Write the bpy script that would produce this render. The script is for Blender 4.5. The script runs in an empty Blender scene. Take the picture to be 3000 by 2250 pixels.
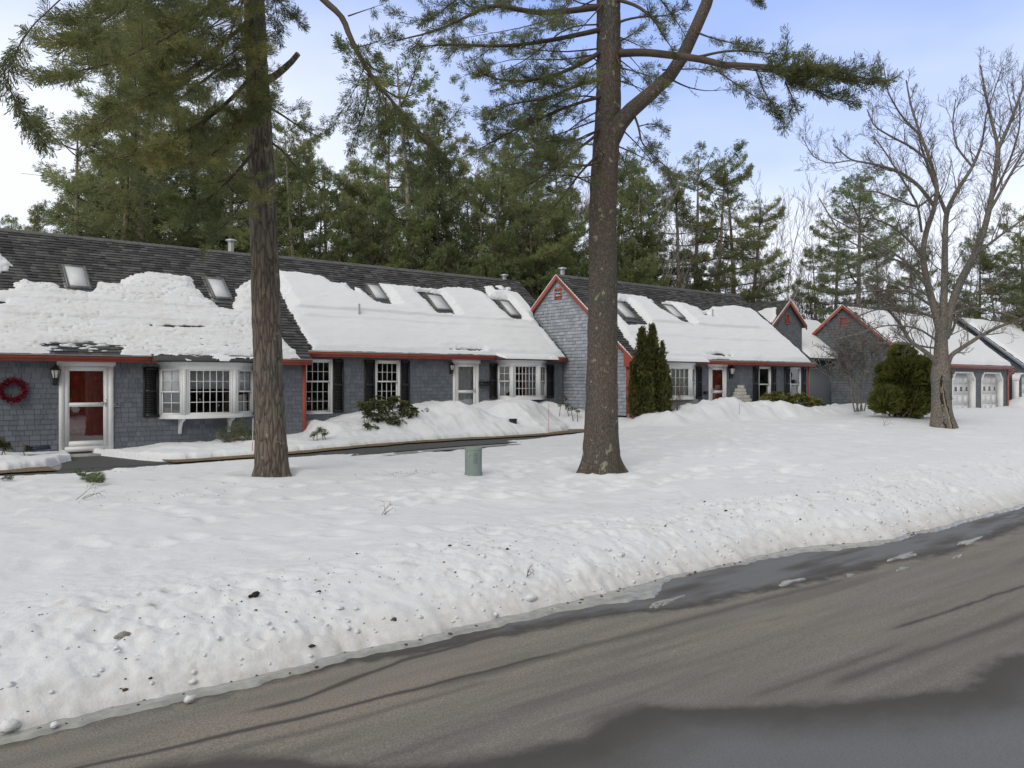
import bpy, math, random
import numpy as np
from mathutils import Vector
R = math.radians
scn = bpy.context.scene
COL = scn.collection

# ------------------------------------------------------------------ camera
F_PX, CX, HY, CAMZ = 2350.0, 1500.0, 1119.0, 1.76
CU, SU = 0.6320, 0.7749            # camera forward in building axes (X along the facades, Y away)
cam = bpy.data.cameras.new("camera")
cam.sensor_width = 36.0
cam.lens = 36.0 * F_PX / 3000.0
cam.shift_y = -6.0 / 3000.0
cam.clip_end = 3000.0
camo = bpy.data.objects.new("camera", cam)
COL.objects.link(camo)
camo.location = (0, 0, CAMZ)
camo.rotation_euler = (R(90), 0, -math.atan2(CU, SU))
scn.camera = camo

# ------------------------------------------------------------------ world: thin cloud over a clear sky
SUN_EL, SUN_AZ = R(36), R(-118)     # azimuth measured from +Y towards +X
w = bpy.data.worlds.new("World"); scn.world = w; w.use_nodes = True
nt = w.node_tree; N = nt.nodes; L = nt.links
for n in list(N): N.remove(n)
out = N.new('ShaderNodeOutputWorld'); bg = N.new('ShaderNodeBackground')
sky = N.new('ShaderNodeTexSky'); sky.sky_type = 'NISHITA'; sky.sun_disc = False
sky.sun_elevation = SUN_EL; sky.sun_rotation = SUN_AZ; sky.air_density = 1.0; sky.dust_density = 0.6; sky.ozone_density = 3.0
tc = N.new('ShaderNodeTexCoord'); mp = N.new('ShaderNodeMapping'); mp.inputs['Scale'].default_value = (1.0, 1.0, 2.6)
nz = N.new('ShaderNodeTexNoise'); nz.inputs['Scale'].default_value = 1.35; nz.inputs['Detail'].default_value = 5.0; nz.inputs['Roughness'].default_value = 0.5
sep = N.new('ShaderNodeSeparateXYZ')
L.new(tc.outputs['Generated'], mp.inputs['Vector']); L.new(mp.outputs[0], nz.inputs['Vector']); L.new(tc.outputs['Generated'], sep.inputs[0])
def mth(op, a, b=None, c=None):
    n = N.new('ShaderNodeMath'); n.operation = op
    for i, v in enumerate((a, b, c)):
        if v is None: continue
        if isinstance(v, (int, float)): n.inputs[i].default_value = v
        else: L.new(v, n.inputs[i])
    return n.outputs[0]
def rmp(v, lo, hi):
    n = N.new('ShaderNodeMapRange'); n.interpolation_type = 'SMOOTHSTEP'; L.new(v, n.inputs[0]); n.inputs[1].default_value = lo; n.inputs[2].default_value = hi; return n.outputs[0]
def mixc(f, a, b):
    n = N.new('ShaderNodeMixRGB')
    for i, v in ((0, f), (1, a), (2, b)):
        if isinstance(v, (int, float)): n.inputs[i].default_value = v
        elif isinstance(v, tuple): n.inputs[i].default_value = v + (1,)
        else: L.new(v, n.inputs[i])
    return n.outputs[0]
def dot(v):
    n = N.new('ShaderNodeVectorMath'); n.operation = 'DOT_PRODUCT'; n.inputs[1].default_value = v; L.new(tc.outputs['Generated'], n.inputs[0]); return n.outputs['Value']
blue = mixc(.62, sky.outputs[0], (2.6, 3.75, 7.8))
el = sep.outputs[2]
# thin cloud: thicker towards the horizon and towards the right and far left
side = dot((.97, -.24, 0.0)); 
h = mth('ADD', mth('MULTIPLY', nz.outputs['Fac'], 1.1), mth('MULTIPLY', el, -2.25))
h = mth('ADD', h, mth('MULTIPLY', mth('ABSOLUTE', mth('ADD', side, -.42)), .78))
cl = rmp(h, -.42, .42)
c1 = mixc(cl, blue, (6.4, 6.75, 7.5))
# unseen sky overhead and behind: neutral overcast added to take blue off the snow
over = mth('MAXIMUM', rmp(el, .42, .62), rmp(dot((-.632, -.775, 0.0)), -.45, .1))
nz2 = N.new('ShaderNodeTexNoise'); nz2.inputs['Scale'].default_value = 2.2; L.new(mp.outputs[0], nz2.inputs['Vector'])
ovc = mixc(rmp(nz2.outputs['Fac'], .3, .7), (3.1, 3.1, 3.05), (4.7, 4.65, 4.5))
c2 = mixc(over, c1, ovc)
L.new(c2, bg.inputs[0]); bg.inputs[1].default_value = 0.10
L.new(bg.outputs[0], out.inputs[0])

sun = bpy.data.lights.new("sun", 'SUN'); sun.energy = 1.0; sun.angle = R(40); sun.color = (1.0, 0.955, 0.89)
suno = bpy.data.objects.new("sun", sun); COL.objects.link(suno)
sd = Vector((math.sin(SUN_AZ) * math.cos(SUN_EL), math.cos(SUN_AZ) * math.cos(SUN_EL), math.sin(SUN_EL)))
suno.rotation_euler = (-sd).to_track_quat('-Z', 'Y').to_euler()
scn.view_settings.view_transform = 'Standard'; scn.view_settings.look = 'None'
scn.view_settings.exposure = 0.62; scn.view_settings.gamma = 1.0

# ------------------------------------------------------------------ photograph-to-place helpers
def ray(px):
    t = (px - CX) / F_PX
    return CU + SU * t, SU - CU * t
def XatY(px, Y):
    a, b = ray(px); return Y * a / b
def ZatY(px, py, Y):
    a, b = ray(px); return CAMZ + (HY - py) / F_PX * (Y / b)
def atD(px, py, d):
    a, b = ray(px); return (a * d, b * d, CAMZ + (HY - py) / F_PX * d)
def on_plane(px, py, Y0, Z0, tanp):
    """point of the view ray on the roof plane z = Z0 + tanp*(Y-Y0)"""
    a, b = ray(px); c = (HY - py) / F_PX
    d = (Z0 - tanp * Y0 - CAMZ) / (c - tanp * b)
    return a * d, b * d, CAMZ + c * d

# ------------------------------------------------------------------ noise
def _h(ix, iy, iz, s):
    n = (ix * 374761393 + iy * 668265263 + iz * 1103515245 + s * 974634777) & 0xffffffff
    n = ((n ^ (n >> 13)) * 1274126177) & 0xffffffff
    n = ((n ^ (n >> 16)) * 1846822519) & 0xffffffff
    return ((n ^ (n >> 15)) & 0xffffff) / float(0xffffff)
def vn(x, y, z=None, s=0):
    x = np.asarray(x, float) + 1000; y = np.asarray(y, float) + 1000
    z = np.zeros_like(x) if z is None else np.asarray(z, float) + 1000
    x, y, z = np.broadcast_arrays(x, y, z)
    ix = np.floor(x).astype(np.int64); iy = np.floor(y).astype(np.int64); iz = np.floor(z).astype(np.int64)
    fx = x - ix; fy = y - iy; fz = z - iz
    fx = fx * fx * (3 - 2 * fx); fy = fy * fy * (3 - 2 * fy); fz = fz * fz * (3 - 2 * fz)
    def hh(a, b, c): return _h(ix + a, iy + b, (iz + c) * 7919, s)
    def pl(c):
        return (hh(0,0,c)*(1-fx) + hh(1,0,c)*fx)*(1-fy) + (hh(0,1,c)*(1-fx) + hh(1,1,c)*fx)*fy
    if not np.any(fz): return pl(0) * 2 - 1
    return (pl(0) * (1 - fz) + pl(1) * fz) * 2 - 1
def fbm(x, y, o=4, s=0, g=.5, z=None):
    v = 0; a = 1.0; t = 0
    for i in range(o):
        v = v + a * vn(x * 2**i, y * 2**i, None if z is None else z * 2**i, s + i * 17); t += a; a *= g
    return v / t
def sst(x):
    x = np.clip(x, 0, 1); return x * x * (3 - 2 * x)

# ------------------------------------------------------------------ mesh helpers
class MB:
    def __init__(s): s.v = []; s.f = {}; s.n = 0; s.a = []
    def add(s, V, F, att=None):
        V = np.asarray(V, float).reshape(-1, 3); F = np.asarray(F, np.int64)
        s.v.append(V); s.f.setdefault(F.shape[1], []).append(F + s.n); s.n += len(V)
        s.a.append(np.zeros(len(V)) if att is None else np.broadcast_to(np.asarray(att, float), (len(V),)))
    def poly(s, pts, att=None):
        s.add(pts, [list(range(len(pts)))], att)
    def box(s, lo, hi, att=None):
        x0, y0, z0 = [min(a, b) for a, b in zip(lo, hi)]; x1, y1, z1 = [max(a, b) for a, b in zip(lo, hi)]
        V = [(x0,y0,z0),(x1,y0,z0),(x1,y1,z0),(x0,y1,z0),(x0,y0,z1),(x1,y0,z1),(x1,y1,z1),(x0,y1,z1)]
        s.add(V, [(0,3,2,1),(4,5,6,7),(0,1,5,4),(1,2,6,5),(2,3,7,6),(3,0,4,7)], att)
    def hexa(s, V8, att=None):
        s.add(V8, [(0,3,2,1),(4,5,6,7),(0,1,5,4),(1,2,6,5),(2,3,7,6),(3,0,4,7)], att)
    def prism(s, bot, top, att=None):
        n = len(bot); V = list(bot) + list(top)
        s.add(V, [(i, (i+1) % n, n + (i+1) % n, n + i) for i in range(n)], att)
        s.add(V, [tuple(reversed(range(n)))], att); s.add(V, [tuple(range(n, 2*n))], att)
    def tube(s, P, rad, k=8, cap=True, att=None):
        P = np.asarray(P, float); rad = np.broadcast_to(np.asarray(rad, float), (len(P),))
        T = np.gradient(P, axis=0); T /= (np.linalg.norm(T, axis=1, keepdims=True) + 1e-9)
        ref = np.array([0., 0., 1.]) if abs(T[0][2]) < .8 else np.array([1., 0., 0.])
        A = np.cross(T, ref); A /= (np.linalg.norm(A, axis=1, keepdims=True) + 1e-9); B = np.cross(T, A)
        an = np.arange(k) * 2 * math.pi / k
        V = P[:, None, :] + rad[:, None, None] * (A[:, None, :] * np.cos(an)[None, :, None] + B[:, None, :] * np.sin(an)[None, :, None])
        n = len(P); i = np.arange(n - 1)[:, None] * k; j = np.arange(k)[None, :]; j2 = (j + 1) % k
        Fq = np.stack([i + j, i + j2, i + k + j2, i + k + j], -1).reshape(-1, 4)
        s.add(V.reshape(-1, 3), Fq, att)
        if cap and k > 3:
            s.add(V[-1], [list(range(k))], att); s.add(V[0], [list(range(k))[::-1]], att)
    def build(s, name, mat=None, parent=None, smooth=False, attname='tint'):
        V = np.concatenate(s.v) if s.v else np.zeros((0, 3))
        me = bpy.data.meshes.new(name)
        loops = []; starts = []; tot = []; c = 0
        for k, lst in s.f.items():
            F = np.concatenate(lst); loops.append(F.ravel())
            starts.append(c + np.arange(len(F)) * k); tot.append(np.full(len(F), k)); c += F.size
        loops = np.concatenate(loops); starts = np.concatenate(starts); tot = np.concatenate(tot)
        me.vertices.add(len(V)); me.vertices.foreach_set('co', V.astype(np.float32).ravel())
        me.loops.add(len(loops)); me.loops.foreach_set('vertex_index', loops.astype(np.int32))
        me.polygons.add(len(starts)); me.polygons.foreach_set('loop_start', starts.astype(np.int32))
        me.polygons.foreach_set('loop_total', tot.astype(np.int32))
        me.update(calc_edges=True)
        if s.a:
            at = me.attributes.new(attname, 'FLOAT', 'POINT'); at.data.foreach_set('value', np.concatenate(s.a).astype(np.float32))
        if smooth: me.polygons.foreach_set('use_smooth', np.ones(len(starts), bool))
        me.validate()
        o = bpy.data.objects.new(name, me); COL.objects.link(o)
        if mat: me.materials.append(mat)
        if parent: o.parent = parent
        return o
def grid_obj(name, X, Y, Z, mat, mask=None, attrs=None, smooth=True, parent=None):
    """X,Y,Z 2-D arrays; mask = boolean per cell to keep"""
    h, wd = X.shape; idx = np.arange(h * wd).reshape(h, wd)
    F = np.stack([idx[:-1,:-1], idx[:-1,1:], idx[1:,1:], idx[1:,:-1]], -1)
    F = F[mask] if mask is not None else F.reshape(-1, 4)
    used = np.zeros(h * wd, bool); used[F.ravel()] = True
    rem = np.cumsum(used) - 1
    V = np.stack([X, Y, Z], -1).reshape(-1, 3)[used]; F = rem[F]
    me = bpy.data.meshes.new(name)
    me.vertices.add(len(V)); me.vertices.foreach_set('co', V.astype(np.float32).ravel())
    me.loops.add(F.size); me.loops.foreach_set('vertex_index', F.ravel().astype(np.int32))
    me.polygons.add(len(F)); me.polygons.foreach_set('loop_start', (np.arange(len(F)) * 4).astype(np.int32))
    me.polygons.foreach_set('loop_total', np.full(len(F), 4, np.int32))
    if smooth: me.polygons.foreach_set('use_smooth', np.ones(len(F), bool))
    me.update(calc_edges=True)
    for k, a in (attrs or {}).items():
        at = me.attributes.new(k, 'FLOAT', 'POINT'); at.data.foreach_set('value', a.ravel()[used].astype(np.float32))
    o = bpy.data.objects.new(name, me); COL.objects.link(o); me.materials.append(mat)
    if parent: o.parent = parent
    return o
def empty(name, loc=(0, 0, 0)):
    o = bpy.data.objects.new(name, None); COL.objects.link(o); o.location = loc; o.empty_display_size = .2
    return o
def tag(o, label=None, cat=None, group=None, kind=None):
    if label: o['label'] = label
    if cat: o['category'] = cat
    if group: o['group'] = group
    if kind: o['kind'] = kind
    return o
def copy_tree(o, parent=None):
    c = o.copy(); COL.objects.link(c); c.parent = parent
    for ch in list(o.children): copy_tree(ch, c)
    return c

# ------------------------------------------------------------------ materials
def mat_new(name):
    m = bpy.data.materials.new(name); m.use_nodes = True
    return m, m.node_tree.nodes, m.node_tree.links, m.node_tree.nodes['Principled BSDF']
def ramp(N, L, src, stops):
    r = N.new('ShaderNodeValToRGB'); e = r.color_ramp.elements
    while len(e) < len(stops): e.new(0.5)
    for i, (p, c) in enumerate(stops):
        e[i].position = p; e[i].color = tuple(c) + (1,) if len(c) == 3 else c
    L.new(src, r.inputs[0]); return r
def noise(N, L, scale, detail=4, rough=.55, coord='Object', stretch=None, dist=0):
    tc = N.new('ShaderNodeTexCoord'); nz = N.new('ShaderNodeTexNoise')
    nz.inputs['Scale'].default_value = scale; nz.inputs['Detail'].default_value = detail; nz.inputs['Roughness'].default_value = rough
    nz.inputs['Distortion'].default_value = dist
    if stretch:
        mp = N.new('ShaderNodeMapping'); mp.inputs['Scale'].default_value = stretch
        L.new(tc.outputs[coord], mp.inputs[0]); L.new(mp.outputs[0], nz.inputs['Vector'])
    else: L.new(tc.outputs[coord], nz.inputs['Vector'])
    return nz
def bump(N, L, src, bsdf, strength=.3, dist=.02):
    b = N.new('ShaderNodeBump'); b.inputs['Strength'].default_value = strength; b.inputs['Distance'].default_value = dist
    L.new(src, b.inputs['Height']); L.new(b.outputs[0], bsdf.inputs['Normal']); return b
def simple(name, col, rough=.6, var=.12, scale=9, spec=.4, bmp=.0, metal=0, detail=5, stretch=None, col2=None):
    m, N, L, b = mat_new(name)
    nz = noise(N, L, scale, detail, stretch=stretch)
    c0 = [max(0, c * (1 - var)) for c in col]; c1 = [min(1, c * (1 + var)) for c in (col2 or col)]
    r = ramp(N, L, nz.outputs['Fac'], [(.3, c0), (.7, c1)])
    L.new(r.outputs[0], b.inputs['Base Color']); b.inputs['Roughness'].default_value = rough
    b.inputs['Specular IOR Level'].default_value = spec; b.inputs['Metallic'].default_value = metal
    if bmp: bump(N, L, nz.outputs['Fac'], b, bmp, .01)
    return m
def tinted(name, stops, rough=.75, nscale=3.0, namt=.35, spec=.3, trans=0, grain=0):
    """colour from the per-piece 'tint' attribute plus noise"""
    m, N, L, b = mat_new(name)
    at = N.new('ShaderNodeAttribute'); at.attribute_name = 'tint'
    nz = noise(N, L, nscale, 4)
    ma = N.new('ShaderNodeMath'); ma.operation = 'MULTIPLY_ADD'; ma.inputs[1].default_value = namt * 2
    L.new(nz.outputs['Fac'], ma.inputs[0])
    sb = N.new('ShaderNodeMath'); sb.operation = 'SUBTRACT'; sb.inputs[1].default_value = namt
    L.new(at.outputs['Fac'], sb.inputs[0]); L.new(sb.outputs[0], ma.inputs[2])
    r = ramp(N, L, ma.outputs[0], stops)
    L.new(r.outputs[0], b.inputs['Base Color']); b.inputs['Roughness'].default_value = rough
    b.inputs['Specular IOR Level'].default_value = spec
    if grain:
        g = noise(N, L, grain, 3); bump(N, L, g.outputs['Fac'], b, .4, .004)
    if trans:
        tr = N.new('ShaderNodeBsdfTranslucent'); L.new(r.outputs[0], tr.inputs[0])
        mx = N.new('ShaderNodeMixShader'); mx.inputs[0].default_value = trans
        L.new(b.outputs[0], mx.inputs[1]); L.new(tr.outputs[0], mx.inputs[2])
        L.new(mx.outputs[0], N['Material Output'].inputs['Surface'])
    return m

M = {}
# snow
m, N, L, b = mat_new('snow')
at = N.new('ShaderNodeAttribute'); at.attribute_name = 'dirt'
nz = noise(N, L, 6.0, 8, .66); nf = noise(N, L, 38.0, 6, .7)
ad = N.new('ShaderNodeMath'); ad.operation = 'MULTIPLY_ADD'; ad.inputs[1].default_value = .8
su_ = N.new('ShaderNodeMath'); su_.operation = 'MULTIPLY'
rr = ramp(N, L, nz.outputs['Fac'], [(.35, (.1,)*3), (.75, (1,)*3)])
L.new(at.outputs['Fac'], su_.inputs[0]); L.new(rr.outputs[0], su_.inputs[1])
rc = ramp(N, L, su_.outputs[0], [(0, (.79, .812, .85)), (.35, (.66, .65, .64)), (1, (.20, .17, .14))])
L.new(rc.outputs[0], b.inputs['Base Color']); b.inputs['Roughness'].default_value = .6; b.inputs['Specular IOR Level'].default_value = .25
b.inputs['Subsurface Weight'].default_value = 0.0
bm1 = N.new('ShaderNodeBump'); bm1.inputs['Strength'].default_value = .35; bm1.inputs['Distance'].default_value = .03; L.new(nz.outputs['Fac'], bm1.inputs['Height'])
bm2 = N.new('ShaderNodeBump'); bm2.inputs['Strength'].default_value = .60; bm2.inputs['Distance'].default_value = .014
L.new(nf.outputs['Fac'], bm2.inputs['Height']); L.new(bm1.outputs[0], bm2.inputs['Normal']); L.new(bm2.outputs[0], b.inputs['Normal'])
M['snow'] = m
M['siding'] = tinted('cedar_shingle_siding', [(0, (.122, .138, .162)), (.5, (.143, .160, .187)), (1, (.166, .185, .215))], .7, 2.5, .12, .3, grain=60)
M['siding_worn_lit'] = tinted('weathered_lit_siding', [(0, (.255, .282, .322)), (.5, (.315, .345, .388)), (1, (.385, .415, .46))], .5, 3, .2, .4, grain=50)  # wear plus the left-facing gable's brighter light, both put into the colour
M['siding_green'] = tinted('gable_shingle_siding', [(0, (.10, .115, .132)), (.5, (.122, .138, .157)), (1, (.148, .165, .185))], .7, 2, .15, .3, grain=50)
M['roofing'] = tinted('asphalt_roof_shingles', [(0, (.048, .049, .051)), (.5, (.072, .073, .076)), (1, (.125, .127, .128))], .85, 1.5, .2, .25, grain=120)
M['red'] = simple('barn_red_paint', (.36, .078, .050), .5, .15, 3)
M['reddoor'] = simple('red_door_paint', (.52, .085, .050), .35, .08, 3)
M['white'] = simple('white_trim_paint', (.78, .79, .80), .4, .04, 4)
M['greytrim'] = simple('blue_grey_trim', (.20, .25, .31), .5, .06, 4)
M['black'] = simple('black_shutter_paint', (.014, .015, .017), .45, .15, 6)
M['metal'] = simple('galvanised_metal', (.45, .47, .48), .45, .12, 20, metal=.6)
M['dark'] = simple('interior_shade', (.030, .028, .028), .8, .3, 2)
M['floor'] = simple('interior_wood', (.10, .06, .035), .6, .2, 3)
M['blind'] = simple('roller_blind_fabric', (.80, .81, .84), .8, .03, 3)
M['curtain'] = simple('curtain_fabric', (.75, .77, .77), .8, .1, 3)
M['lampglass'] = simple('frosted_lamp_glass', (.6, .6, .58), .2, .05, 3)
M['brass'] = simple('brass', (.5, .4, .12), .35, .1, 3, metal=.7)
M['nickel'] = simple('brushed_nickel', (.5, .49, .47), .35, .05, 3, metal=.8)
M['skyframe'] = simple('skylight_frame_metal', (.16, .165, .17), .4, .1, 6, metal=.3)
M['concrete'] = simple('concrete', (.36, .36, .35), .9, .15, 8, bmp=.3)
M['foundation'] = simple('foundation_concrete', (.27, .275, .28), .9, .15, 5, bmp=.3)
M['green_box'] = simple('utility_green_paint', (.22, .275, .26), .5, .06, 3)
M['ice'] = simple('grey_road_ice', (.34, .345, .33), .22, .25, 7, spec=.6, bmp=.25)
M['wreath'] = tinted('wreath_berries', [(0, (.09, .004, .012)), (1, (.26, .015, .04))], .5, 10, .2)
M['dirty_snow'] = simple('dirty_snow', (.30, .28, .25), .9, .2, 20, bmp=.4)
M['clod'] = tinted('dirt_clods', [(0, (.02, .016, .013)), (1, (.13, .10, .075))], .9, 6, .3)
M['blue'] = simple('navy_plastic', (.018, .022, .045), .4, .1, 4)
M['stake_red'] = simple('stake_orange', (.55, .06, .03), .4, .05, 4)
M['block'] = simple('pale_masonry_block', (.48, .46, .42), .9, .12, 14, bmp=.3)
M['grass'] = simple('dead_lawn_grass', (.17, .125, .07), .95, .6, 22, bmp=.8)
# glass
m, N, L, b = mat_new('window_glass')
gl = N.new('ShaderNodeBsdfGlossy'); gl.inputs['Roughness'].default_value = .015; gl.inputs['Color'].default_value = (.95, .97, 1, 1)
tr = N.new('ShaderNodeBsdfTransparent'); tr.inputs['Color'].default_value = (.95, .96, .96, 1)
fr = N.new('ShaderNodeFresnel'); fr.inputs['IOR'].default_value = 1.55
mu = N.new('ShaderNodeMath'); mu.operation = 'MULTIPLY_ADD'; mu.inputs[1].default_value = 1.5; mu.inputs[2].default_value = .075
mx = N.new('ShaderNodeMixShader'); L.new(fr.outputs[0], mu.inputs[0]); L.new(mu.outputs[0], mx.inputs[0])
L.new(tr.outputs[0], mx.inputs[1]); L.new(gl.outputs[0], mx.inputs[2]); L.new(mx.outputs[0], N['Material Output'].inputs['Surface'])
nzg = noise(N, L, 1.7, 2); bg_ = N.new('ShaderNodeBump'); bg_.inputs['Strength'].default_value = .05; bg_.inputs['Distance'].default_value = .02
L.new(nzg.outputs['Fac'], bg_.inputs['Height']); L.new(bg_.outputs[0], gl.inputs['Normal'])
M['glass'] = m
M['skyglass'] = simple('skylight_glass', (.66, .68, .71), .40, .05, 2, spec=.6)  # pale base colour paints in the sky reflected by the glass
# road
m, N, L, b = mat_new('asphalt_road')
at = N.new('ShaderNodeAttribute'); at.attribute_name = 'wet'
a2 = N.new('ShaderNodeAttribute'); a2.attribute_name = 'salt'
nz = noise(N, L, 70, 5, .7); nl = noise(N, L, 1.6, 8, .68, stretch=(.22, 2.6, 1))
dry = ramp(N, L, nl.outputs['Fac'], [(.3, (.165, .156, .144)), (.7, (.232, .220, .203))])
salt = N.new('ShaderNodeMixRGB'); salt.inputs[2].default_value = (.250, .222, .188, 1)
L.new(a2.outputs['Fac'], salt.inputs[0]); L.new(dry.outputs[0], salt.inputs[1])
gr = ramp(N, L, nz.outputs['Fac'], [(.25, (.45,)*3), (.5, (.98,)*3), (.68, (1.45,)*3), (.78, (2.4,)*3)])
mg = N.new('ShaderNodeMixRGB'); mg.blend_type = 'MULTIPLY'; mg.inputs[0].default_value = 1; L.new(salt.outputs[0], mg.inputs[1]); L.new(gr.outputs[0], mg.inputs[2])
dk = N.new('ShaderNodeMixRGB'); dk.inputs[2].default_value = (.072, .067, .062, 1); dkr = ramp(N, L, at.outputs['Fac'], [(.0, (0,)*3), (.45, (1,)*3), (.70, (1,)*3), (1, (1,)*3)])
L.new(dkr.outputs[0], dk.inputs[0]); L.new(mg.outputs[0], dk.inputs[1])
wr_ = ramp(N, L, at.outputs['Fac'], [(.56, (0,)*3), (1.0, (1,)*3)])
wc = N.new('ShaderNodeMixRGB'); L.new(wr_.outputs[0], wc.inputs[0]); L.new(dk.outputs[0], wc.inputs[1]); 
wn = ramp(N, L, nz.outputs['Fac'], [(.3, (.115, .117, .121)), (.75, (.195, .197, .202))]); L.new(wn.outputs[0], wc.inputs[2])  # pale grey of the wettest asphalt paints in its sky reflection
L.new(wc.outputs[0], b.inputs['Base Color'])
ro = ramp(N, L, at.outputs['Fac'], [(0, (.95,)*3), (.6, (.80,)*3), (1, (.55,)*3)]); L.new(ro.outputs[0], b.inputs['Roughness'])
b.inputs['Specular IOR Level'].default_value = .45
bump(N, L, nz.outputs['Fac'], b, .6, .008)
M['road'] = m
# bark
def bark(name, dark, light, zs, sc=14, lichen=.0, strength=1.0, disp=.03):
    m, N, L, b = mat_new(name)
    tcn = N.new('ShaderNodeTexCoord'); mp = N.new('ShaderNodeMapping'); mp.inputs['Scale'].default_value = (1, 1, zs)
    L.new(tcn.outputs['Object'], mp.inputs[0])
    vo = N.new('ShaderNodeTexVoronoi'); vo.feature = 'DISTANCE_TO_EDGE'; vo.inputs['Scale'].default_value = sc
    nd = N.new('ShaderNodeTexNoise'); nd.inputs['Scale'].default_value = sc * .5; nd.inputs['Detail'].default_value = 5
    L.new(mp.outputs[0], nd.inputs['Vector'])
    mxv = N.new('ShaderNodeMixRGB'); mxv.inputs[0].default_value = .12
    L.new(mp.outputs[0], mxv.inputs[1]); L.new(nd.outputs['Color'], mxv.inputs[2]); L.new(mxv.outputs[0], vo.inputs['Vector'])
    n2 = N.new('ShaderNodeTexNoise'); n2.inputs['Scale'].default_value = sc * 3; n2.inputs['Detail'].default_value = 6; L.new(mp.outputs[0], n2.inputs['Vector'])
    hsum = N.new('ShaderNodeMath'); hsum.operation = 'MULTIPLY_ADD'; hsum.inputs[1].default_value = 2.2
    L.new(vo.outputs['Distance'], hsum.inputs[0]); 
    sc2 = N.new('ShaderNodeMath'); sc2.operation = 'MULTIPLY'; sc2.inputs[1].default_value = .55; L.new(n2.outputs['Fac'], sc2.inputs[0]); L.new(sc2.outputs[0], hsum.inputs[2])
    c = ramp(N, L, hsum.outputs[0], [(.22, dark), (.42, [(a + d) / 2 for a, d in zip(dark, light)]), (.8, light)])
    big = N.new('ShaderNodeTexNoise'); big.inputs['Scale'].default_value = 1.1; big.inputs['Detail'].default_value = 3; L.new(tcn.outputs['Object'], big.inputs['Vector'])
    bc = ramp(N, L, big.outputs['Fac'], [(.35, (.88, .92, .88)), (.65, (1.12, 1.0, .92))])
    mm = N.new('ShaderNodeMixRGB'); mm.blend_type = 'MULTIPLY'; mm.inputs[0].default_value = 1; L.new(c.outputs[0], mm.inputs[1]); L.new(bc.outputs[0], mm.inputs[2])
    last = mm.outputs[0]
    if lichen:
        ln = N.new('ShaderNodeTexNoise'); ln.inputs['Scale'].default_value = 6.5; ln.inputs['Detail'].default_value = 8; ln.inputs['Roughness'].default_value = .62
        mp2 = N.new('ShaderNodeMapping'); mp2.inputs['Scale'].default_value = (1.2, 1.2, .9); L.new(tcn.outputs['Object'], mp2.inputs[0]); L.new(mp2.outputs[0], ln.inputs['Vector'])
        lm = ramp(N, L, ln.outputs['Fac'], [(lichen, (0,)*3), (lichen + .018, (1,)*3)])
        ml = N.new('ShaderNodeMixRGB'); ml.inputs[2].default_value = (.30, .305, .21, 1)
        lf = N.new('ShaderNodeMath'); lf.operation = 'MULTIPLY'; lf.inputs[1].default_value = .85; L.new(lm.outputs[0], lf.inputs[0])
        L.new(lf.outputs[0], ml.inputs[0]); L.new(last, ml.inputs[1]); last = ml.outputs[0]
    L.new(last, b.inputs['Base Color']); b.inputs['Roughness'].default_value = .9; b.inputs['Specular IOR Level'].default_value = .2
    bump(N, L, hsum.outputs[0], b, strength, disp)
    return m
M['bark_l'] = bark('white_pine_bark', (.055, .049, .044), (.190, .170, .152), .17, 14, .635, .9, .035)
M['bark_r'] = bark('grey_pine_bark', (.058, .052, .048), (.150, .134, .122), .42, 26, .615, .7, .02)
M['bark_bg'] = bark('far_pine_bark', (.09, .08, .072), (.30, .275, .255), .3, 8, 0, .6, .03)
M['bark_grey'] = bark('maple_bark', (.080, .076, .072), (.225, .215, .205), .5, 20, 0, .5, .012)
M['birch'] = simple('pale_birch_bark', (.36, .34, .32), .8, .3, 6, stretch=(1, 1, 3))
M['twig'] = simple('bare_twig_bark', (.145, .115, .095), .85, .25, 4)
M['twig_grey'] = simple('grey_bare_twig', (.20, .185, .17), .85, .25, 4)
M['twig_pine'] = simple('pine_twig_bark', (.085, .066, .05), .85, .25, 4)
def needle(name, a, b_, c, tr=.25):
    return tinted(name, [(0, a), (.5, b_), (1, c)], .55, .55, .22, .3, trans=tr)
M['needle'] = needle('pine_needles', (.100, .138, .072), (.205, .262, .125), (.365, .405, .180), .5)
M['needle_b'] = needle('olive_pine_needles', (.110, .145, .078), (.222, .272, .128), (.390, .410, .180), .5)
M['needle_dk'] = needle('dark_pine_needles', (.095, .115, .062), (.215, .235, .110), (.360, .370, .155), .5)
M['needle_fg'] = needle('near_pine_needles', (.078, .098, .048), (.195, .220, .092), (.420, .385, .150), .42)
M['needle_fg2'] = needle('near_pine_needles_dark', (.065, .085, .044), (.170, .195, .085), (.340, .335, .135), .42)
M['yew'] = needle('yew_foliage', (.050, .064, .018), (.165, .180, .045), (.38, .34, .085), .35)
M['arbor'] = needle('arborvitae_foliage', (.035, .046, .015), (.115, .125, .035), (.25, .225, .07), .3)
M['rhodo'] = needle('rhododendron_leaves', (.02, .03, .012), (.08, .10, .035), (.22, .22, .09), .15)
M['wood'] = simple('pale_split_wood', (.25, .19, .135), .8, .3, 12, stretch=(6, 6, 1))
M['rot'] = simple('dark_rotten_wood', (.03, .024, .02), .95, .4, 12, stretch=(6, 6, 1))
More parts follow.
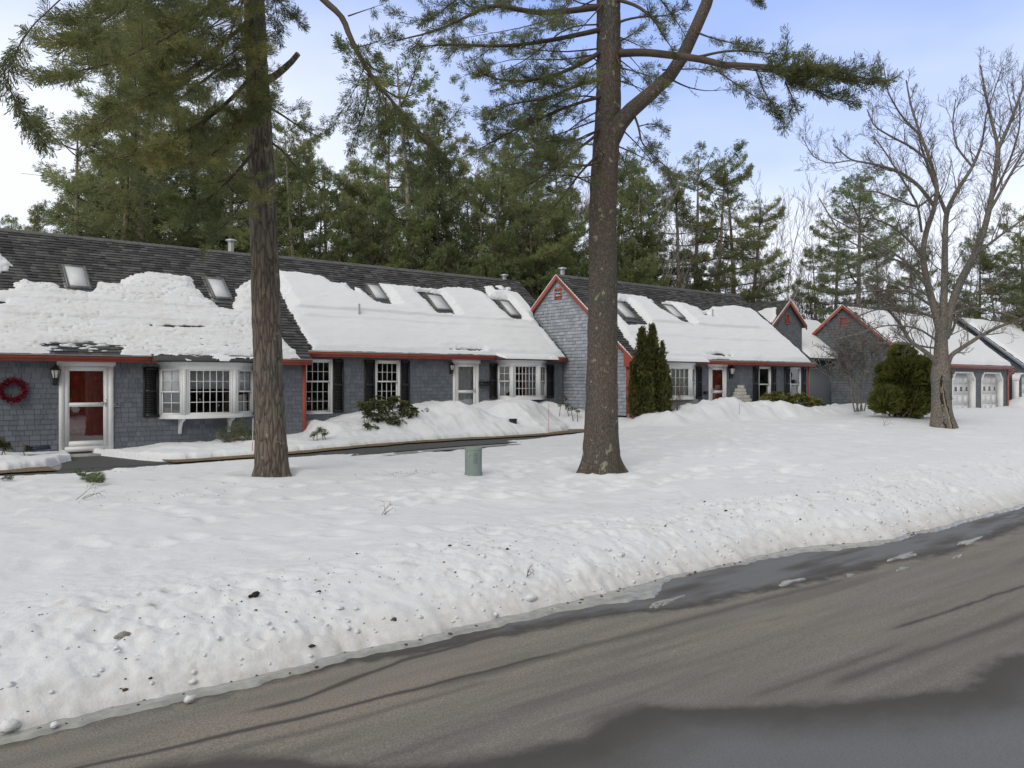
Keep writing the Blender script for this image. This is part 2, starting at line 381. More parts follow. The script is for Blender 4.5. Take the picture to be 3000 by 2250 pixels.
# ------------------------------------------------------------------ ground and snow surface
TAN = 0.833; COSP = 1 / math.sqrt(1 + TAN * TAN); SINP = TAN * COSP
Y1W, Y2W, Y3W, Y4W, Y5W = 22.60, 22.90, 19.50, 18.90, 18.85     # facade planes
ROADZ = -0.74
def gz(X, Y):
    return -.10 + .15 * sst((X - 6) / 7) + .12 * sst((X - 16) / 8) - .25 * sst((X - 36) / 12)
def edgeS(X): return 6.62 - .58 * sst((X - 10.6) / 2.2)
def edgeY(X):
    return edgeS(X) + .07 * fbm(X * 1.7, X * 0, 4, 5) + .03 * fbm(X * 9, X * 0, 2, 8)
sil2 = [(860,1262),(902,1262),(925,1243),(952,1235),(985,1240),(1010,1234),(1060,1214),(1120,1206),(1180,1204),(1230,1203),(1260,1186),(1295,1178),(1325,1176),(1356,1190),(1399,1201),(1412,1207),(1425,1201),(1450,1185),(1477,1175),(1538,1173),(1607,1182),(1651,1176),(1694,1200),(1720,1208)]
C2X = np.array([XatY(p, 21.7) for p, q in sil2]); C2Z = np.array([ZatY(p, q, 21.7) for p, q in sil2])
sil3 = [(1700,1205),(1817,1200),(1850,1200),(1900,1206),(1939,1211),(1960,1209),(1985,1202),(2018,1189),(2073,1176),(2105,1170),(2132,1166),(2163,1180),(2182,1189),(2195,1185),(2218,1177),(2260,1180),(2330,1190),(2380,1195),(2411,1190)]
C3X = np.array([XatY(p, 18.3) for p, q in sil3]); C3Z = np.array([ZatY(p, q, 18.3) for p, q in sil3])
C1X = np.array([-6, 0, 1.2, 2.3, 3.0, 3.9, 4.4, 5.0, 6.2, 7.5, 8.4, 9.2, 10.2, 10.5]); C1Z = np.array([.2, .2, .15, .12, .08, .0, -.1, .03, .12, .10, .16, .20, .24, .3])
rng = np.random.default_rng(11)
# footprints
FP = []
for k in range(13):
    x, y = rng.uniform(1, 16), rng.uniform(8.6, 16.5); a = rng.uniform(-.5, .5)
    for j in range(int(rng.integers(10, 26))):
        x += .55 * math.cos(a) ; y += .55 * math.sin(a) ; a += rng.normal(0, .12)
        FP.append((x + rng.normal(0, .06), y + (.12 if j % 2 else -.12) + rng.normal(0, .04), rng.uniform(.10, .17), a, rng.uniform(.03, .065)))
for k in range(420):
    FP.append((rng.uniform(0, 30), rng.uniform(8.5, 17.6), rng.uniform(.10, .30), rng.uniform(0, 3), rng.uniform(.008, .035)))
for k in range(260):   # lumps and pits of the ploughed bank
    d = rng.uniform(.15, 1.9); x = rng.uniform(0, 18.5)
    FP.append((x, float(edgeY(np.array(x))) + d, rng.uniform(.04, .13), rng.uniform(0, 3), rng.uniform(-.05, .045)))
def snowZ(X, Y, dents=True):
    eS = edgeS(X); d = Y - eS; d = d - (edgeY(X) - eS) * np.clip(1 - np.abs(d) / .55, 0, 1) + .22 * fbm(X * .9, Y * 1.3, 3, 33) * sst((d - .3) / .6)
    prof = np.interp(d, [-.5, -.02, 0, .05, .25, .6, 1.1, 1.6, 2.6, 5, 8, 12], [-.2, -.05, .01, .07, .19, .32, .45, .47, .50, .60, .70, .72])
    rise = np.interp(X, [10, 12.5, 16, 20], [0, .08, .22, .26]) * sst(d / 2.2) * (1 - sst((d - 3) / 5) * .6)
    z = ROADZ + prof + rise
    z = z + .30 * sst((X - 13) / 11) * sst((Y - 8) / 7) * (1 - .3 * sst((X - 34) / 12))
    lump = sst(d / .15) * (1 - .80 * sst((d - .9) / 1.6))
    z = z + lump * (.55 + .5 * vn(X * .7, Y * .9, None, 38)) * (.050 * fbm(X * 3.2, Y * 4.2, 4, 31) + .065 * np.abs(fbm(X * 8, Y * 9, 3, 37)) + .030 * np.abs(fbm(X * 21, Y * 22, 2, 39)))
    z = z + sst(d) * .006 * fbm(X * 9, Y * 14, 3, 40) + sst(d / 2) * (.05 * fbm(X * .35, Y * .5, 3, 41) + .018 * fbm(X * 1.6, Y * 2.2, 4, 43))
    und = sst((X - 14) / 6) * sst((Y - 9) / 4)
    z = z + und * .06 * fbm(X * .7, Y * 1.1, 3, 47)
    lawn = z
    # the lawn's far edge along the walk
    ye = 18.20 + .10 * fbm(X * .9, X * 0, 3, 51) - 1.3 * np.exp(-((X - 3.2) / 1.6)**2) * 0.25
    g = gz(X, Y)
    fade = sst((X - 19.6) / 1.0)
    lawn_c = np.where(Y < ye, lawn, g - .12)
    k = np.clip((ye - Y) / .14, 0, 1)
    lawn_e = g - .12 + (lawn - g + .12) * np.sqrt(k)
    z1 = np.where(Y < ye, lawn_e, g - .12)
    z = z1 * (1 - fade) + lawn * fade
    # beds in front of houses 1 and 2
    foot = 19.55 + .16 * fbm(X * 1.1, X * 0, 4, 57) + .05 * fbm(X * 7, X * 0, 3, 58)
    foot = foot + np.interp(X, [2.4, 3.2, 3.9, 4.0], [0, .35, 1.6, 3.2]) * (X < 4.02) + np.interp(X, [4.6, 4.75, 5.2, 5.9], [3.2, 2.6, .8, 0]) * (X > 4.6) + 4.0 * ((X >= 4.02) & (X <= 4.6))
    foot = foot + np.interp(X, [17.4, 18.4, 19.6], [0, .25, 1.3]) * (X < 19.6) + np.interp(X, [19.6, 21], [1.3, .6]) * (X >= 19.6)
    wp = .9 * (1 - sst((Y - 20.6) / 1.0)) * fbm(X * .5 + 3, Y * .9, 3, 67); Xw = X + wp
    blend = sst((X - 10.3) / .4); crest = np.interp(X, C1X, C1Z) * (1 - blend) + np.interp(Xw, C2X, C2Z) * blend
    crest = crest + .05 * fbm(X * 2, Y * 2, 3, 61)
    tt = (Y - foot)
    up = np.sqrt(np.clip(tt / .16, 0, 1)) * .17
    bz = g + up + np.maximum(crest - g - .17, -.05) * sst((tt - .05 + .45 * fbm(X * .8, Y * .9, 3, 68) * sst(tt / .5) * (1 - sst((Y - 21) / .6))) / (21.5 - 19.7))
    bz = bz + (.05 * fbm(X * 1.5, Y * 2.5, 3, 63) + .028 * fbm(X * 5, Y * 6, 3, 65)) * sst(tt / .3)
    bed = (tt > 0) & (X < 21.6)
    z = np.where(bed & (Y > 18.6), np.maximum(bz, z), z)
    # heaps in front of house 3 and the garages
    c3 = np.interp(X + .9 * (1 - sst((Y - 17.6) / .7)) * fbm(X * .5, Y * .8, 3, 70), C3X, C3Z) + .13 * fbm(X * 2.4, Y * 2.6, 4, 71) + .02 * fbm(X * 8, Y * 8, 2, 72) 
    f3 = sst((Y - (16.9 + .3 * fbm(X * .8, X * 0, 3, 73))) / 1.0) * sst((X - 20.2) / 1.0) * (1 - sst((X - 33.6) / 1.4))
    f3 = f3 * (1 - .55 * sst((Y - 18.5) / .6))
    z = z * (1 - f3) + np.maximum(c3, z) * f3
    far = sst((X - 33) / 2) * sst((Y - 13) / 4)
    hp = .42 * np.exp(-((X - 36.6) / 1.8)**2 - ((Y - 17.8) / 2)**2) + .28 * np.exp(-((X - 39.5) / 1.5)**2 - ((Y - 20.5) / 1.5)**2)
    z = z + far * (hp + .10 * np.abs(fbm(X * .8, Y * .8, 3, 77)) - .06 * sst((X - 44) / 5))
    z = z + sst((X - 54.5) / 1.2) * np.exp(-((Y - 17.6) / 1.8)**2) * (.75 + .5 * sst((X - 56) / 3)) 
    # wells round the trunks
    for tx, ty, r in ((6.15, 14.95, .42), (11.93, 11.66, .42)):
        q = np.hypot(X - tx, Y - ty); z = z - .15 * np.exp(-((q - .30) / .20)**2) * (q < 1.5) + .05 * np.exp(-((q - .85) / .25)**2)
    if dents:
        for (x, y, r, a, dp) in FP:
            j = (np.abs(X - x) < 3 * r) & (np.abs(Y - y) < 3 * r)
            if j.any():
                dx = X[j] - x; dy = Y[j] - y; u = dx * math.cos(a) + dy * math.sin(a); v = -dx * math.sin(a) + dy * math.cos(a)
                q = (u / (1.5 * r))**2 + (v / r)**2
                z[j] += -dp * np.exp(-q * 1.2) + dp * .25 * np.exp(-((np.sqrt(q) - 1.5) / .35)**2)
    return z
def sz(x, y):
    return float(snowZ(np.array([[float(x)]]), np.array([[float(y)]]), False)[0, 0])
xs = np.concatenate([np.arange(-12, -.4, .4), np.arange(-.4, 9, .032), np.arange(9, 20, .05), np.arange(20, 35, .085), np.arange(35, 75, .3)])
ys = np.concatenate([np.arange(5.6, 9, .022), np.arange(9, 12.5, .035), np.arange(12.5, 20.6, .05), np.arange(20.6, 24, .08), np.arange(24, 32, .8)])
GX, GY = np.meshgrid(xs, ys); GZ = snowZ(GX, GY)
D = GY - edgeY(GX)
dirt = np.clip(1.1 * np.clip(1 - D / .45, 0, 1), 0, 1) * .55
spots = fbm(GX * 7, GY * 7, 3, 81)
dirt = np.maximum(dirt, np.clip((spots - .40) * 5, 0, 1) * np.clip(1 - np.abs(D - 1.0) / 1.6, 0, 1) * .9)
dirt = np.maximum(dirt, np.clip((fbm(GX * 2.2, GY * 4, 4, 83) - .22) * 2.2, 0, 1) * .26)
keep = (D > -.10)
GM = keep[:-1,:-1] & keep[1:,1:] & keep[1:,:-1] & keep[:-1,1:]
grid_obj('snow_ground', GX, GY, GZ, M['snow'], GM, {'dirt': dirt}); 
o = bpy.data.objects['snow_ground']; o['kind'] = 'structure'
# far ground and the ground behind the camera
mb = MB(); mb.poly([(-400, 29, -.25), (600, 29, -.25), (600, 700, -.25), (-400, 700, -.25)]); mb.poly([(-400, -200, -.62), (600, -200, -.62), (600, -1.0, -.62), (-400, -1.0, -.62)])
mb.poly([(75, -1.0, -.3), (600, -1.0, -.3), (600, 29, -.3), (75, 29, -.3)]); mb.poly([(-400, 6.8, -.5), (-12, 6.8, -.5), (-12, 29, -.1), (-400, 29, -.1)])
o = mb.build('snow_field', M['snow']); o['kind'] = 'structure'
# frozen soil sheet under the walk and beds
xs2 = np.arange(-12, 40, .5); ys2 = np.arange(17.0, 28, .5); A, B_ = np.meshgrid(xs2, ys2)
mb = MB()
o = grid_obj('ground', A, B_, gz(A, B_) - .02, M['foundation']); o['kind'] = 'structure'
# walk (asphalt) with the branch to the first door
def strip(name, fx0, fx1, x0, x1, step, dz, mat, att=None):
    X = np.arange(x0, x1, step); t = np.linspace(0, 1, 14)
    XX = np.repeat(X[None, :], 14, 0); a = fx0(X); b = fx1(X); YY = a[None, :] + t[:, None] * (b - a)[None, :]
    ZZ = gz(XX, YY) + dz
    return grid_obj(name, XX, YY, ZZ, mat, None, att and {k: np.full(XX.shape, v) for k, v in att.items()})
M['walk'] = simple('walk_asphalt', (.075, .077, .08), .8, .3, 40, bmp=.4)
o = strip('walkway', lambda X: 17.5 + X * 0, lambda X: 19.25 + .04 * fbm(X * 2, X * 0, 2, 91), -12, 21.5, .1, .0, M['walk']); o['kind'] = 'structure'
mb = MB(); P = [(3.3, 19.15), (5.6, 19.15), (5.15, 20.4), (4.98, 22.5), (3.72, 22.5), (3.6, 20.5)]
mb.poly([(x, y, float(gz(np.array(x), 0)) + .006) for x, y in P]); o = mb.build('door_path', M['walk']); o['kind'] = 'structure'
o = strip('grass_strip', lambda X: 18.86 + .12 * fbm(X * 2.3, X * 0, 3, 93) + .2 * sst((X - 16) / 3), lambda X: 20.1 + X * 0 - .3, -12, 3.25, .05, .035, M['grass']); o['kind'] = 'structure'
o = strip('grass_verge', lambda X: 18.90 + .12 * fbm(X * 2.3, X * 0, 3, 94) + .1 * sst((X - 16) / 3), lambda X: 20.1 + X * 0 - .2, 5.55, 21.3, .05, .035, M['grass']); o['kind'] = 'structure'
# doorstep
mb = MB(); mb.box((3.75, 22.15, -.25), (4.98, 22.58, -.045)); o = mb.build('doorstep', M['concrete']); tag(o, 'low concrete doorstep below the red door with white storm door at left', 'doorstep')

# ------------------------------------------------------------------ road
xs = np.concatenate([np.arange(-14, 0, .25), np.arange(0, 11, .03), np.arange(11, 21, .06), np.arange(21, 75, .6)]); ys = np.concatenate([np.arange(-1.2, 1.2, .2), np.arange(1.2, 6.9, .022)])
X, Y = np.meshgrid(xs, ys)
wn_ = fbm(X * .55, Y * 2.0, 4, 101); wf = fbm(X * 2.5, Y * 7, 4, 103)
# big wet area on the near side
wn_ = wn_ + .3 * fbm(X * 1.6, Y * 5, 4, 102)
bl = [(-300, 2300), (305, 2290), (475, 2235), (678, 2215), (848, 2218), (960, 2235), (1100, 2248), (1350, 2232), (1500, 2203), (1690, 2163), (1757, 2109), (1873, 2068), (2178, 2071), (2449, 2054), (2687, 2027), (2809, 2014), (2856, 1966), (2924, 1925), (3000, 1912), (3100, 1860)]
bp = sorted([(lambda q: (q[0], q[1]))(atD(px, py, (CAMZ - ROADZ) / (py - HY) * F_PX)) for px, py in bl])
lim = np.interp(X, [q[0] for q in bp], [q[1] for q in bp])
Yc = Y + .05 * np.clip(X - 4, 0, 20)
s_ = lim + .045 * wn_ + .05 * wf + .05 * fbm(X * 7, Y * 14, 3, 104) + .03 * fbm(X * 25, Y * 40, 2, 108) - Y; wet = .55 * sst(s_ / .34 + .45) + .45 * sst((s_ - .10) / .85)
isl = np.exp(-((X - 6.9 + .3 * wf) / .45)**2 - ((Y - 3.02 + .08 * wf) / .10)**2); wet = wet * (1 - .5 * sst(isl * 1.6 - .3))
# gutter melt water
gw = np.interp(X, [-14, 2, 3.4, 5, 6.2, 7.2, 8.5, 10.5, 12.5, 16, 20], [.12, .15, .22, .45, .62, 1.0, 1.15, 1.35, 1.0, .85, .8])
dE = edgeY(X) - Y
s_ = gw - dE + .07 * wf + .08 * fbm(X * 5, Y * 12, 3, 106) + .03 * fbm(X * 25, Y * 40, 2, 110); wet = np.maximum(wet, .58 * sst(s_ / .26 + .45) + .42 * sst((s_ - .06) / .28) * sst(.75 + fbm(X * .9, Y * 5, 3, 112)))
# streaks running along the road
streaks = [((0.4, 5.95), (1.6, 5.72), (2.6, 5.62), (3.6, 5.55), (4.6, 5.50), (5.3, 5.45), .026), ((2.1, 5.98), (2.7, 5.95), (3.1, 6.05), (3.8, 6.2), (4.9, 6.22), (5.6, 6.0), .035),
           ((7.9, 3.88), (8.6, 3.82), (9.6, 3.75), (11.1, 3.66), (13, 3.5), (18, 3.2), .028), ((7.2, 4.83), (7.6, 4.79), (7.9, 4.76), .018), ((3.4, 5.52), (4.5, 5.47), (6.0, 5.40), (7.4, 5.35), (10, 5.2), .07), ((6.0, 3.50), (7.4, 3.38), (9.6, 3.20), (13, 2.95), .07), ((5.2, 3.78), (6.4, 3.66), (8.0, 3.56), .05), ((1.4, 5.45), (2.8, 5.35), (4.4, 5.3), .04)]
amp = [.62, .58, .50, .45, .30, .32, .25, .22]
for st, am in zip(streaks, amp):
    pts = np.array(st[:-1]); wdt = st[-1]
    yc = np.interp(X, pts[:, 0], pts[:, 1]) + .025 * fbm(X * 3, X * 0, 3, 105)
    m_ = np.exp(-((Y - yc) / (wdt * (1 + .5 * wf)))**2) * sst((X - pts[0, 0]) / .5) * (1 - sst((X - pts[-1, 0] + .6) / .6))
    wet = np.maximum(wet, am * m_)
wet = np.maximum(wet, .16 * sst((fbm(X * .22, Yc * 3.2, 4, 107) - .12) * 3.5) * sst((Y - 3) / 1.5))
for k_ in range(14):
    yk = 3.0 + .24 * k_ + .05 * math.sin(k_ * 5); wet = np.maximum(wet, (.05 + .12 * ((k_ * 7) % 5) / 5) * np.exp(-((Yc - yk - .04 * fbm(X * .5, X * 0, 2, 300 + k_)) / (.025 + .02 * ((k_ * 3) % 4)))**2) * sst(.2 + 1.6 * fbm(X * .35, X * 0, 3, 330 + k_)))
salt_ = np.clip(sst((fbm(X * .3, Y * 3.5, 3, 109) + .25) * 1.6) * .6 * np.exp(-((Y - 5.6 + .12 * (X - 4)) / .9)**2) + .3 * sst(fbm(X * .4, Y * 2, 4, 113) * 2), 0, 1)
salt_ = np.maximum(salt_, .9 * np.exp(-((dE - gw - .08) / .07)**2) * sst((fbm(X * 2.3, X * 0, 3, 115) + .1) * 4))
ZR = ROADZ - .012 * sst((dE) / 3) * 0 + .004 * fbm(X, Y, 2, 111)
o = grid_obj('road', X, Y, ZR, M['road'], None, {'wet': wet, 'salt': salt_ * (1 - wet)}); o['kind'] = 'structure'
# ice ledge frozen along the foot of the bank
X = np.arange(-2, 21, .03); nn = 16; t = np.linspace(0, 1, nn)[:, None]
wI = np.interp(X, [-2, 0, 2, 3.5, 5, 6, 6.8, 7.3, 7.8, 8.6, 9.2, 10.4, 11.2, 12.5, 16, 21], [.10, .12, .14, .14, .15, .20, .32, .42, .12, .02, .05, .20, .30, .10, .10, .1]) * (1 + .35 * fbm(X * 2.4, X * 0, 4, 121))
y1 = edgeY(X) + .12; y0 = edgeY(X) - wI
YY = y0[None] + t * (y1 - y0)[None]; XX = np.repeat(X[None], nn, 0)
ZZ = ROADZ + .03 * np.sqrt(np.clip((YY - y0[None]) / .05, 0, 1)) + .010 * fbm(XX * 6, YY * 8, 3, 123) - .006
o = grid_obj('road_ice', XX, YY, ZZ, M['ice']); o['kind'] = 'stuff'; o['label'] = 'thin grey ice ledge along the foot of the snowbank'
mb = MB()
for (cx, cy, lx, ly) in [(9.0, 5.55, .55, .05), (10.8, 5.0, .25, .05), (11.6, 5.35, .7, .07), (13.5, 5.2, .9, .06), (9.9, 5.25, .12, .04), (12.2, 4.85, .3, .03), (7.15, 5.95, .5, .05), (6.9, 5.9, .2, .03)]:
    n = 18; an = np.linspace(0, 2 * math.pi, n, endpoint=False); rr_ = 1 + .35 * np.sin(an * 3 + cx) + .2 * np.sin(an * 5 + cy)
    b0 = [(cx + lx * .5 * c * math.cos(a), cy + ly * c * math.sin(a), ROADZ - .01) for a, c in zip(an, rr_)]
    b1 = [(cx + lx * .46 * c * math.cos(a), cy + ly * .85 * c * math.sin(a), ROADZ + .018) for a, c in zip(an, rr_)]
    mb.prism(b0, b1)
o = mb.build('ice_patches', M['ice']); o['kind'] = 'stuff'; o['label'] = 'broken thin ice sheets lying in the wet gutter'
# clods, cones and plough debris on the bank
mb = MB(); rr2 = np.random.default_rng(5)
def blob(mb, c, r, rg, k=6, att=0):
    import itertools
    V = []
    for i in range(4):
        ph = math.pi * (i + .5) / 4
        for j in range(k):
            th = 2 * math.pi * j / k + i * .4; q = rg.uniform(.7, 1.25)
            V.append((c[0] + r[0] * q * math.sin(ph) * math.cos(th), c[1] + r[1] * q * math.sin(ph) * math.sin(th), c[2] + r[2] * q * math.cos(ph)))
    F = [(i * k + j, i * k + (j + 1) % k, (i + 1) * k + (j + 1) % k, (i + 1) * k + j) for i in range(3) for j in range(k)]
    mb.add(V, F, att); mb.add(V[:k], [list(range(k))[::-1]], att); mb.add(V[-k:], [list(range(k))], att)
n = 0
while n < 520:
    x = rr2.uniform(0, 17); d = abs(rr2.normal(1.0, .65)) + .05; y = float(edgeY(np.array(x))) + d
    if x / y > 3.2: continue
    if vn(np.array(x * .8), np.array(y * .8), None, 3) < rr2.uniform(-1, .5): continue
    r = rr2.uniform(.003, .010) * (1 + (rr2.random() < .06) * 1.2)
    blob(mb, (x, y, sz(x, y) + r * .3), (r * rr2.uniform(.8, 1.8), r, r * .6), rr2, 6, rr2.uniform(0, 1)); n += 1
for n in range(60):
    x = rr2.uniform(0, 14); y = float(edgeY(np.array(x))) - rr2.uniform(-.02, .10); r = rr2.uniform(.01, .025)
    blob(mb, (x, y, ROADZ + .02), (r, r, r * .6), rr2, 6, rr2.uniform(.5, 1))
cb_ = MB()
for n in range(260):
    x = rr2.uniform(0, 17.5); d = abs(rr2.normal(.0, .45)) + .02; y = float(edgeY(np.array(x))) + d; r = rr2.uniform(.008, .030) * (1 + 1.2 * (rr2.random() < .10)); blob(cb_, (x, y, sz(x, y) + r * .25), (r * rr2.uniform(.8, 1.6), r, r * .75), rr2, 7, 0)
o = cb_.build('snow_chunks', M['snow'], smooth=False); o['kind'] = 'stuff'; o['label'] = 'broken snow crumbs along the ploughed foot of the bank'
o = mb.build('plough_debris', M['clod']); o['kind'] = 'stuff'; o['label'] = 'small dirt clods and pine cones scattered over the snowbank'
def big_clod(px, py, r, label, att, mat='clod'):
    # find the spot on the snow under this ray
    d = 4.0
    while d < 40:
        x, y, z = atD(px, py, d)
        if z < sz(x, y): break
        d += .03
    mb = MB(); blob(mb, (x, y, sz(x, y) + r * .4), (r * 1.4, r, r * .8), np.random.default_rng(int(px)), 9, att); blob(mb, (x - r * 1.2, y + .01, sz(x, y) + r * .15), (r * .8, r * .7, r * .4), np.random.default_rng(3), 7, att)
    o = mb.build('dirt_clod', M[mat]); tag(o, label, 'dirt clod', 'large clods on the snowbank')
big_clod(748, 1750, .036, 'largest black dirt clod on the snowbank, left of centre of the crest', .1)
big_clod(362, 1866, .04, 'round grey frozen clod on the left end of the snowbank', .9, 'dirty_snow')
big_clod(935, 1735, .018, 'small dark clod on the bank crest right of the largest black one', .2)
big_clod(1155, 1820, .022, 'brown clod low on the bank near the road, left of the utility box', .7)
for px, py, r, l in [(555, 2062, .05, 'white ice chunk fallen on the ice ledge, right of two'), (160, 2140, .04, 'white ice chunk on the ice ledge at the far left')]:
    d = (CAMZ - ROADZ) / (py - HY) * F_PX; x, y, z = atD(px, py, d)
    mb = MB(); blob(mb, (x, y, ROADZ + .04), (r, r * .8, r * .6), np.random.default_rng(int(px)), 8, 0); o = mb.build('ice_chunk', M['snow']); tag(o, l, 'ice chunk', 'ice chunks on the road edge')
# ------------------------------------------------------------------ house kit
def clip_half(P, a, b, c):      # keep a*u+b*z <= c
    out = []
    for i in range(len(P)):
        p, q = P[i], P[(i + 1) % len(P)]; dp = a * p[0] + b * p[1] - c; dq = a * q[0] + b * q[1] - c
        if dp <= 0: out.append(p)
        if (dp < 0 < dq) or (dq < 0 < dp):
            t = dp / (dp - dq); out.append((p[0] + t * (q[0] - p[0]), p[1] + t * (q[1] - p[1])))
    return out
def rect_minus(rects, h):
    res = []
    for (a, b, c, d) in rects:
        if h[0] >= b or h[1] <= a or h[2] >= d or h[3] <= c: res.append((a, b, c, d)); continue
        if h[0] > a: res.append((a, h[0], c, d))
        if h[1] < b: res.append((h[1], b, c, d))
        u0, u1 = max(a, h[0]), min(b, h[1])
        if h[2] > c: res.append((u0, u1, c, h[2]))
        if h[3] < d: res.append((u0, u1, h[3], d))
    return res
class Fr:
    """a vertical plane: origin xy, direction xy (unit), outward normal to the right of the direction"""
    def __init__(s, o, d):
        l = math.hypot(*d); s.o = o; s.d = (d[0] / l, d[1] / l); s.n = (s.d[1], -s.d[0])
    def p(s, u, z, n=0): return (s.o[0] + s.d[0] * u + s.n[0] * n, s.o[1] + s.d[1] * u + s.n[1] * n, z)
    def box(s, mb, u0, u1, z0, z1, n0, n1, att=None):
        mb.hexa([s.p(u0, z0, n1), s.p(u1, z0, n1), s.p(u1, z0, n0), s.p(u0, z0, n0), s.p(u0, z1, n1), s.p(u1, z1, n1), s.p(u1, z1, n0), s.p(u0, z1, n0)], att)
def shingles(mb, f, u0, u1, z0, z1, exp, wr, th, rg, halfs=(), holes=(), gap=.007, jit=.003):
    z = z0
    while z < z1 - .01:
        zt = min(z + exp, z1); u = u0 - rg.uniform(0, wr[1])
        while u < u1:
            wd = rg.uniform(*wr); a, b = max(u, u0), min(u + wd - gap, u1); u += wd
            if b - a < .01: continue
            j = rg.uniform(0, jit); tnt = rg.uniform(0, 1); tk = th * rg.uniform(.75, 1.25)
            rects = [(a, b, z + j, zt + .004)]
            for h in holes: rects = rect_minus(rects, h)
            for (ra, rb, rc, rd) in rects:
                P = [(ra, rc), (rb, rc), (rb, rd), (ra, rd)]
                for hf in halfs:
                    P = clip_half(P, *hf)
                    if len(P) < 3: break
                if len(P) < 3: continue
                nn = [tk * (1 - .85 * (q[1] - z) / exp) + .003 for q in P]
                top = [f(q[0], q[1], k) for q, k in zip(P, nn)]; bot = [f(q[0], q[1], -.002) for q in P]
                n = len(P); V = top + bot
                mb.add(V, [tuple(range(n))], tnt); mb.add(V, [(i, n + i, n + (i + 1) % n, (i + 1) % n) for i in range(n)], tnt)
        z += exp
def backing(mb, fr, u0, u1, z0, z1, holes, n0=-.14, n1=-.001):
    us = sorted({u0, u1, *[h[0] for h in holes], *[h[1] for h in holes]}); zs = sorted({z0, z1, *[h[2] for h in holes], *[h[3] for h in holes]})
    us = [u for u in us if u0 <= u <= u1]; zs = [z for z in zs if z0 <= z <= z1]
    for i in range(len(us) - 1):
        j = 0
        while j < len(zs) - 1:
            def inh(j): uc, zc = (us[i] + us[i+1]) / 2, (zs[j] + zs[j+1]) / 2; return any(h[0] < uc < h[1] and h[2] < zc < h[3] for h in holes)
            if inh(j): j += 1; continue
            k = j
            while k + 1 < len(zs) - 1 and not inh(k + 1): k += 1
            fr.box(mb, us[i], us[i+1], zs[j], zs[k+1], n0, n1); j = k + 1
def window(parent, fr, u0, u1, z0, z1, cols, rows_top, rows_bot, meet=.5, casing=.07, name='window', cover=None, mun=.014, sash=.045, nf=.035):
    """double-hung (rows_bot>0) or fixed sash window seen from outside"""
    mb = MB(); c = casing
    fr.box(mb, u0, u0 + c, z0, z1, -.06, nf); fr.box(mb, u1 - c, u1, z0, z1, -.06, nf); fr.box(mb, u0 + c, u1 - c, z1 - c, z1, -.06, nf - .002); fr.box(mb, u0 + c, u1 - c, z0, z0 + c * .8, -.06, nf + .02)
    w_ = mb.build(name, M['white'], parent)
    a, b, lo, hi = u0 + c, u1 - c, z0 + c * .8, z1 - c
    sm = MB(); gm = MB()
    def sashf(lo, hi, rows, n):
        s = sash
        fr.box(sm, a, a + s, lo, hi, n - .03, n); fr.box(sm, b - s, b, lo, hi, n - .03, n); fr.box(sm, a + s, b - s, hi - s, hi, n - .03, n - .001); fr.box(sm, a + s, b - s, lo, lo + s, n - .03, n - .001)
        for i in range(1, cols): x = a + s + (b - a - 2 * s) * i / cols; fr.box(sm, x - mun / 2, x + mun / 2, lo + s, hi - s, n - .022, n - .004)
        for i in range(1, rows): z = lo + s + (hi - lo - 2 * s) * i / rows; fr.box(sm, a + s, b - s, z - mun / 2, z + mun / 2, n - .021, n - .005)
        P = [fr.p(a + s * .5, lo + s * .5, n - .026), fr.p(b - s * .5, lo + s * .5, n - .026), fr.p(b - s * .5, hi - s * .5, n - .026), fr.p(a + s * .5, hi - s * .5, n - .026)]
        gm.poly(P)
    if rows_bot:
        zm = lo + (hi - lo) * meet; sashf(zm - .02, hi, rows_top, .0); sashf(lo, zm + .02, rows_bot, -.035)
    else: sashf(lo, hi, rows_top, 0)
    sm.build('sash', M['white'], w_); gm.build('pane', M['glass'], w_)
    if cover:
        kind, z_from, z_to = cover
        cm = MB()
        if kind == 'blind': fr.box(cm, a + .02, b - .02, z_from, z_to, -.16, -.15)
        else:
            n = 60; A = [fr.p(a + (b - a) * i / n, z_from, -.22 + .03 * math.sin(i * 1.7)) for i in range(n + 1)]; B = [(x, y, z_to) for x, y, z in A]
            for i in range(n):
                if kind == 'curtains' and .36 < i / n < .64: continue
                cm.poly([A[i], A[i+1], B[i+1], B[i]])
        cm.build('blind' if kind == 'blind' else 'curtain', M['blind'] if kind == 'blind' else M['curtain'], w_)
    return w_
def shutter(parent, fr, u0, u1, z0, z1, louvre=True):
    mb = MB(); s = .05
    fr.box(mb, u0, u0 + s, z0, z1, .02, .055); fr.box(mb, u1 - s, u1, z0, z1, .02, .055)
    zm = z0 + (z1 - z0) * .52
    for a, b in ((z0, z0 + .08), (zm - .04, zm + .04), (z1 - .07, z1)): fr.box(mb, u0 + s, u1 - s, a, b, .02, .054)
    for lo, hi in ((z0 + .08, zm - .04), (zm + .04, z1 - .07)):
        n = int((hi - lo) / .045)
        for i in range(n):
            z = lo + (hi - lo) * (i + .5) / n
            mb.hexa([fr.p(u0 + s, z - .02, .048), fr.p(u1 - s, z - .02, .048), fr.p(u1 - s, z - .012, .024), fr.p(u0 + s, z - .012, .024), fr.p(u0 + s, z - .008, .05), fr.p(u1 - s, z - .008, .05), fr.p(u1 - s, z + .02, .026), fr.p(u0 + s, z + .02, .026)])
    fr.box(mb, u0 + s, u1 - s, z0 + .08, z1 - .07, .018, .022)
    mb.build('shutter', M['black'], parent)
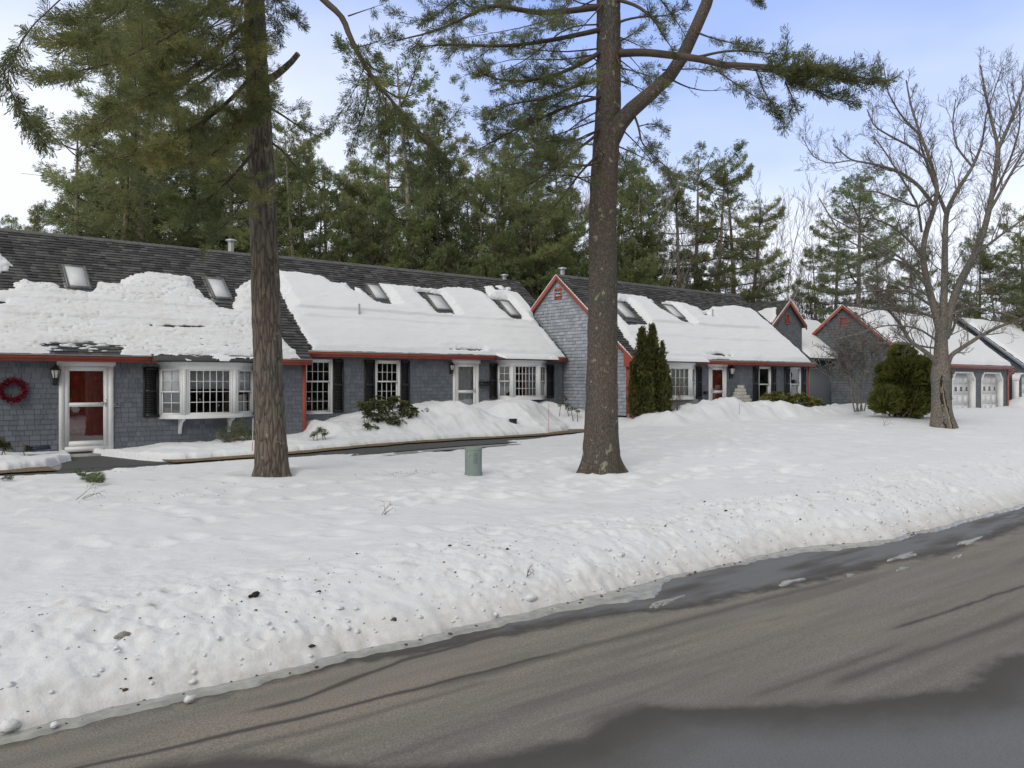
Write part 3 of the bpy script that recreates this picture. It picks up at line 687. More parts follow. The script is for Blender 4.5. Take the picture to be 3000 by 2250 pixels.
def door(parent, fr, u0, u1, z0, z1, dmat, hinge='l', full=True):
    mb = MB(); c = .115
    fr.box(mb, u0, u0 + c, z0, z1 - .15, -.02, .05); fr.box(mb, u1 - c, u1, z0, z1 - .15, -.02, .05)
    fr.box(mb, u0 - .05, u1 + .05, z1 - .15, z1, -.02, .065); fr.box(mb, u0 - .02, u1 + .02, z1 - .17, z1 - .151, -.02, .055)
    um = (u0 + u1) / 2
    mb.hexa([fr.p(um - .015, z1 - .145, .075), fr.p(um + .015, z1 - .145, .075), fr.p(um + .015, z1 - .145, .06), fr.p(um - .015, z1 - .145, .06), fr.p(um - .035, z1 - .01, .075), fr.p(um + .035, z1 - .01, .075), fr.p(um + .035, z1 - .01, .06), fr.p(um - .035, z1 - .01, .06)])
    fr.box(mb, u0 + c, u1 - c, z0, z0 + .13, -.02, .045)
    d = mb.build('door_frame', M['white'], parent)
    a, b, lo, hi = u0 + c + .004, u1 - c - .004, z0 + .134, z1 - .175
    sm = MB(); st = .095
    fr.box(sm, a, a + st, lo, hi, .0, .035); fr.box(sm, b - st, b, lo, hi, .0, .035); fr.box(sm, a + st, b - st, hi - .10, hi, 0, .034); fr.box(sm, a + st, b - st, lo, lo + .12, 0, .034)
    zm = lo + (hi - lo) * .52; fr.box(sm, a + st, b - st, zm - .035, zm + .035, 0, .033)
    for q0, q1, q2, q3 in ((a + st, b - st, lo + .12, zm - .035), (a + st, b - st, zm + .035, hi - .10)):
        fr.box(sm, q0, q0 + .018, q2, q3, .01, .028); fr.box(sm, q1 - .018, q1, q2, q3, .01, .028); fr.box(sm, q0 + .018, q1 - .018, q2, q2 + .018, .01, .027); fr.box(sm, q0 + .018, q1 - .018, q3 - .018, q3, .01, .027)
    s = sm.build('storm_door', M['white'], parent)
    gm = MB(); gm.poly([fr.p(a + st, lo + .12, .014), fr.p(b - st, lo + .12, .014), fr.p(b - st, zm - .035, .014), fr.p(a + st, zm - .035, .014)]); gm.poly([fr.p(a + st, zm + .035, .014), fr.p(b - st, zm + .035, .014), fr.p(b - st, hi - .1, .014), fr.p(a + st, hi - .1, .014)])
    gm.build('pane', M['glass'], s)
    hm = MB(); uh = b - st * .5 if hinge == 'l' else a + st * .5; sgn = -1 if hinge == 'l' else 1
    fr.box(hm, uh - .02, uh + .02, zm - .06, zm + .13, .035, .045); fr.box(hm, min(uh, uh + sgn * .13), max(uh, uh + sgn * .13), zm + .03, zm + .052, .05, .07)
    hm.build('handle', M['nickel'], s)
    im = MB(); fr.box(im, a - .03, b + .03, lo - .05, hi + .03, -.10, -.045)
    wd = (b - a)
    for (p, q) in ((.12, .44), (.56, .88)):
        for (r0, r1) in ((.06, .34), (.40, .72), (.78, .93)):
            x0, x1 = a + wd * p, a + wd * q; y0, y1 = lo + (hi - lo) * r0, lo + (hi - lo) * r1
            for bx in ((x0, x0 + .02, y0, y1), (x1 - .02, x1, y0, y1), (x0 + .02, x1 - .02, y0, y0 + .02), (x0 + .02, x1 - .02, y1 - .02, y1)): fr.box(im, *bx, -.045, -.034)
            fr.box(im, x0 + .05, x1 - .05, y0 + .05, y1 - .05, -.045, -.037)
    im.build('door', dmat, parent)
def lamp(parent, fr, u, z, s=1.0):
    mb = MB(); fr.box(mb, u - .04 * s, u + .04 * s, z - .22 * s, z - .02 * s, .015, .03)
    P = [fr.p(u, z - .10 * s, .03), fr.p(u, z - .17 * s, .08), fr.p(u, z - .15 * s, .13), fr.p(u, z - .08 * s, .13)]; mb.tube(P, .012 * s, 6)
    c = fr.p(u, z, .13)
    def ring(r, zz, k=6): return [(c[0] + r * s * math.cos(i * 2 * math.pi / k), c[1] + r * s * math.sin(i * 2 * math.pi / k), c[2] + zz * s) for i in range(k)]
    mb.prism(ring(.035, -.13), ring(.055, -.07)); mb.prism(ring(.115, .10), ring(.02, .19)); mb.prism(ring(.02, .19), ring(.012, .23)); mb.prism(ring(.015, -.20), ring(.03, -.13))
    for p, q in zip(ring(.058, -.07), ring(.10, .10)): mb.tube([p, q], .007 * s, 4)
    l = mb.build('wall_lamp', M['black'], parent)
    g = MB(); g.prism(ring(.05, -.068), ring(.090, .098)); g.build('lantern_glass', M['lampglass'], l)
def bay(parent, Yw, Yf, xw0, xw1, xf0, xf1, z0, z1, cols, rows, side_cols, rows_s, cover=None, brackets=True, covs=None):
    """canted bay standing out from the facade"""
    mb = MB()
    def trap(e, yb=0): return [(xw0 - e, Yw + .0, 0), (xf0 - e * .5, Yf - e, 0), (xf1 + e * .5, Yf - e, 0), (xw1 + e, Yw + .0, 0)]
    def slab(e, a, b): mb.prism([(x, y, a) for x, y, _ in trap(e)], [(x, y, b) for x, y, _ in trap(e)])
    slab(.03, z0, z0 + .05); slab(.0, z0 + .05, z0 + .12); slab(.0, z1 - .20, z1 - .06); slab(.05, z1 - .06, z1 - .03); slab(.08, z1 - .03, z1)
    b = mb.build('bay_window', M['white'], parent)
    fs = [((xw0, Yw), (xf0, Yf), side_cols, rows_s), ((xf0, Yf), (xf1, Yf), cols, rows), ((xf1, Yf), (xw1, Yw), side_cols, rows_s)]
    post = MB(); sash = MB(); glass = MB(); cov = MB()
    for k, (A, B, nc, rw) in enumerate(fs):
        fr = Fr(A, (B[0] - A[0], B[1] - A[1])); Ln = math.hypot(B[0] - A[0], B[1] - A[1]); lo, hi = z0 + .12, z1 - .20
        e = .055 if k != 1 else .10
        fr.box(post, .0, e, lo, hi, -.05, .012); post.build('post', M['white'], b); post = MB(); fr.box(post, Ln - e, Ln, lo, hi, -.05, .012); post.build('post', M['white'], b); post = MB()
        if k == 1: fr.box(post, e, e + .06, lo, hi, -.05, -.004); fr.box(post, Ln - e - .06, Ln - e, lo, hi, -.05, -.004); post.build('mullion', M['white'], b); post = MB(); e += .06
        a, c = e, Ln - e
        def sf(lo, hi, rows, n, s=.04):
            fr.box(sash, a, a + s, lo, hi, n - .03, n); fr.box(sash, c - s, c, lo, hi, n - .03, n); fr.box(sash, a + s, c - s, hi - s, hi, n - .03, n - .001); fr.box(sash, a + s, c - s, lo, lo + s, n - .03, n - .001)
            for i in range(1, nc): x = a + s + (c - a - 2 * s) * i / nc; fr.box(sash, x - .008, x + .008, lo + s, hi - s, n - .024, n - .006)
            for i in range(1, rows): z = lo + s + (hi - lo - 2 * s) * i / rows; fr.box(sash, a + s, c - s, z - .008, z + .008, n - .023, n - .007)
            glass.poly([fr.p(a + .02, lo + .02, n - .027), fr.p(c - .02, lo + .02, n - .027), fr.p(c - .02, hi - .02, n - .027), fr.p(a + .02, hi - .02, n - .027)])
        if isinstance(rw, tuple): m_ = (lo + hi) / 2; sf(m_ - .02, hi, rw[0], -.005); sf(lo, m_ + .02, rw[1], -.036)
        else: sf(lo, hi, rw, -.008)
        if covs and covs[k] is not None:
            fr.box(cov, a + .0, c - .0, lo + (hi - lo) * covs[k], hi, -.062, -.057)
    sash.build('sash', M['white'], b); glass.build('pane', M['glass'], b)
    if covs: cov.build('blind', M['blind'], b)
    if cover == 'curtain':
        cm = MB(); n = 120
        P = [(xf0 + .05 + (xf1 - xf0 - .1) * i / n, Yf + .10 + .018 * math.sin(i * .9) + .01 * math.sin(i * 2.3)) for i in range(n + 1)]
        for i in range(n): cm.poly([(P[i][0], P[i][1], z0 + .12), (P[i+1][0], P[i+1][1], z0 + .12), (P[i+1][0], P[i+1][1], z1 - .2), (P[i][0], P[i][1], z1 - .2)])
        cm.build('curtain', M['curtain'], b)
    if brackets:
        for x in (xf0 + .02, xf1 - .10):
            bm_ = MB(); pr = [(0, z0), (.40, z0), (.40, z0 - .04), (.20, z0 - .10), (.09, z0 - .25), (.07, z0 - .42), (0, z0 - .42)]
            bm_.prism([(x, Yw - p, z) for p, z in pr], [(x + .07, Yw - p, z) for p, z in pr]); bm_.build('bracket', M['white'], b)
    return b
def roofmap(Y0, Z0):
    """(X, s, n): s up the slope from the eave edge, n off the slope"""
    return lambda x, s, n=0: (x, Y0 + s * COSP - n * SINP, Z0 + s * SINP + n * COSP)
def roof(parent, X0, X1, Ye, Ze, Yr, Yb, seed, trim='red', rake0=True, rake1=True, ridgecap=True, exp=.14):
    f = roofmap(Ye, Ze); S = (Yr - Ye) / COSP; Zr = Ze + TAN * (Yr - Ye); Zb = Zr - TAN * (Yb - Yr)
    mb = MB(); th = .10
    # two slabs
    for (ya, za, yb_, zb_) in ((Ye, Ze, Yr, Zr), (Yr, Zr, Yb, Zb)):
        mb.hexa([(X0, ya, za - th), (X1, ya, za - th), (X1, yb_, zb_ - th), (X0, yb_, zb_ - th), (X0, ya, za), (X1, ya, za), (X1, yb_, zb_), (X0, yb_, zb_)], .3)
    rg = np.random.default_rng(seed)
    shingles(mb, f, X0 - .02, X1 + .02, -.02, S, exp, (.13, .32), .034, rg, gap=.0, jit=.0)
    # dimensional tabs
    if ridgecap:
        x = X0
        while x < X1:
            x2 = min(x + .2, X1); t = rg.uniform(.9, 1.2)
            for sg in (-1, 1):
                mb.add([(x, Yr, Zr + .05), (x2 + .03, Yr, Zr + .036), (x2 + .03, Yr + sg * .14, Zr + .036 - .115), (x, Yr + sg * .14, Zr + .05 - .115)], [(0, 1, 2, 3)], t)
            x += .2
    return mb.build('roof', M['roofing'], parent), f, S
def rakeboard(parent, X, Ye, Ze, Yr, Yb, mat, side=-1, w=.17, edge=True):
    """boards along the gable slopes at plane X; side -1 = faces -X"""
    mb = MB(); em = MB(); Zr = Ze + TAN * (Yr - Ye); Zb = Zr - TAN * (Yb - Yr); x0, x1 = (X - .03, X + .02) if side < 0 else (X - .02, X + .03)
    e0, e1 = (X - .045, X + .02) if side < 0 else (X - .02, X + .045)
    for (ya, za, yb_, zb_) in ((Ye, Ze, Yr, Zr), (Yb, Zb, Yr, Zr)):
        mb.hexa([(x0, ya, za - .02 - w), (x1, ya, za - .02 - w), (x1, yb_, zb_ - .02 - w), (x0, yb_, zb_ - .02 - w), (x0, ya, za - .0), (x1, ya, za - .0), (x1, yb_, zb_ - .0), (x0, yb_, zb_ - .0)])
        em.hexa([(e0, ya, za), (e1, ya, za), (e1, yb_, zb_), (e0, yb_, zb_), (e0, ya, za + .03), (e1, ya, za + .03), (e1, yb_, zb_ + .03), (e0, yb_, zb_ + .03)])
    mb.build('rake_board', mat, parent)
    if edge: em.build('drip_edge', M['white'], parent)
def eave(parent, segs, Y, Z, mat, depth=.22):
    mb = MB()
    for a, b in segs:
        mb.box((a, Y - .02, Z - .15), (b, Y + .03, Z - .03)); mb.box((a, Y + .03, Z - .15), (b, Y + depth, Z - .13)); mb.box((a, Y - .06, Z - .085), (b, Y - .021, Z - .012))
    mb.build('fascia', mat, parent)
    em = MB()
    for a, b in segs: em.box((a, Y - .075, Z - .008), (b, Y - .03, Z + .016))
    em.build('drip_edge', M['metal'], parent)
def gable(parent, X, Y0, Y1, zb, Ye, Ze, Yr, mat, seed, exp=.127, side=-1, th=.014, name='gable_wall', zstart=None):
    """shingled end wall; side -1 faces the camera's left"""
    Zr = Ze + TAN * (Yr - Ye)
    halfs = [(-TAN, 1, Ze - TAN * Ye - .10), (TAN, 1, Zr + TAN * Yr - .10)]
    f = (lambda u, z, n=0: (X - n, u, z)) if side < 0 else (lambda u, z, n=0: (X + n, u, z))
    mb = MB(); shingles(mb, f, Y0, Y1, zb, Zr, exp, (.09, .24), th, np.random.default_rng(seed), halfs)
    P = [(Y0, zb), (Y1, zb), (Y1, Zr)]
    P = [(Y0, zb), (Y1, zb), (Y1, Zr + 2), (Y0, Zr + 2)]
    for hf in halfs: P = clip_half(P, *hf)
    mb.prism([f(y, z, -.10) for y, z in P], [f(y, z, -.003) for y, z in P], .5)
    return mb.build(name, mat, parent)
def skylight(parent, f, px4, Ye, Ze, hgt=.11):
    pts = [on_plane(x, y, Ye, Ze + hgt / COSP, TAN) for x, y in px4]
    S_ = [((p[1] - Ye) / COSP) for p in pts]; Xs = [p[0] for p in pts]
    x0, x1 = (Xs[0] + Xs[3]) / 2, (Xs[1] + Xs[2]) / 2; s1, s0 = (S_[0] + S_[1]) / 2, (S_[2] + S_[3]) / 2
    # allow for the thickness: the far side is seen along the top
    mb = MB(); b = .055
    def bx(m, a, c, d, e, n0, n1): m.hexa([f(a, d, n0), f(c, d, n0), f(c, e, n0), f(a, e, n0), f(a, d, n1), f(c, d, n1), f(c, e, n1), f(a, e, n1)])
    bx(mb, x0, x0 + b, s0, s1, 0, hgt); bx(mb, x1 - b, x1, s0, s1, 0, hgt); bx(mb, x0 + b, x1 - b, s0, s0 + b, 0, hgt - .001); bx(mb, x0 + b, x1 - b, s1 - b, s1, 0, hgt - .001)
    bx(mb, x0 - .06, x1 + .06, s0 - .14, s1 + .10, .01, .028)
    k = mb.build('skylight', M['skyframe'], parent)
    g = MB(); bx(g, x0 + b, x1 - b, s0 + b, s1 - b, hgt - .04, hgt - .02); g.build('skylight_glass', M['skyglass'], k)
    return x0, x1, s0, s1
def poly_sdf(px, py, poly):
    P = np.array(poly); Q = np.roll(P, -1, 0); d = np.full(px.shape, 1e9); ins = np.zeros(px.shape, bool)
    for (ax, ay), (bx_, by) in zip(P, Q):
        ex, ey = bx_ - ax, by - ay; wx, wy = px - ax, py - ay; t = np.clip((wx * ex + wy * ey) / (ex * ex + ey * ey + 1e-12), 0, 1)
        d = np.minimum(d, np.hypot(wx - t * ex, wy - t * ey))
        c = ((ay > py) != (by > py)); xi = (bx_ - ax) * (py - ay) / ((by - ay) if by != ay else 1e-12) + ax; ins ^= c & (px < xi)
    return np.where(ins, d, -d)
def roof_snow(label, f, Ye, Ze, polys, holes, X0, X1, S, tmax, rough, seed, edge=.05, step=.03, top=0, pit=0, dirt=0, rects=(), bands=()):
    def topoly(pp, off): 
        out = []
        for q in pp:
            if len(q) == 3: out.append((q[0], q[1]))           # already (X, s)
            else: x, y, z = on_plane(q[0], q[1], Ye, Ze + off / COSP, TAN); out.append((x, (y - Ye) / COSP))
        return out
    xs = np.arange(X0 - .05, X1 + .05, step); ss = np.arange(-.05, S, step); X, Sx = np.meshgrid(xs, ss)
    d = np.full(X.shape, -9.0)
    for pp in polys: d = np.maximum(d, poly_sdf(X, Sx, topoly(pp, tmax * .5)))
    for pp in holes: d = np.minimum(d, -poly_sdf(X, Sx, topoly(pp, tmax * .4)))
    for (x0, x1, s0, s1) in rects:
        d = np.minimum(d, np.maximum(np.maximum(x0 - X, X - x1), np.maximum(s0 - Sx, Sx - s1)))
    ek = sst((Sx - .02) / .25); d = d + ek * (edge * fbm(X * 4, Sx * 5, 4, seed) + edge * .5 * fbm(X * 12, Sx * 14, 2, seed + 3))
    wd_ = tmax * (1.4 + 1.6 * sst(.5 + fbm(X * .8, Sx * .8, 2, seed + 43))); T = tmax * np.clip(d / wd_, 0, 1)**.55
    T = T * (1 + .25 * fbm(X * .6, Sx * .8, 3, seed + 5)) + rough * fbm(X * 2.4, Sx * 7, 4, seed + 9) * sst(d / .15); T = T * (.35 + .65 * sst((Sx + .03) / .30))
    for (sb, amp_) in bands:      # sagging steps across the slope
        w_ = sb + .12 * fbm(X * .5, X * 0, 3, seed + 21); T = T + amp_ * np.tanh((Sx - w_) / .035) * sst(d / .4) * sst(1.2 + 1.5 * fbm(X * .4, X * 0, 2, seed + 23))
    if pit:
        pn = fbm(X * 7, Sx * 15, 4, seed + 13); T = T - pit * np.clip((pn - .10) * 3, 0, 1.2) * (.35 + .65 * sst(fbm(X * .9, Sx * 1.4, 3, seed + 41) * 2 + .5)) * sst(d / .1)
        T = np.where(d > .02, np.maximum(T, .012), T)
    T = np.where(d > 0, np.maximum(T, .004), -.03)
    xx, yy, zz = f(X, Sx, T + .02)
    kp = (d > -.035); GMk = kp[:-1,:-1] & kp[1:,1:] & kp[1:,:-1] & kp[:-1,1:]
    dm = np.clip(dirt * (.5 + fbm(X * 3, Sx * 5, 4, seed + 31)), 0, 1) if dirt else np.zeros(X.shape)
    o = grid_obj('roof_snow', xx, yy, zz, M['snow'], GMk, {'dirt': dm}); tag(o, label, 'roof snow', None, 'stuff'); return o
def vent_cap(parent, px, py_top, py_bot, Y, r=.09, name='roof_vent'):
    x = XatY(px, Y); zt, zb = ZatY(px, py_top, Y), ZatY(px, py_bot, Y)
    mb = MB(); mb.tube([(x, Y, zb - .6), (x, Y, zt - .12)], r, 14); mb.tube([(x, Y, zt - .13), (x, Y, zt - .08)], [r * 1.2, r * 1.2], 14); mb.tube([(x, Y, zt - .08), (x, Y, zt - .03), (x, Y, zt)], [r * 1.9, r * 1.8, r * .7], 14)
    mb.build(name, M['metal'], parent)
def pipe(parent, px, py_top, py_bot, Ye, Ze, r=.035):
    x, y, z = on_plane(px, py_bot, Ye, Ze + .12, TAN); b = math.hypot(x, y); mb = MB()
    dpt = CU * x + SU * y; zt = CAMZ + (HY - py_top) / F_PX * dpt
    mb.tube([(x, y, z - .3), (x, y, zt)], r, 10); mb.build('plumbing_vent', M['metal'], parent)
def text(parent, s, fr, u, z, size, mat, n=.03):
    cu = bpy.data.curves.new('house_number', 'FONT'); cu.body = s; cu.size = size; cu.extrude = .006; cu.materials.append(mat)
    o = bpy.data.objects.new('house_number', cu); COL.objects.link(o); o.parent = parent
    bpy.context.view_layer.update(); me = bpy.data.meshes.new_from_object(o); bpy.data.objects.remove(o); o = bpy.data.objects.new('house_number', me); COL.objects.link(o); o.parent = parent
    o.location = fr.p(u, z, n); o.rotation_euler = (R(90), 0, math.atan2(fr.d[1], fr.d[0]))

# ------------------------------------------------------------------ house at the left (door 62)
H1E, H1Z, H1R = 22.33, 2.42, 26.72
X1E = 10.50
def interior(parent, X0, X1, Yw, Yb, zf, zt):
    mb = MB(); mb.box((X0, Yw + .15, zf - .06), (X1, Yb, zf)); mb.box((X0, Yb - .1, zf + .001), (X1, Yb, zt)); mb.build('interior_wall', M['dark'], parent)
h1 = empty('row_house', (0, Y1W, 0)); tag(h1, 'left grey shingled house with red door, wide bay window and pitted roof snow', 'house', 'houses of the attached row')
for_h1 = h1
def P_(o): # parent at an empty that is offset: keep world coordinates
    return o
h1.location = (0, 0, 0)
fr1 = Fr((0, Y1W), (1, 0))
d0, d1 = XatY(172, Y1W), XatY(331, Y1W); dz0, dz1 = .0, ZatY(250, 1053, Y1W)
bx0, bx1 = XatY(465, Y1W), XatY(742, Y1W); Yf1 = 22.14; fx0, fx1 = XatY(535, Yf1), XatY(694, Yf1)
bz0, bz1 = .77, 2.30
holes1 = [(d0, d1, -.02, dz1), (bx0 + .02, bx1 - .02, bz0 + .02, bz1)]
mb = MB(); backing(mb, fr1, -8, 10.40, -.4, 2.36, holes1)
rgs = np.random.default_rng(1); shingles(mb, fr1.p, -8, 10.33, -.30, 2.30, .127, (.10, .24), .015, rgs, (), holes1)
mb.box((10.30, Y1W + .0, -.4), (10.40, 27.0, 2.4)); mb.build('wall', M['siding'], h1)
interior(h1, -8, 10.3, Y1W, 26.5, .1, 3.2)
rf, f1, S1 = roof(h1, -8.2, X1E, H1E, H1Z, H1R, 31, 3)
eave(h1, [(-8.2, XatY(690 * 0 + 655, 22.33) - .0 if False else XatY(672, H1E) - 1.9), (XatY(866, H1E) if False else 8.98, X1E)], H1E, H1Z, M['red'])
mb = MB(); mb.box((10.325, Y1W - .03, -.32), (10.44, Y1W + .08, 2.27)); mb.build('corner_board', M['red'], h1)
rakeboard(h1, X1E - .03, H1E, H1Z, H1R, 31, M['red'], 1, .14, False)
door(h1, fr1, d0, d1, dz0, dz1, M['reddoor'])
bay(h1, Y1W, Yf1, bx0, bx1, fx0, fx1, bz0, bz1, 6, 4, 2, (2, 2), covs=[.52, .56, .52])
# little skirt roof over the bay
def skirt(parent, xa, xb, Ye, Ze, Yf, z1, seed, sparse=False, lab=''):
    mb = MB(); z0 = z1 + .012; y0 = Yf - .14
    Zt = Ze + .05
    mb.hexa([(xa - .1, y0, z0), (xb + .1, y0, z0), (xb + .35, Ye + .10, z0), (xa - .35, Ye + .10, z0), (xa - .1, y0, z0 + .03), (xb + .1, y0, z0 + .03), (xb + .30, Ye + .10, Zt + .06), (xa - .30, Ye + .10, Zt + .06)], .4)
    mb.build('bay_roof', M['roofing'], parent)
    nu, nv = int((xb - xa) / .03), 16; U, V = np.meshgrid(np.linspace(0, 1, nu), np.linspace(-.06, 1.10, nv))
    xl = xa - .1 - .2 * V; xr = xb + .1 + .2 * V; XX = xl + (xr - xl) * U; YY = y0 + (Ye + .10 - y0) * V; ZZ = z0 + .03 + (Zt + .06 - z0 - .03) * V
    cover_ = (.02 if sparse else .75) + 1.1 * fbm(XX * 2.2, YY * 6, 4, seed + 60) - (.25 if sparse else 0) * (V < .4); ed = np.minimum(np.minimum(U, 1 - U) * (xb - xa), (V + .06) * .3)
    T = (.035 if sparse else .085) * np.sqrt(np.clip(ed / .06, 0, 1)) * np.clip(cover_ * 4, 0, 1)**.5; kp = cover_ > -.02
    o = grid_obj('roof_snow', XX, YY, ZZ + np.where(cover_ > 0, T, -.01), M['snow'], kp[:-1,:-1] & kp[1:,1:] & kp[1:,:-1] & kp[:-1,1:], {'dirt': XX * 0}); tag(o, lab, 'roof snow', None, 'stuff')
skirt(h1, bx0, bx1, H1E, H1Z, Yf1, bz1, 4, True, 'patchy melting snow above the left bay window')
shutter(h1, fr1, XatY(419, Y1W), XatY(463, Y1W), ZatY(440, 1222, Y1W), ZatY(440, 1076, Y1W)); shutter(h1, fr1, bx1 + .03, bx1 + .42, ZatY(440, 1222, Y1W), ZatY(440, 1076, Y1W))
lamp(h1, fr1, XatY(160, Y1W), ZatY(160, 1098, Y1W), 1.15)
text(h1, '62', fr1, XatY(327, Y1W) + .03, ZatY(335, 1192, Y1W), .17, M['nickel'])
mb = MB(); fr1.box(mb, XatY(333, Y1W) - .012, XatY(333, Y1W) + .016, ZatY(333, 1216, Y1W), ZatY(333, 1206, Y1W), .01, .03); mb.build('doorbell', M['brass'], h1)
sk = [[(181,769),(249,773),(265,835),(194,834)], [(601,807),(653,810),(678,866),(623,868)]]
r1 = [skylight(h1, f1, s, H1E, H1Z) for s in sk]
vent_cap(h1, 677, 700, 742, 27.3, .10)
top = [(-30,860),(0,849),(42,842),(42,826),(68,816),(100,825),(160,826),(176,842),(254,854),(277,847),(291,823),(348,828),(357,814),(390,802),(423,792),(498,800),(559,809),(571,837),(597,866),(630,884),(639,896),(682,901),(686,870),(700,862),(688,850),(712,826),(739,811),(756,830),(800,920),(827,990),(850,1010),(880,1046),(892,1060)]
poly1 = top + [(10.25, -.01, 0), (-8, -.01, 0), (-8, 2.2, 0)]
poly1b = [(-60,740),(0,740),(12,752),(33,774),(22,786),(24,792),(0,794),(-60,790)]
hl = [[(118,1006),(150,999),(250,1001),(365,1012),(352,1024),(350,1050),(152,1046),(145,1016)],
      [(540,1052),(585,1038),(600,1046),(640,1036),(680,1040),(720,1050),(760,1058),(540,1060)], [(440,951),(520,952),(612,953),(600,957),(470,955)], [(-10,880),(12,882),(14,888),(-10,888)]]
roof_snow('thin pitted old snow over the lower roof of the left house', f1, H1E, H1Z, [poly1, poly1b], hl, -8, X1E, S1, .085, .016, 201, edge=.075, pit=.032, dirt=.35, step=.024, bands=[(2.3, .02), (1.6, .02)])
mb = MB(); rg = np.random.default_rng(8)   # slush left on the melted strips
for i in range(46):
    x, s_ = (rg.uniform(3.0, 5.0), rg.uniform(.12, .42)) if i < 26 else (rg.uniform(6.4, 8.8), rg.uniform(-.02, .2))
    p = f1(x, s_, .03); r = rg.uniform(.03, .11); blob(mb, p, (r * 1.6, r * .7, r * .35), rg, 8)
o = mb.build('slush', M['snow']); tag(o, 'slushy lumps left on the bare strips by the left eave', None, None, 'stuff')

# ------------------------------------------------------------------ middle house (door 61)
H2E, H2Z, H2R = 22.65, 2.69, 26.77; X2S, X2E = 10.44, 21.22
h2 = empty('row_house'); tag(h2, 'middle grey shingled house with white door, tall black-shuttered windows and smooth roof snow', 'house', 'houses of the attached row')
fr2 = Fr((0, Y2W), (1, 0))
wA = (XatY(889, Y2W), XatY(974, Y2W), ZatY(930, 1213, Y2W), ZatY(930, 1051, Y2W)); wB = (XatY(1097.5, Y2W), XatY(1171.5, Y2W), wA[2], wA[3])
e0, e1 = XatY(1326, Y2W), XatY(1401, Y2W); ez1 = ZatY(1363, 1050.5, Y2W); ez0 = ez1 - 2.36
Yf2 = 22.42; c0, c1, c2, c3 = XatY(1456, Y2W), XatY(1600, Y2W), XatY(1499, Yf2), XatY(1583, Yf2); cz0, cz1 = 1.10, 2.56
holes2 = [wA, wB, (e0, e1, ez0, ez1), (c0 + .02, c1 - .02, cz0 + .02, cz1)]
mb = MB(); backing(mb, fr2, X2S, X2E - .0, -.3, 2.62, holes2); shingles(mb, fr2.p, X2S, X2E - .02, -.2, 2.56, .127, (.10, .24), .015, np.random.default_rng(2), (), holes2); mb.build('wall', M['siding'], h2)
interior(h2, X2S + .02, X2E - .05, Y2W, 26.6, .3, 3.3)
rf, f2, S2 = roof(h2, X2S + .1 - .08, X2E, H2E, H2Z, H2R, 31, 5)
mb = MB(); Zr = H2Z + TAN * (H2R - H2E); sA = (24.9 - H2E) / COSP   # the roof runs on behind the next house
mb.hexa([(X2E, 24.9, H2Z + TAN * 2.25 - .1), (22.2, 24.9, H2Z + TAN * 2.25 - .1), (22.2, H2R, Zr - .1), (X2E, H2R, Zr - .1), (X2E, 24.9, H2Z + TAN * 2.25), (22.2, 24.9, H2Z + TAN * 2.25), (22.2, H2R, Zr), (X2E, H2R, Zr)], .3)
shingles(mb, f2, X2E + .03, 22.2, sA, S2, .14, (.16, .36), .022, np.random.default_rng(6), gap=0); mb.build('roof', M['roofing'], h2)
eave(h2, [(10.52, c0 - .1), (XatY(1590, H2E) + .5, X2E - .02)], H2E, H2Z, M['red'])
mun = dict(cols=4)
window(h2, fr2, *wA, 4, 2, 3, .60); window(h2, fr2, *wB, 4, 2, 3, .60, cover=('curtain', .8, 2.3) if False else None)
sz0, sz1 = ZatY(990, 1208, Y2W), ZatY(990, 1053, Y2W)
for a, b in ((974.5, 1004.5), (1067, 1096.5), (1172.5, 1198.5)): shutter(h2, fr2, XatY(a, Y2W), XatY(b, Y2W), sz0, sz1)
for a, b in ((1433.5, 1455), (1601.5, 1621)): shutter(h2, fr2, XatY(a, Y2W), XatY(b, Y2W), ZatY(1445, 1168, Y2W), ZatY(1445, 1066, Y2W))
door(h2, fr2, e0, e1, ez0, ez1, M['white'])
bay(h2, Y2W, Yf2, c0, c1, c2, c3, cz0, cz1, 6, 4, 2, (2, 1), brackets=False)
skirt(h2, c0, c1, H2E, H2Z - .06, Yf2, cz1, 14, False, 'snow lying over the middle bay window')
lamp(h2, fr2, XatY(1319, Y2W), ZatY(1319, 1078, Y2W), .95)
mb = MB(); fr2.box(mb, XatY(1402, Y2W), XatY(1431, Y2W), ZatY(1415, 1131, Y2W), ZatY(1415, 1119, Y2W), .02, .16); fr2.box(mb, XatY(1402, Y2W) - .01, XatY(1431, Y2W) + .01, ZatY(1415, 1119, Y2W), ZatY(1415, 1117, Y2W), .02, .18); o = mb.build('mailbox', M['black']); tag(o, 'black wall mailbox between the white door and the bay window of the middle house', 'mailbox')
text(h2, '61', fr2, XatY(1402, Y2W) + .03, ZatY(1405, 1146, Y2W), .13, M['nickel'])
sk2 = [[(1067,825),(1111,828),(1134,873),(1096,868)], [(1246,857),(1291,857),(1320,904),(1274,900)], [(1456,874),(1490,876),(1523,922),(1490,917)]]
r2 = [skylight(h2, f2, s, H2E, H2Z) for s in sk2]
vent_cap(h2, 1477, 803, 825, 27.2, .10)
pipe(h2, 1052.5, 890, 926, H2E, H2Z)
gap = lambda r, l=.22, b=.15: (r[0] - l, r[1] + .04, r[2] - b, r[3] + .10)
top2 = [(10.62, 4.9, 0),(822,789),(856,791),(947,806),(973,821),(1012,826),(1036,847),(1039,834),(1056,843),(1082,863),(1104,867),(1121,876),(1136,873),(1124,850),(1110,826),(1147,830),(1234,839),(1277,843),(1312,835),(1377,840),(1403,850),(1425,861),(1419,834),(1440,833),(1450,846),(1503,850),(1530,862),(1568,878),(1585,905),(21.15, 2.6, 0),(21.15, -.01, 0)]
poly2 = top2 + [(X2S + .24, -.01, 0), (X2S + .20, 2.0, 0)]
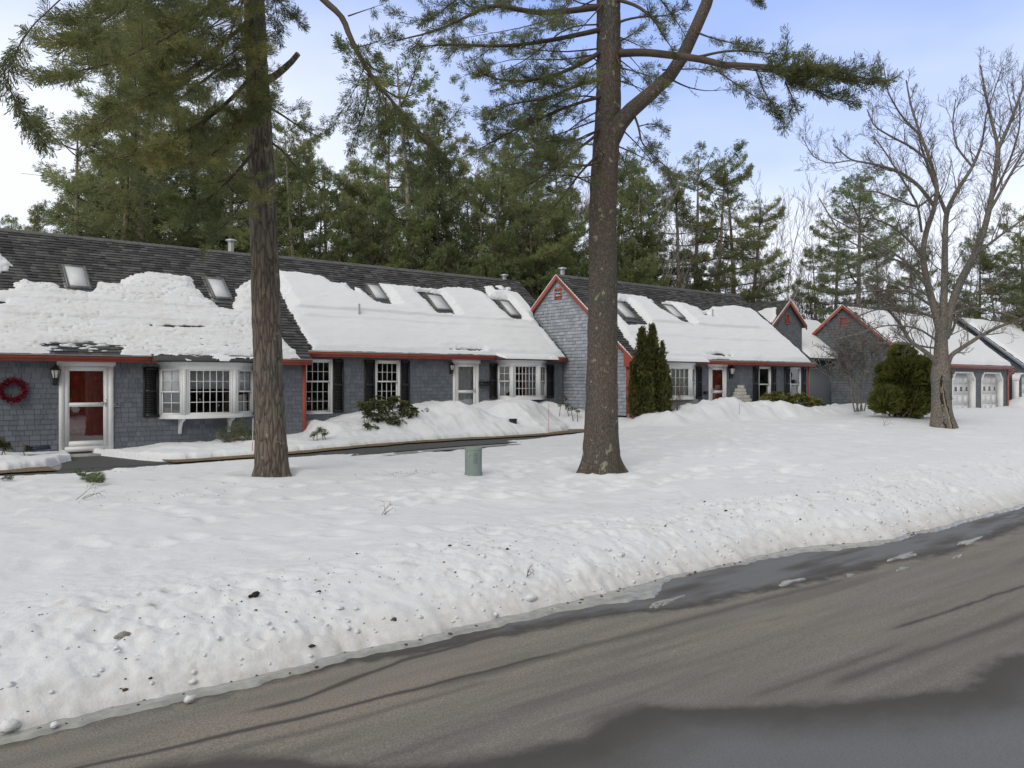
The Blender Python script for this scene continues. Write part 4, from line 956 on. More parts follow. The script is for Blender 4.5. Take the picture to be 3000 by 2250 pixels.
p2b = [(1446,833),(1462,832),(1480,843),(1472,846)], [(1478,838),(1492,837),(1497,843),(1484,845)]
hl2 = [[(1308,1020),(1340,1018),(1380,1019),(1417,1023),(1400,1024),(1345,1021)], [(1334,1034),(1360,1033),(1420,1037),(1420,1041),(1340,1040)]]
holes_s = [[(r[0] - .30, r[3] + .15, 0), (r[1] + .03, r[3] + .12, 0), (r[1] + .05, r[2] - .16, 0), (r[0] + .0, r[2] - .14, 0), (r[0] - .16, r[2] + .4, 0)] for r in r2]
roof_snow('deep smooth snow on the middle house roof, parted round three skylights', f2, H2E, H2Z, [poly2, *p2b], hl2 + holes_s, X2S, X2E, S2, .135, .02, 301, edge=.08, step=.03, bands=[(2.15, .04), (1.75, .02)])

# ------------------------------------------------------------------ third house
H3E, H3Z, H3R = 19.25, 2.60, 23.27; X3S, X3E = 21.22, 33.24
h3 = empty('row_house'); tag(h3, 'right-hand grey house with worn shingled gable end, red trim and white-framed red door', 'house', 'houses of the attached row')
fr3 = Fr((0, Y3W), (1, 0))
Yf3 = 19.06; b0, b1, g0, g1 = XatY(1924, Y3W), XatY(2038, Y3W), XatY(1957, Yf3), XatY(2028, Yf3); zz0, zz1 = 1.10, 2.48
e0, e1 = XatY(2075, Y3W), XatY(2126, Y3W); ez1 = ZatY(2100, 1062, Y3W); ez0 = ez1 - 2.36
wz0, wz1 = ZatY(2240, 1177.6, Y3W), ZatY(2240, 1073.6, Y3W)
w3a = (XatY(2220.5, Y3W), XatY(2257, Y3W), wz0, wz1); w3b = (XatY(2312, Y3W), XatY(2345, Y3W), wz0, wz1)
holes3 = [(b0 + .02, b1 - .02, zz0 + .02, zz1), (e0, e1, ez0, ez1), w3a, w3b]
mb = MB(); backing(mb, fr3, X3S + .13, 33.12, .0, 2.5, holes3); shingles(mb, fr3.p, X3S + .16, 33.02, .62, 2.46, .127, (.10, .24), .015, np.random.default_rng(9), (), holes3); mb.box((33.02, Y3W + .01, 0), (33.12, 27, 2.5)); mb.build('wall', M['siding'], h3)
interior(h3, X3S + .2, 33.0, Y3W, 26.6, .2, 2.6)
mb = MB(); mb.box((X3S + .06, Y3W - .0, -.3), (33.1, Y3W + .08, .62)); mb.build('foundation', M['foundation'], h3)
rf, f3_, S3 = roof(h3, X3S, X3E, H3E, H3Z, H3R, 27.3, 15)
gable(h3, X3S + .13, Y3W, 27.0, .55, H3E, H3Z, H3R, M['siding_worn_lit'], 77, th=.034)
rakeboard(h3, X3S, H3E, H3Z, H3R, 27.3, M['red'], -1, .16)
mb = MB(); mb.prism([(X3S - .04, y, z) for y, z in ((H3E - .03, H3Z + .02), (H3E - .03, H3Z - .30), (H3E + .42, H3Z - .30), (H3E + .42, H3Z + .34))], [(X3S + .25, y, z) for y, z in ((H3E - .03, H3Z + .02), (H3E - .03, H3Z - .30), (H3E + .42, H3Z - .30), (H3E + .42, H3Z + .34))]); mb.build('eave_return', M['red'], h3)
mb = MB(); mb.box((X3S + .082, Y3W - .03, .5), (X3S + .24, Y3W + .16, H3Z - .30)); mb.build('corner_board', M['red'], h3); mb = MB(); mb.box((33.04, Y3W - .03, .3), (33.15, Y3W + .08, H3Z - .15)); mb.build('corner_board', M['red'], h3)
eave(h3, [(X3S + .25, b0 + .2), (XatY(2031, H3E), X3E)], H3E, H3Z, M['red'])
bay(h3, Y3W, Yf3, b0, b1, g0, g1, zz0, zz1, 4, 3, 1, (1, 1), cover='curtain', brackets=False)
mb = MB(); mb.box((b0 + .3, Y3W - .36, -.1), (b1 - .3, Y3W - .001, zz0 - .002)); mb.build('bay_base', M['foundation'], h3)
skirt(h3, b0, b1, H3E, H3Z - .04, Yf3, zz1, 24, False, 'snow lying over the right-hand bay window')
shutter(h3, fr3, XatY(2038.5, Y3W), XatY(2054, Y3W), ZatY(2045, 1169, Y3W), ZatY(2045, 1075, Y3W))
door(h3, fr3, e0, e1, ez0, ez1, M['reddoor'], 'r')
lamp(h3, fr3, XatY(2137, Y3W), ZatY(2137, 1089, Y3W), 1.3)
window(h3, fr3, *w3a, 1, 1, 1, .5, .06); window(h3, fr3, *w3b, 1, 1, 1, .5, .06)
for a, b in ((2204.5, 2220), (2257.5, 2271.5), (2297, 2311.5), (2345.5, 2359)): shutter(h3, fr3, XatY(a, Y3W), XatY(b, Y3W), ZatY(2240, 1178, Y3W), ZatY(2240, 1075, Y3W))
mb = MB(); fr3.box(mb, XatY(2060, Y3W), XatY(2068, Y3W), ZatY(2064, 1154, Y3W), ZatY(2064, 1146, Y3W), .02, .12); o = mb.build('mailbox', M['black']); tag(o, 'small black wall box left of the right-hand house door', 'mailbox')
def louvre(parent, fr, u, z, w_, h_, open_=False):
    mb = MB(); fr.box(mb, u - w_, u - w_ + .05, z - h_, z + h_, 0, .05); fr.box(mb, u + w_ - .05, u + w_, z - h_, z + h_, 0, .05); fr.box(mb, u - w_ + .05, u + w_ - .05, z + h_ - .05, z + h_, 0, .049); fr.box(mb, u - w_ + .05, u + w_ - .05, z - h_, z - h_ + .05, 0, .049)
    v = mb.build('gable_vent', M['red'], parent)
    s_ = MB(); n = 6
    for i in range(n):
        if open_ and 0 < i < 5: continue
        zc = z - h_ + .05 + (2 * h_ - .1) * (i + .5) / n; s_.hexa([fr.p(u - w_ + .05, zc - .04, .04), fr.p(u + w_ - .05, zc - .04, .04), fr.p(u + w_ - .05, zc, .02), fr.p(u - w_ + .05, zc, .02), fr.p(u - w_ + .05, zc - .03, .045), fr.p(u + w_ - .05, zc - .03, .045), fr.p(u + w_ - .05, zc + .015, .022), fr.p(u - w_ + .05, zc + .015, .022)])
    s_.build('slats', M['red'], v)
    k = MB(); fr.box(k, u - w_ + .05, u + w_ - .05, z - h_ + .05, z + h_ - .05, .016, .019); k.build('vent_opening', M['black'], v)
frg = Fr((X3S + .13, 0), (0, -1))
louvre(h3, frg, -23.27, 5.22, .20, .22, True)
vent_cap(h3, 1647, 783, 806, 24.1, .10)
pipe(h3, 2088, 906, 936, H3E, H3Z)
sk3 = [[(1788,878),(1823,878),(1856,926),(1826,926)], [(1934,886),(1969,889),(2004,928),(1974,923)]]
r3 = [skylight(h3, f3_, s, H3E, H3Z) for s in sk3]
top3 = [(1752,850),(1811,856),(1872,863),(1906,872),(1924,886),(1933,884),(1951,877),(1990,882),(2034,896),(2053,907),(2065,905),(2089,896),(2140,892),(2187,898),(2215,915),(2300,988),(2384,1064)]
poly3 = top3 + [(33.1, -.01, 0), (X3S + .42, -.01, 0), (X3S + .55, 1.3, 0)]
holes_s = [[(r3[0][0] - .3, r3[0][3] + .1, 0), (r3[0][1] + .5, r3[0][3] + .15, 0), (r3[0][1] + .42, r3[0][2] - .30, 0), (r3[0][0] - .2, r3[0][2] - .45, 0)], [(r3[1][0] - .55, r3[1][3] + .2, 0), (r3[1][1] + .03, r3[1][3] + .1, 0), (r3[1][1] + .10, r3[1][2] - .3, 0), (r3[1][0] + .1, r3[1][2] - .22, 0)]]
hl3 = [[(2066,1035),(2100,1033),(2138,1038),(2120,1040),(2080,1038)], [(2083,1048),(2135,1048),(2140,1053),(2090,1053)], [(2056,917),(2070,916),(2072,921),(2060,921)]]
roof_snow('deep clean snow on the right-hand house roof beside two skylights', f3_, H3E, H3Z, [poly3], hl3 + holes_s, X3S, X3E, S3, .14, .02, 401, edge=.07, step=.035, bands=[(2.2, .045), (1.3, .02)])

# ------------------------------------------------------------------ wing with a small front gable, and the link roof behind
wg = empty('house_wing'); tag(wg, 'small grey wing with narrow red-trimmed front gable behind the right-hand house', 'house wing')
WX, WZ, WY = 37.5, 6.02, 23.3; hw = 1.45
mb = MB()
halfs = [(-TAN, 1, WZ - TAN * WX - .1), (TAN, 1, WZ + TAN * WX - .1)]
shingles(mb, lambda u, z, n=0: (u, WY - n, z), WX - 2.6, WX + hw - .08, 2.6, WZ, .127, (.1, .24), .014, np.random.default_rng(31), halfs)
P = [(WX - 2.7, 1.5), (WX + hw - .08, 1.5), (WX + hw - .08, 9), (WX - 2.7, 9)]
for hf in halfs: P = clip_half(P, *hf)
mb.prism([(x, WY + .003, z) for x, z in P], [(x, WY + .15, z) for x, z in P], .5); mb.box((WX + hw - .2, WY + .16, 1.5), (WX + hw - .1, 28, WZ - TAN * hw - .1)); mb.build('wall', M['siding_green'], wg)
mb = MB()
for sg, wd in ((-1, 2.9), (1, hw + .12)):
    a = (WX, WZ); b = (WX + sg * wd, WZ - TAN * wd)
    mb.hexa([(a[0], WY - .16, a[1] - .08), (b[0], WY - .16, b[1] - .08), (b[0], 28, b[1] - .08), (a[0], 28, a[1] - .08), (a[0], WY - .16, a[1]), (b[0], WY - .16, b[1]), (b[0], 28, b[1]), (a[0], 28, a[1])], .3)
shingles(mb, lambda u, s, n=0: (WX - 2.9 * 1 + s * COSP - n * SINP, 28 - u, WZ - TAN * 2.9 + s * SINP + n * COSP), 0, 4.84, 0, 2.9 / COSP, .14, (.16, .36), .022, np.random.default_rng(32), gap=0)
mb.build('roof', M['roofing'], wg)
mb = MB(); em = MB()
for sg, wd in ((-1, 2.9), (1, hw + .12)):
    bx_, bz_ = WX + sg * wd, WZ - TAN * wd
    mb.hexa([(WX, WY - .20, WZ - .20), (bx_, WY - .20, bz_ - .20), (bx_, WY - .162, bz_ - .20), (WX, WY - .162, WZ - .20), (WX, WY - .20, WZ), (bx_, WY - .20, bz_), (bx_, WY - .162, bz_), (WX, WY - .162, WZ)])
    em.hexa([(WX, WY - .22, WZ + .001), (bx_, WY - .22, bz_ + .001), (bx_, WY - .162, bz_ + .001), (WX, WY - .162, WZ + .001), (WX, WY - .22, WZ + .035), (bx_, WY - .22, bz_ + .035), (bx_, WY - .162, bz_ + .035), (WX, WY - .162, WZ + .035)])
mb.build('rake_board', M['red'], wg); em.build('drip_edge', M['white'], wg)
louvre(wg, Fr((0, WY), (1, 0)), WX - .02, 5.02, .20, .26)
# snow patch on the wing's left slope
mb = MB(); fw = lambda x, y: WZ - TAN * (WX - x)
xs_ = np.arange(34.9, 37.3, .05); ys_ = np.arange(23.2, 26.2, .05); A, B_ = np.meshgrid(xs_, ys_)
d = .75 - np.hypot((A - 36.25) / 1.15, (B_ - 24.0) / 1.0) + .25 * fbm(A * 1.5, B_ * 1.5, 4, 7)
Tt = .14 * np.sqrt(np.clip(d / .2, 0, 1)); kp = d > -.03
o = grid_obj('roof_snow', A, B_, WZ - TAN * (WX - A) + np.where(d > 0, Tt + .03, -.02), M['snow'], kp[:-1,:-1] & kp[1:,1:] & kp[1:,:-1] & kp[:-1,1:], {'dirt': A * 0}); tag(o, 'ragged snow patch on the little wing roof left of its gable', 'roof snow', None, 'stuff')
lk = empty('link_building'); tag(lk, 'low snow-roofed link between the small wing and the double garage', 'link building')
mb = MB(); mb.box((38.9, 23.4, 0), (45, 28, 3.05)); mb.build('wall', M['siding_green'], lk)
mb = MB(); mb.hexa([(38.95, 23.0, 2.9), (45, 23.0, 2.9), (45, 26, 5.40), (38.95, 26, 5.40), (38.95, 23.0, 3.0), (45, 23.0, 3.0), (45, 26, 5.50), (38.95, 26, 5.50)]); mb.build('roof', M['roofing'], lk)
def fullsnow(label, X0, X1, Ye, Ze, S, tmax, seed, inset=.12, step=.08, topinset=.1):
    f = roofmap(Ye, Ze); P = [(X0 + inset, -.01, 0), (X1 - inset, -.01, 0), (X1 - inset, S - topinset, 0), (X0 + inset, S - topinset, 0)]
    return roof_snow(label, f, Ye, Ze, [P], [], X0, X1, S, tmax, .012, seed, edge=.04, step=step)
fullsnow('snow on the low link roof between the wing and double garage', 38.95, 45, 23.0, 3.0, 3.9, .16, 501)

# ------------------------------------------------------------------ garages
def garage(label, X0, X1, Yw, Ye, Ze, Yr, trimmat, wallmat, doors, seed, grp):
    g = empty('garage_building'); tag(g, label, 'garage', grp)
    fr = Fr((0, Yw), (1, 0)); dtop = 2.24; dh = [(a, b, -.2, dtop) for a, b in doors]
    mb = MB(); backing(mb, fr, X0 + .2, X1 - .2, -.3, Ze - .1, dh); shingles(mb, fr.p, X0 + .2, X1 - .2, -.1, Ze - .12, .127, (.1, .26), .013, np.random.default_rng(seed), (), dh)
    mb.box((X1 - .3, Yw + .01, -.3), (X1 - .2, 2 * Yr - Yw, Ze - .1)); mb.build('wall', wallmat, g)
    gable(g, X0 + .18, Yw, 2 * Yr - Yw, -.1, Ye, Ze, Yr, wallmat, seed + 1, exp=.15, th=.040)
    roof(g, X0, X1, Ye, Ze, Yr, 2 * Yr - Ye, seed + 2, ridgecap=False, exp=.3)
    rakeboard(g, X0, Ye, Ze, Yr, 2 * Yr - Ye, trimmat, -1, .17, True)
    eave(g, [(X0, X1)], Ye, Ze, trimmat)
    for a, b in doors:
        fm = MB(); c = .09
        fr.box(fm, a - c, a + .008, -.2, dtop - .42, -.32, .035); fr.box(fm, b - .008, b + c, -.2, dtop - .42, -.32, .035); fr.box(fm, a + .38, b - .38, dtop, dtop + c, -.32, .03)
        for s_, u in ((1, a), (-1, b)):   # angled corners
            q = [(u - s_ * c, dtop - .42), (u + s_ * .008, dtop - .42), (u + s_ * .38, dtop), (u + s_ * .38, dtop + c), (u + s_ * .30, dtop + c), (u - s_ * c, dtop - .30)]
            fm.prism([fr.p(x, z, -.32) for x, z in q], [fr.p(x, z, .03) for x, z in q])
            q = [(u, dtop - .42), (u, dtop), (u + s_ * .38, dtop)]; 
        d_ = fm.build('door_frame', M['white'], g)
        dm = MB(); n = 4; lo = -.12; hh = (dtop - lo) / n
        for i in range(n):
            fr.box(dm, a, b, lo + i * hh, lo + (i + 1) * hh - .008, -.36, -.30)
            for j in range(4):
                u0, u1 = a + (b - a) * (j + .12) / 4, a + (b - a) * (j + .88) / 4
                if i != 2: fr.box(dm, u0, u1, lo + i * hh + .10, lo + (i + 1) * hh - .10, -.30, -.294)
        dd = dm.build('garage_door', M['white'], g)
        wm = MB(); pm = MB()
        for j in range(4):
            uc = a + (b - a) * (j + .5) / 4; z0, z1 = lo + 2 * hh + .14, lo + 3 * hh - .14
            wm2 = ((uc - .20, uc - .17, z0, z1), (uc + .17, uc + .20, z0, z1), (uc - .17, uc + .17, z0, z0 + .03), (uc - .17, uc + .17, z1 - .03, z1))
            for r_ in wm2: fr.box(wm, *r_, -.30, -.275)
            fr.box(pm, uc - .17, uc + .17, z0 + .03, z1 - .03, -.30, -.29)
        wm.build('window_frame', M['white'], dd); pm.build('pane', M['darkpane'], dd)
    return g, fr
M['darkpane'] = simple('dark_garage_glass', (.05, .052, .055), .08, .1, 3, spec=.8)
g1, frg1 = garage('double garage with grey gable end, dark red trim and snow-covered roof', 41.9, 54.9, Y4W, 18.7, 2.68, 22.68, M['red'], M['siding_green'], [(43.0, 46.0), (XatY(2791, 18.9) + .0, XatY(2855, 18.9)), (XatY(2876, 18.9), XatY(2936, 18.9))], 51, 'garages')
louvre(g1, Fr((42.08, 0), (0, -1)), -22.68, 5.05, .28, .26)
mb = MB(); xg = 54.45; mb.tube([(xg + .4, 18.66, 2.5), (xg + .35, 18.7, 2.38), (xg + .1, 18.82, 2.25), (xg, 18.83, 2.1), (xg, 18.83, .1)], .05, 8); mb.build('downspout', M['red'], g1)
mb = MB(); mb.box((54.6, 18.86, 0), (54.72, 19.0, 2.5)); mb.build('corner_board', M['greytrim'], g1)
fullsnow('smooth snow covering the double garage roof', 41.95, 54.9, 18.7, 2.68, 3.98 / COSP, .20, 511, .14, .09, .18)
g2, frg2 = garage('farther grey garage with blue-grey trim at the right edge', 56.5, 69, Y5W, 18.62, 2.80, 22.62, M['greytrim'], M['siding_green'], [(XatY(2982, 18.85) + .1, XatY(2982, 18.85) + 3.4), (64.3, 67.4)], 61, 'garages')
fullsnow('snow covering the farther garage roof at the right edge', 56.55, 69, 18.62, 2.80, 4.0 / COSP, .20, 521, .14, .10, .18)
# ------------------------------------------------------------------ foliage and tree kit
def tufts(mb, P, D, n, Ln, W, spread, rg, tint):
    """needle fans: n slim triangles at each point"""
    P = np.asarray(P, float); D = np.asarray(D, float); m = len(P)
    if m == 0: return
    D = D / (np.linalg.norm(D, axis=1, keepdims=True) + 1e-9)
    q = rg.normal(size=(m, n, 3)); q /= np.linalg.norm(q, axis=2, keepdims=True)
    d = D[:, None, :] + spread * q; d /= np.linalg.norm(d, axis=2, keepdims=True)
    l = Ln * rg.uniform(.6, 1.15, (m, n, 1))
    side = np.cross(d, rg.normal(size=(m, n, 3))); side /= (np.linalg.norm(side, axis=2, keepdims=True) + 1e-9)
    w = W * rg.uniform(.7, 1.3, (m, n, 1))
    base = P[:, None, :] + rg.normal(size=(m, n, 3)) * Ln * .08
    a = base - side * w * .5; b = base + side * w * .5; mid = base + d * l * .55
    c = base + d * l
    V = np.stack([a, b, mid + side * w * .55, c, mid - side * w * .55], 2).reshape(-1, 3)
    i = np.arange(m * n)[:, None] * 5
    F = i + np.array([[0, 1, 2, 4]]); F3 = i + np.array([[4, 2, 3]])
    t = np.repeat(np.broadcast_to(np.asarray(tint, float), (m,)), n * 5) + np.repeat(rg.normal(0, .06, m * n), 5)
    mb.v.append(V); mb.f.setdefault(4, []).append(F + mb.n); mb.f.setdefault(3, []).append(F3 + mb.n); mb.n += len(V); mb.a.append(t)
def needles(mb, P, D, n, Ln, W, spread, rg, tint):
    """finer fans: one slim triangle per needle bundle"""
    P = np.asarray(P, float); D = np.asarray(D, float); m = len(P)
    if m == 0: return
    D = D / (np.linalg.norm(D, axis=1, keepdims=True) + 1e-9)
    q = rg.normal(size=(m, n, 3)); q /= np.linalg.norm(q, axis=2, keepdims=True)
    d = D[:, None, :] + spread * q; d /= np.linalg.norm(d, axis=2, keepdims=True)
    l = Ln * rg.uniform(.6, 1.2, (m, n, 1)); side = np.cross(d, rg.normal(size=(m, n, 3))); side /= (np.linalg.norm(side, axis=2, keepdims=True) + 1e-9)
    w = W * rg.uniform(.7, 1.3, (m, n, 1)) * .5; base = P[:, None, :] + q * Ln * .12
    V = np.stack([base, base + d * l + side * w, base + d * l * .94 - side * w], 2).reshape(-1, 3)
    F = np.arange(m * n * 3).reshape(-1, 3); t = np.repeat(np.broadcast_to(np.asarray(tint, float), (m,)), n * 3) + np.repeat(rg.normal(0, .05, m * n), 3)
    mb.v.append(V); mb.f.setdefault(3, []).append(F + mb.n); mb.n += len(V); mb.a.append(t)
def leaves(mb, P, D, Ln, W, rg, tint, droop=.0):
    """single curved leaves as two quads folded down the middle"""
    P = np.asarray(P, float); D = np.asarray(D, float); m = len(P)
    D = D / (np.linalg.norm(D, axis=1, keepdims=True) + 1e-9)
    s = np.cross(D, rg.normal(size=(m, 3))); s /= (np.linalg.norm(s, axis=1, keepdims=True) + 1e-9)
    l = Ln * rg.uniform(.7, 1.2, (m, 1)); w = W * rg.uniform(.7, 1.2, (m, 1)); u = np.cross(s, D)
    mid = P + D * l * .5; tip = P + D * l + np.array([0, 0, -1]) * droop * l
    V = np.stack([P, mid + s * w * .5 + u * w * .15, tip, mid - s * w * .5 + u * w * .15], 1).reshape(-1, 3)
    i = np.arange(m)[:, None] * 4
    mb.add(V, np.concatenate([i + np.array([[0, 1, 2]]), i + np.array([[0, 2, 3]])]), np.repeat(np.broadcast_to(tint, (m,)), 4))
def unit(v): v = np.asarray(v, float); return v / (np.linalg.norm(v) + 1e-9)
def spray(wood, nb, pts, r0, rg, start=.3, twig=.7, dens=9, flat=.35, needle=(12, .12, .006, .7), droop=.15, tint=.5, tgap=.11, up=.25, sub=True, tipr=.15, clump=0.0, bare_=.2):
    """a pine branch: pts polyline (n,3); twigs left and right carrying needle tufts"""
    P = np.asarray(pts, float); n = len(P); t = np.linspace(0, 1, n)
    m = max(8, n * 3); tt = np.linspace(0, 1, m)
    Q = np.stack([np.interp(tt, t, P[:, k]) for k in range(3)], 1)
    for _ in range(2): Q[1:-1] = (Q[:-2] + 2 * Q[1:-1] + Q[2:]) / 4
    Ltot = np.linalg.norm(np.diff(Q, axis=0), axis=1).sum()
    Q[1:] += np.cumsum(rg.normal(0, .012 * Ltot / m * 2, (m - 1, 3)), 0) * .5
    wood.tube(Q, r0 * (1 - (1 - tipr) * tt), 6 if r0 > .02 else 4, cap=False)
    TP = []; TD = []
    N_ = max(2, int(dens * Ltot * (1 - start)))
    for i in range(N_):
        s = start + (1 - start) * (i + rg.uniform(0, 1)) / N_; k = min(int(s * (m - 1)), m - 2); a = Q[k] + (Q[k+1] - Q[k]) * (s * (m - 1) - k)
        T = unit(Q[k+1] - Q[k]); side = unit(np.cross(T, [0, 0, 1])) * (1 if i % 2 else -1)
        if clump and vn(np.array(s * Ltot / clump), np.array(float(i % 2) * 7), None, int(r0 * 1e5) % 97) < -.15: continue
        ln = twig * (1 - .55 * s) * rg.uniform(.5, 1.2) * (1 if s < .93 else .6)
        dv = unit(T * rg.uniform(.5, 1.0) + side * rg.uniform(.4, 1.0) + np.array([0, 0, 1]) * rg.normal(up * .4, flat))
        kk = max(3, int(ln / tgap)); u = np.linspace(0, 1, kk + 1)[:, None]
        tw = a + dv * ln * u + np.array([0, 0, 1]) * ln * (-droop * u + (droop + up) * u * u * .8)
        wood.tube(tw[::max(1, kk // 3)] if kk > 4 else tw, .35 * r0 * (1 - s * .6) * .5 + .0025, 3, cap=False)
        td = np.gradient(tw, axis=0); td /= (np.linalg.norm(td, axis=1, keepdims=True) + 1e-9)
        lo = max(1, int(kk * bare_)) if kk > 3 else 0
        TP.append(tw[lo:]); TD.append(td[lo:] + np.array([0, 0, up]))
        if sub and ln > .35:
            for j in range(lo + 1, kk + 1):
                if rg.random() < .75:
                    sd = unit(np.cross(td[j], [0, 0, 1])) * (1 if j % 2 else -1); l2 = ln * .32 * rg.uniform(.5, 1.2); v2 = unit(td[j] * .8 + sd * .8 + np.array([0, 0, 1]) * rg.normal(.1, .25))
                    k2 = max(1, int(l2 / tgap)); u2 = (np.arange(1, k2 + 1) / k2)[:, None]
                    TP.append(tw[j] + v2 * l2 * u2); TD.append(np.repeat((v2 + np.array([0, 0, up]))[None], k2, 0))
    if TP:
        TP = np.concatenate(TP); TD = np.concatenate(TD)
        tn = tint + .28 * vn(TP[:, 0] * 1.6, TP[:, 1] * 1.6, TP[:, 2] * 1.6, 5) + .10 * rg.normal(size=len(TP))
        kp = needle[4] if len(needle) > 4 else 0
        if kp:
            TP = np.repeat(TP, kp, 0) + rg.normal(0, needle[5], (len(TP) * kp, 3)) * [1, 1, .7]; TD = np.repeat(TD, kp, 0) + rg.normal(0, .35, (len(TP), 3)); tn = np.repeat(tn, kp) + rg.normal(0, .05, len(TP))
            needles(nb, TP, TD, needle[0], needle[1], needle[2], needle[3], rg, tn)
        else: tufts(nb, TP, TD, needle[0], needle[1], needle[2], needle[3], rg, tn)
    return Q
def bg_pine(seed, H=16., cb=.25, Rm=3.2, rt=.2, top=1.0, sparse=1.0, stems=1):
    """one mid-distance white pine; returns (trunk mesh, crown mesh) as MB pair. Unit: metres, base at origin"""
    rg = np.random.default_rng(seed); wood = MB(); tr = MB(); nb = MB()
    for st in range(stems):
        hh = H * (1 if st == 0 else rg.uniform(.75, .95)); off = np.array([0, 0, 0.]) if st == 0 else np.array([rg.normal(0, .5), rg.normal(0, .5), 0])
        zz = np.linspace(-.5, hh, 18); lean = rg.normal(0, .35, 2)
        px_ = off[0] + lean[0] * (zz / hh)**1.5 * 1.5 + .07 * np.cumsum(rg.normal(0, .3, 18)) * (zz > 1); py_ = off[1] + lean[1] * (zz / hh)**1.5 * 1.5 + .07 * np.cumsum(rg.normal(0, .3, 18)) * (zz > 1)
        TPs = np.stack([px_, py_, zz], 1); tr.tube(TPs, rt * (1 - .93 * np.clip(zz / hh, 0, 1)**1.2) * (1 if st == 0 else .7) + .01, 8)
        z = cb * hh * .35
        ga = rg.uniform(0, 6.28)
        while z < hh * .985:
            t = (z - cb * hh) / (hh * (1 - cb)); dead = z < cb * hh
            nbr = int(rg.integers(2, 5)) if dead else int(rg.integers(3, 6))
            a0 = rg.uniform(0, 6.28)
            for k in range(nbr):
                if not dead and rg.random() > sparse * .85: continue
                az = a0 + k * 6.28 / nbr + rg.normal(0, .3)
                shp = (max(0, 1 - t)**.42) * (.35 + .85 * rg.random()) * min(1, .6 + 1.4 * max(t, 0)) * (1 + .35 * math.sin(az + ga + 3 * t)) if not dead else rg.uniform(.25, .6)
                L_ = max(.25, Rm * shp * (1 if st == 0 else .75)); el = (-.12 + .75 * max(t, 0)**1.3 + rg.normal(0, .10)) if not dead else rg.normal(-.1, .25)
                c = np.array([np.interp(z, zz, px_), np.interp(z, zz, py_), z]); h = np.array([math.cos(az), math.sin(az), 0])
                u = np.linspace(0, 1, 7)[:, None]
                pts = c + h * L_ * u * math.cos(el) + np.array([0, 0, 1]) * L_ * (math.sin(el) * u + .18 * u * u - .06 * np.sin(u * 3.1))
                if dead:
                    wood.tube(pts + rg.normal(0, .03, pts.shape) * u, .022 * (1 - .8 * u[:, 0]), 3, cap=False)
                    for j in range(3):
                        s = rg.integers(2, 6); v = unit(h + rg.normal(0, .6, 3)); wood.tube([pts[s], pts[s] + v * L_ * .25, pts[s] + v * L_ * .4 + [0, 0, .05]], .008, 3, cap=False)
                else:
                    wood.tube(pts, (.014 + .012 * L_) * (1 - .8 * u[:, 0]), 4, cap=False)
                    m_ = int(28 * L_**1.4) + 12; s_ = (.22 + .80 * rg.random(m_)**.75) if L_ > 1 else rg.uniform(.1, 1.02, m_)
                    ctr = np.stack([np.interp(s_, u[:, 0], pts[:, q]) for q in range(3)], 1)
                    lat = rg.normal(0, 1, m_); lat = np.clip(lat, -2, 2) * (.17 * L_ + .14) * np.sin(np.clip(s_, 0, 1) * 2.9 + .15)
                    sv = np.array([-h[1], h[0], 0]); PP = ctr + sv * lat[:, None] + np.array([0, 0, 1]) * (rg.normal(0, .035 * L_ + .04, m_) + .10 * np.abs(lat) + .05)[:, None]
                    kn = vn(PP[:, 0] * 1.9, PP[:, 1] * 1.9, PP[:, 2] * 2.6, seed); PP = PP[kn > -.30]; lat = lat[kn > -.30]; kn = kn[kn > -.30]
                    DD = h * .7 + sv * np.sign(lat)[:, None] * .6 + np.array([0, 0, .45]) + rg.normal(0, .25, PP.shape)
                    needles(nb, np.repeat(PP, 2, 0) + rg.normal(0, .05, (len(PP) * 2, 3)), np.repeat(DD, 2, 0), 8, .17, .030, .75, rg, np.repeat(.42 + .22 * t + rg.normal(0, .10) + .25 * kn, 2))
                    for j in range(int(4 + 2 * L_)):
                        s1 = rg.uniform(.2, .95); k1 = min(int(s1 * 6), 5); q0 = pts[k1] + (pts[k1+1] - pts[k1]) * (s1 * 6 - k1); sg = 1 if j % 2 else -1
                        q1 = q0 + (h * .6 + sv * sg * .7 + np.array([0, 0, rg.normal(.1, .1)])) * L_ * rg.uniform(.12, .3); wood.tube([q0, (q0 + q1) / 2 + [0, 0, .02], q1], .009, 3, cap=False)
            z += rg.uniform(.35, 1.15) * (1.0 if t < .7 else .6) * H / 16
    return tr, wood, nb
def pine_obj(seed, nmat, label='', **kw):
    tr, wood, nb = bg_pine(seed, **kw)
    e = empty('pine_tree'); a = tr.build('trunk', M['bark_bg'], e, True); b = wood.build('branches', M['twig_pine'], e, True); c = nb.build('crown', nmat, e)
    e['H'] = kw.get('H', 16.); return e
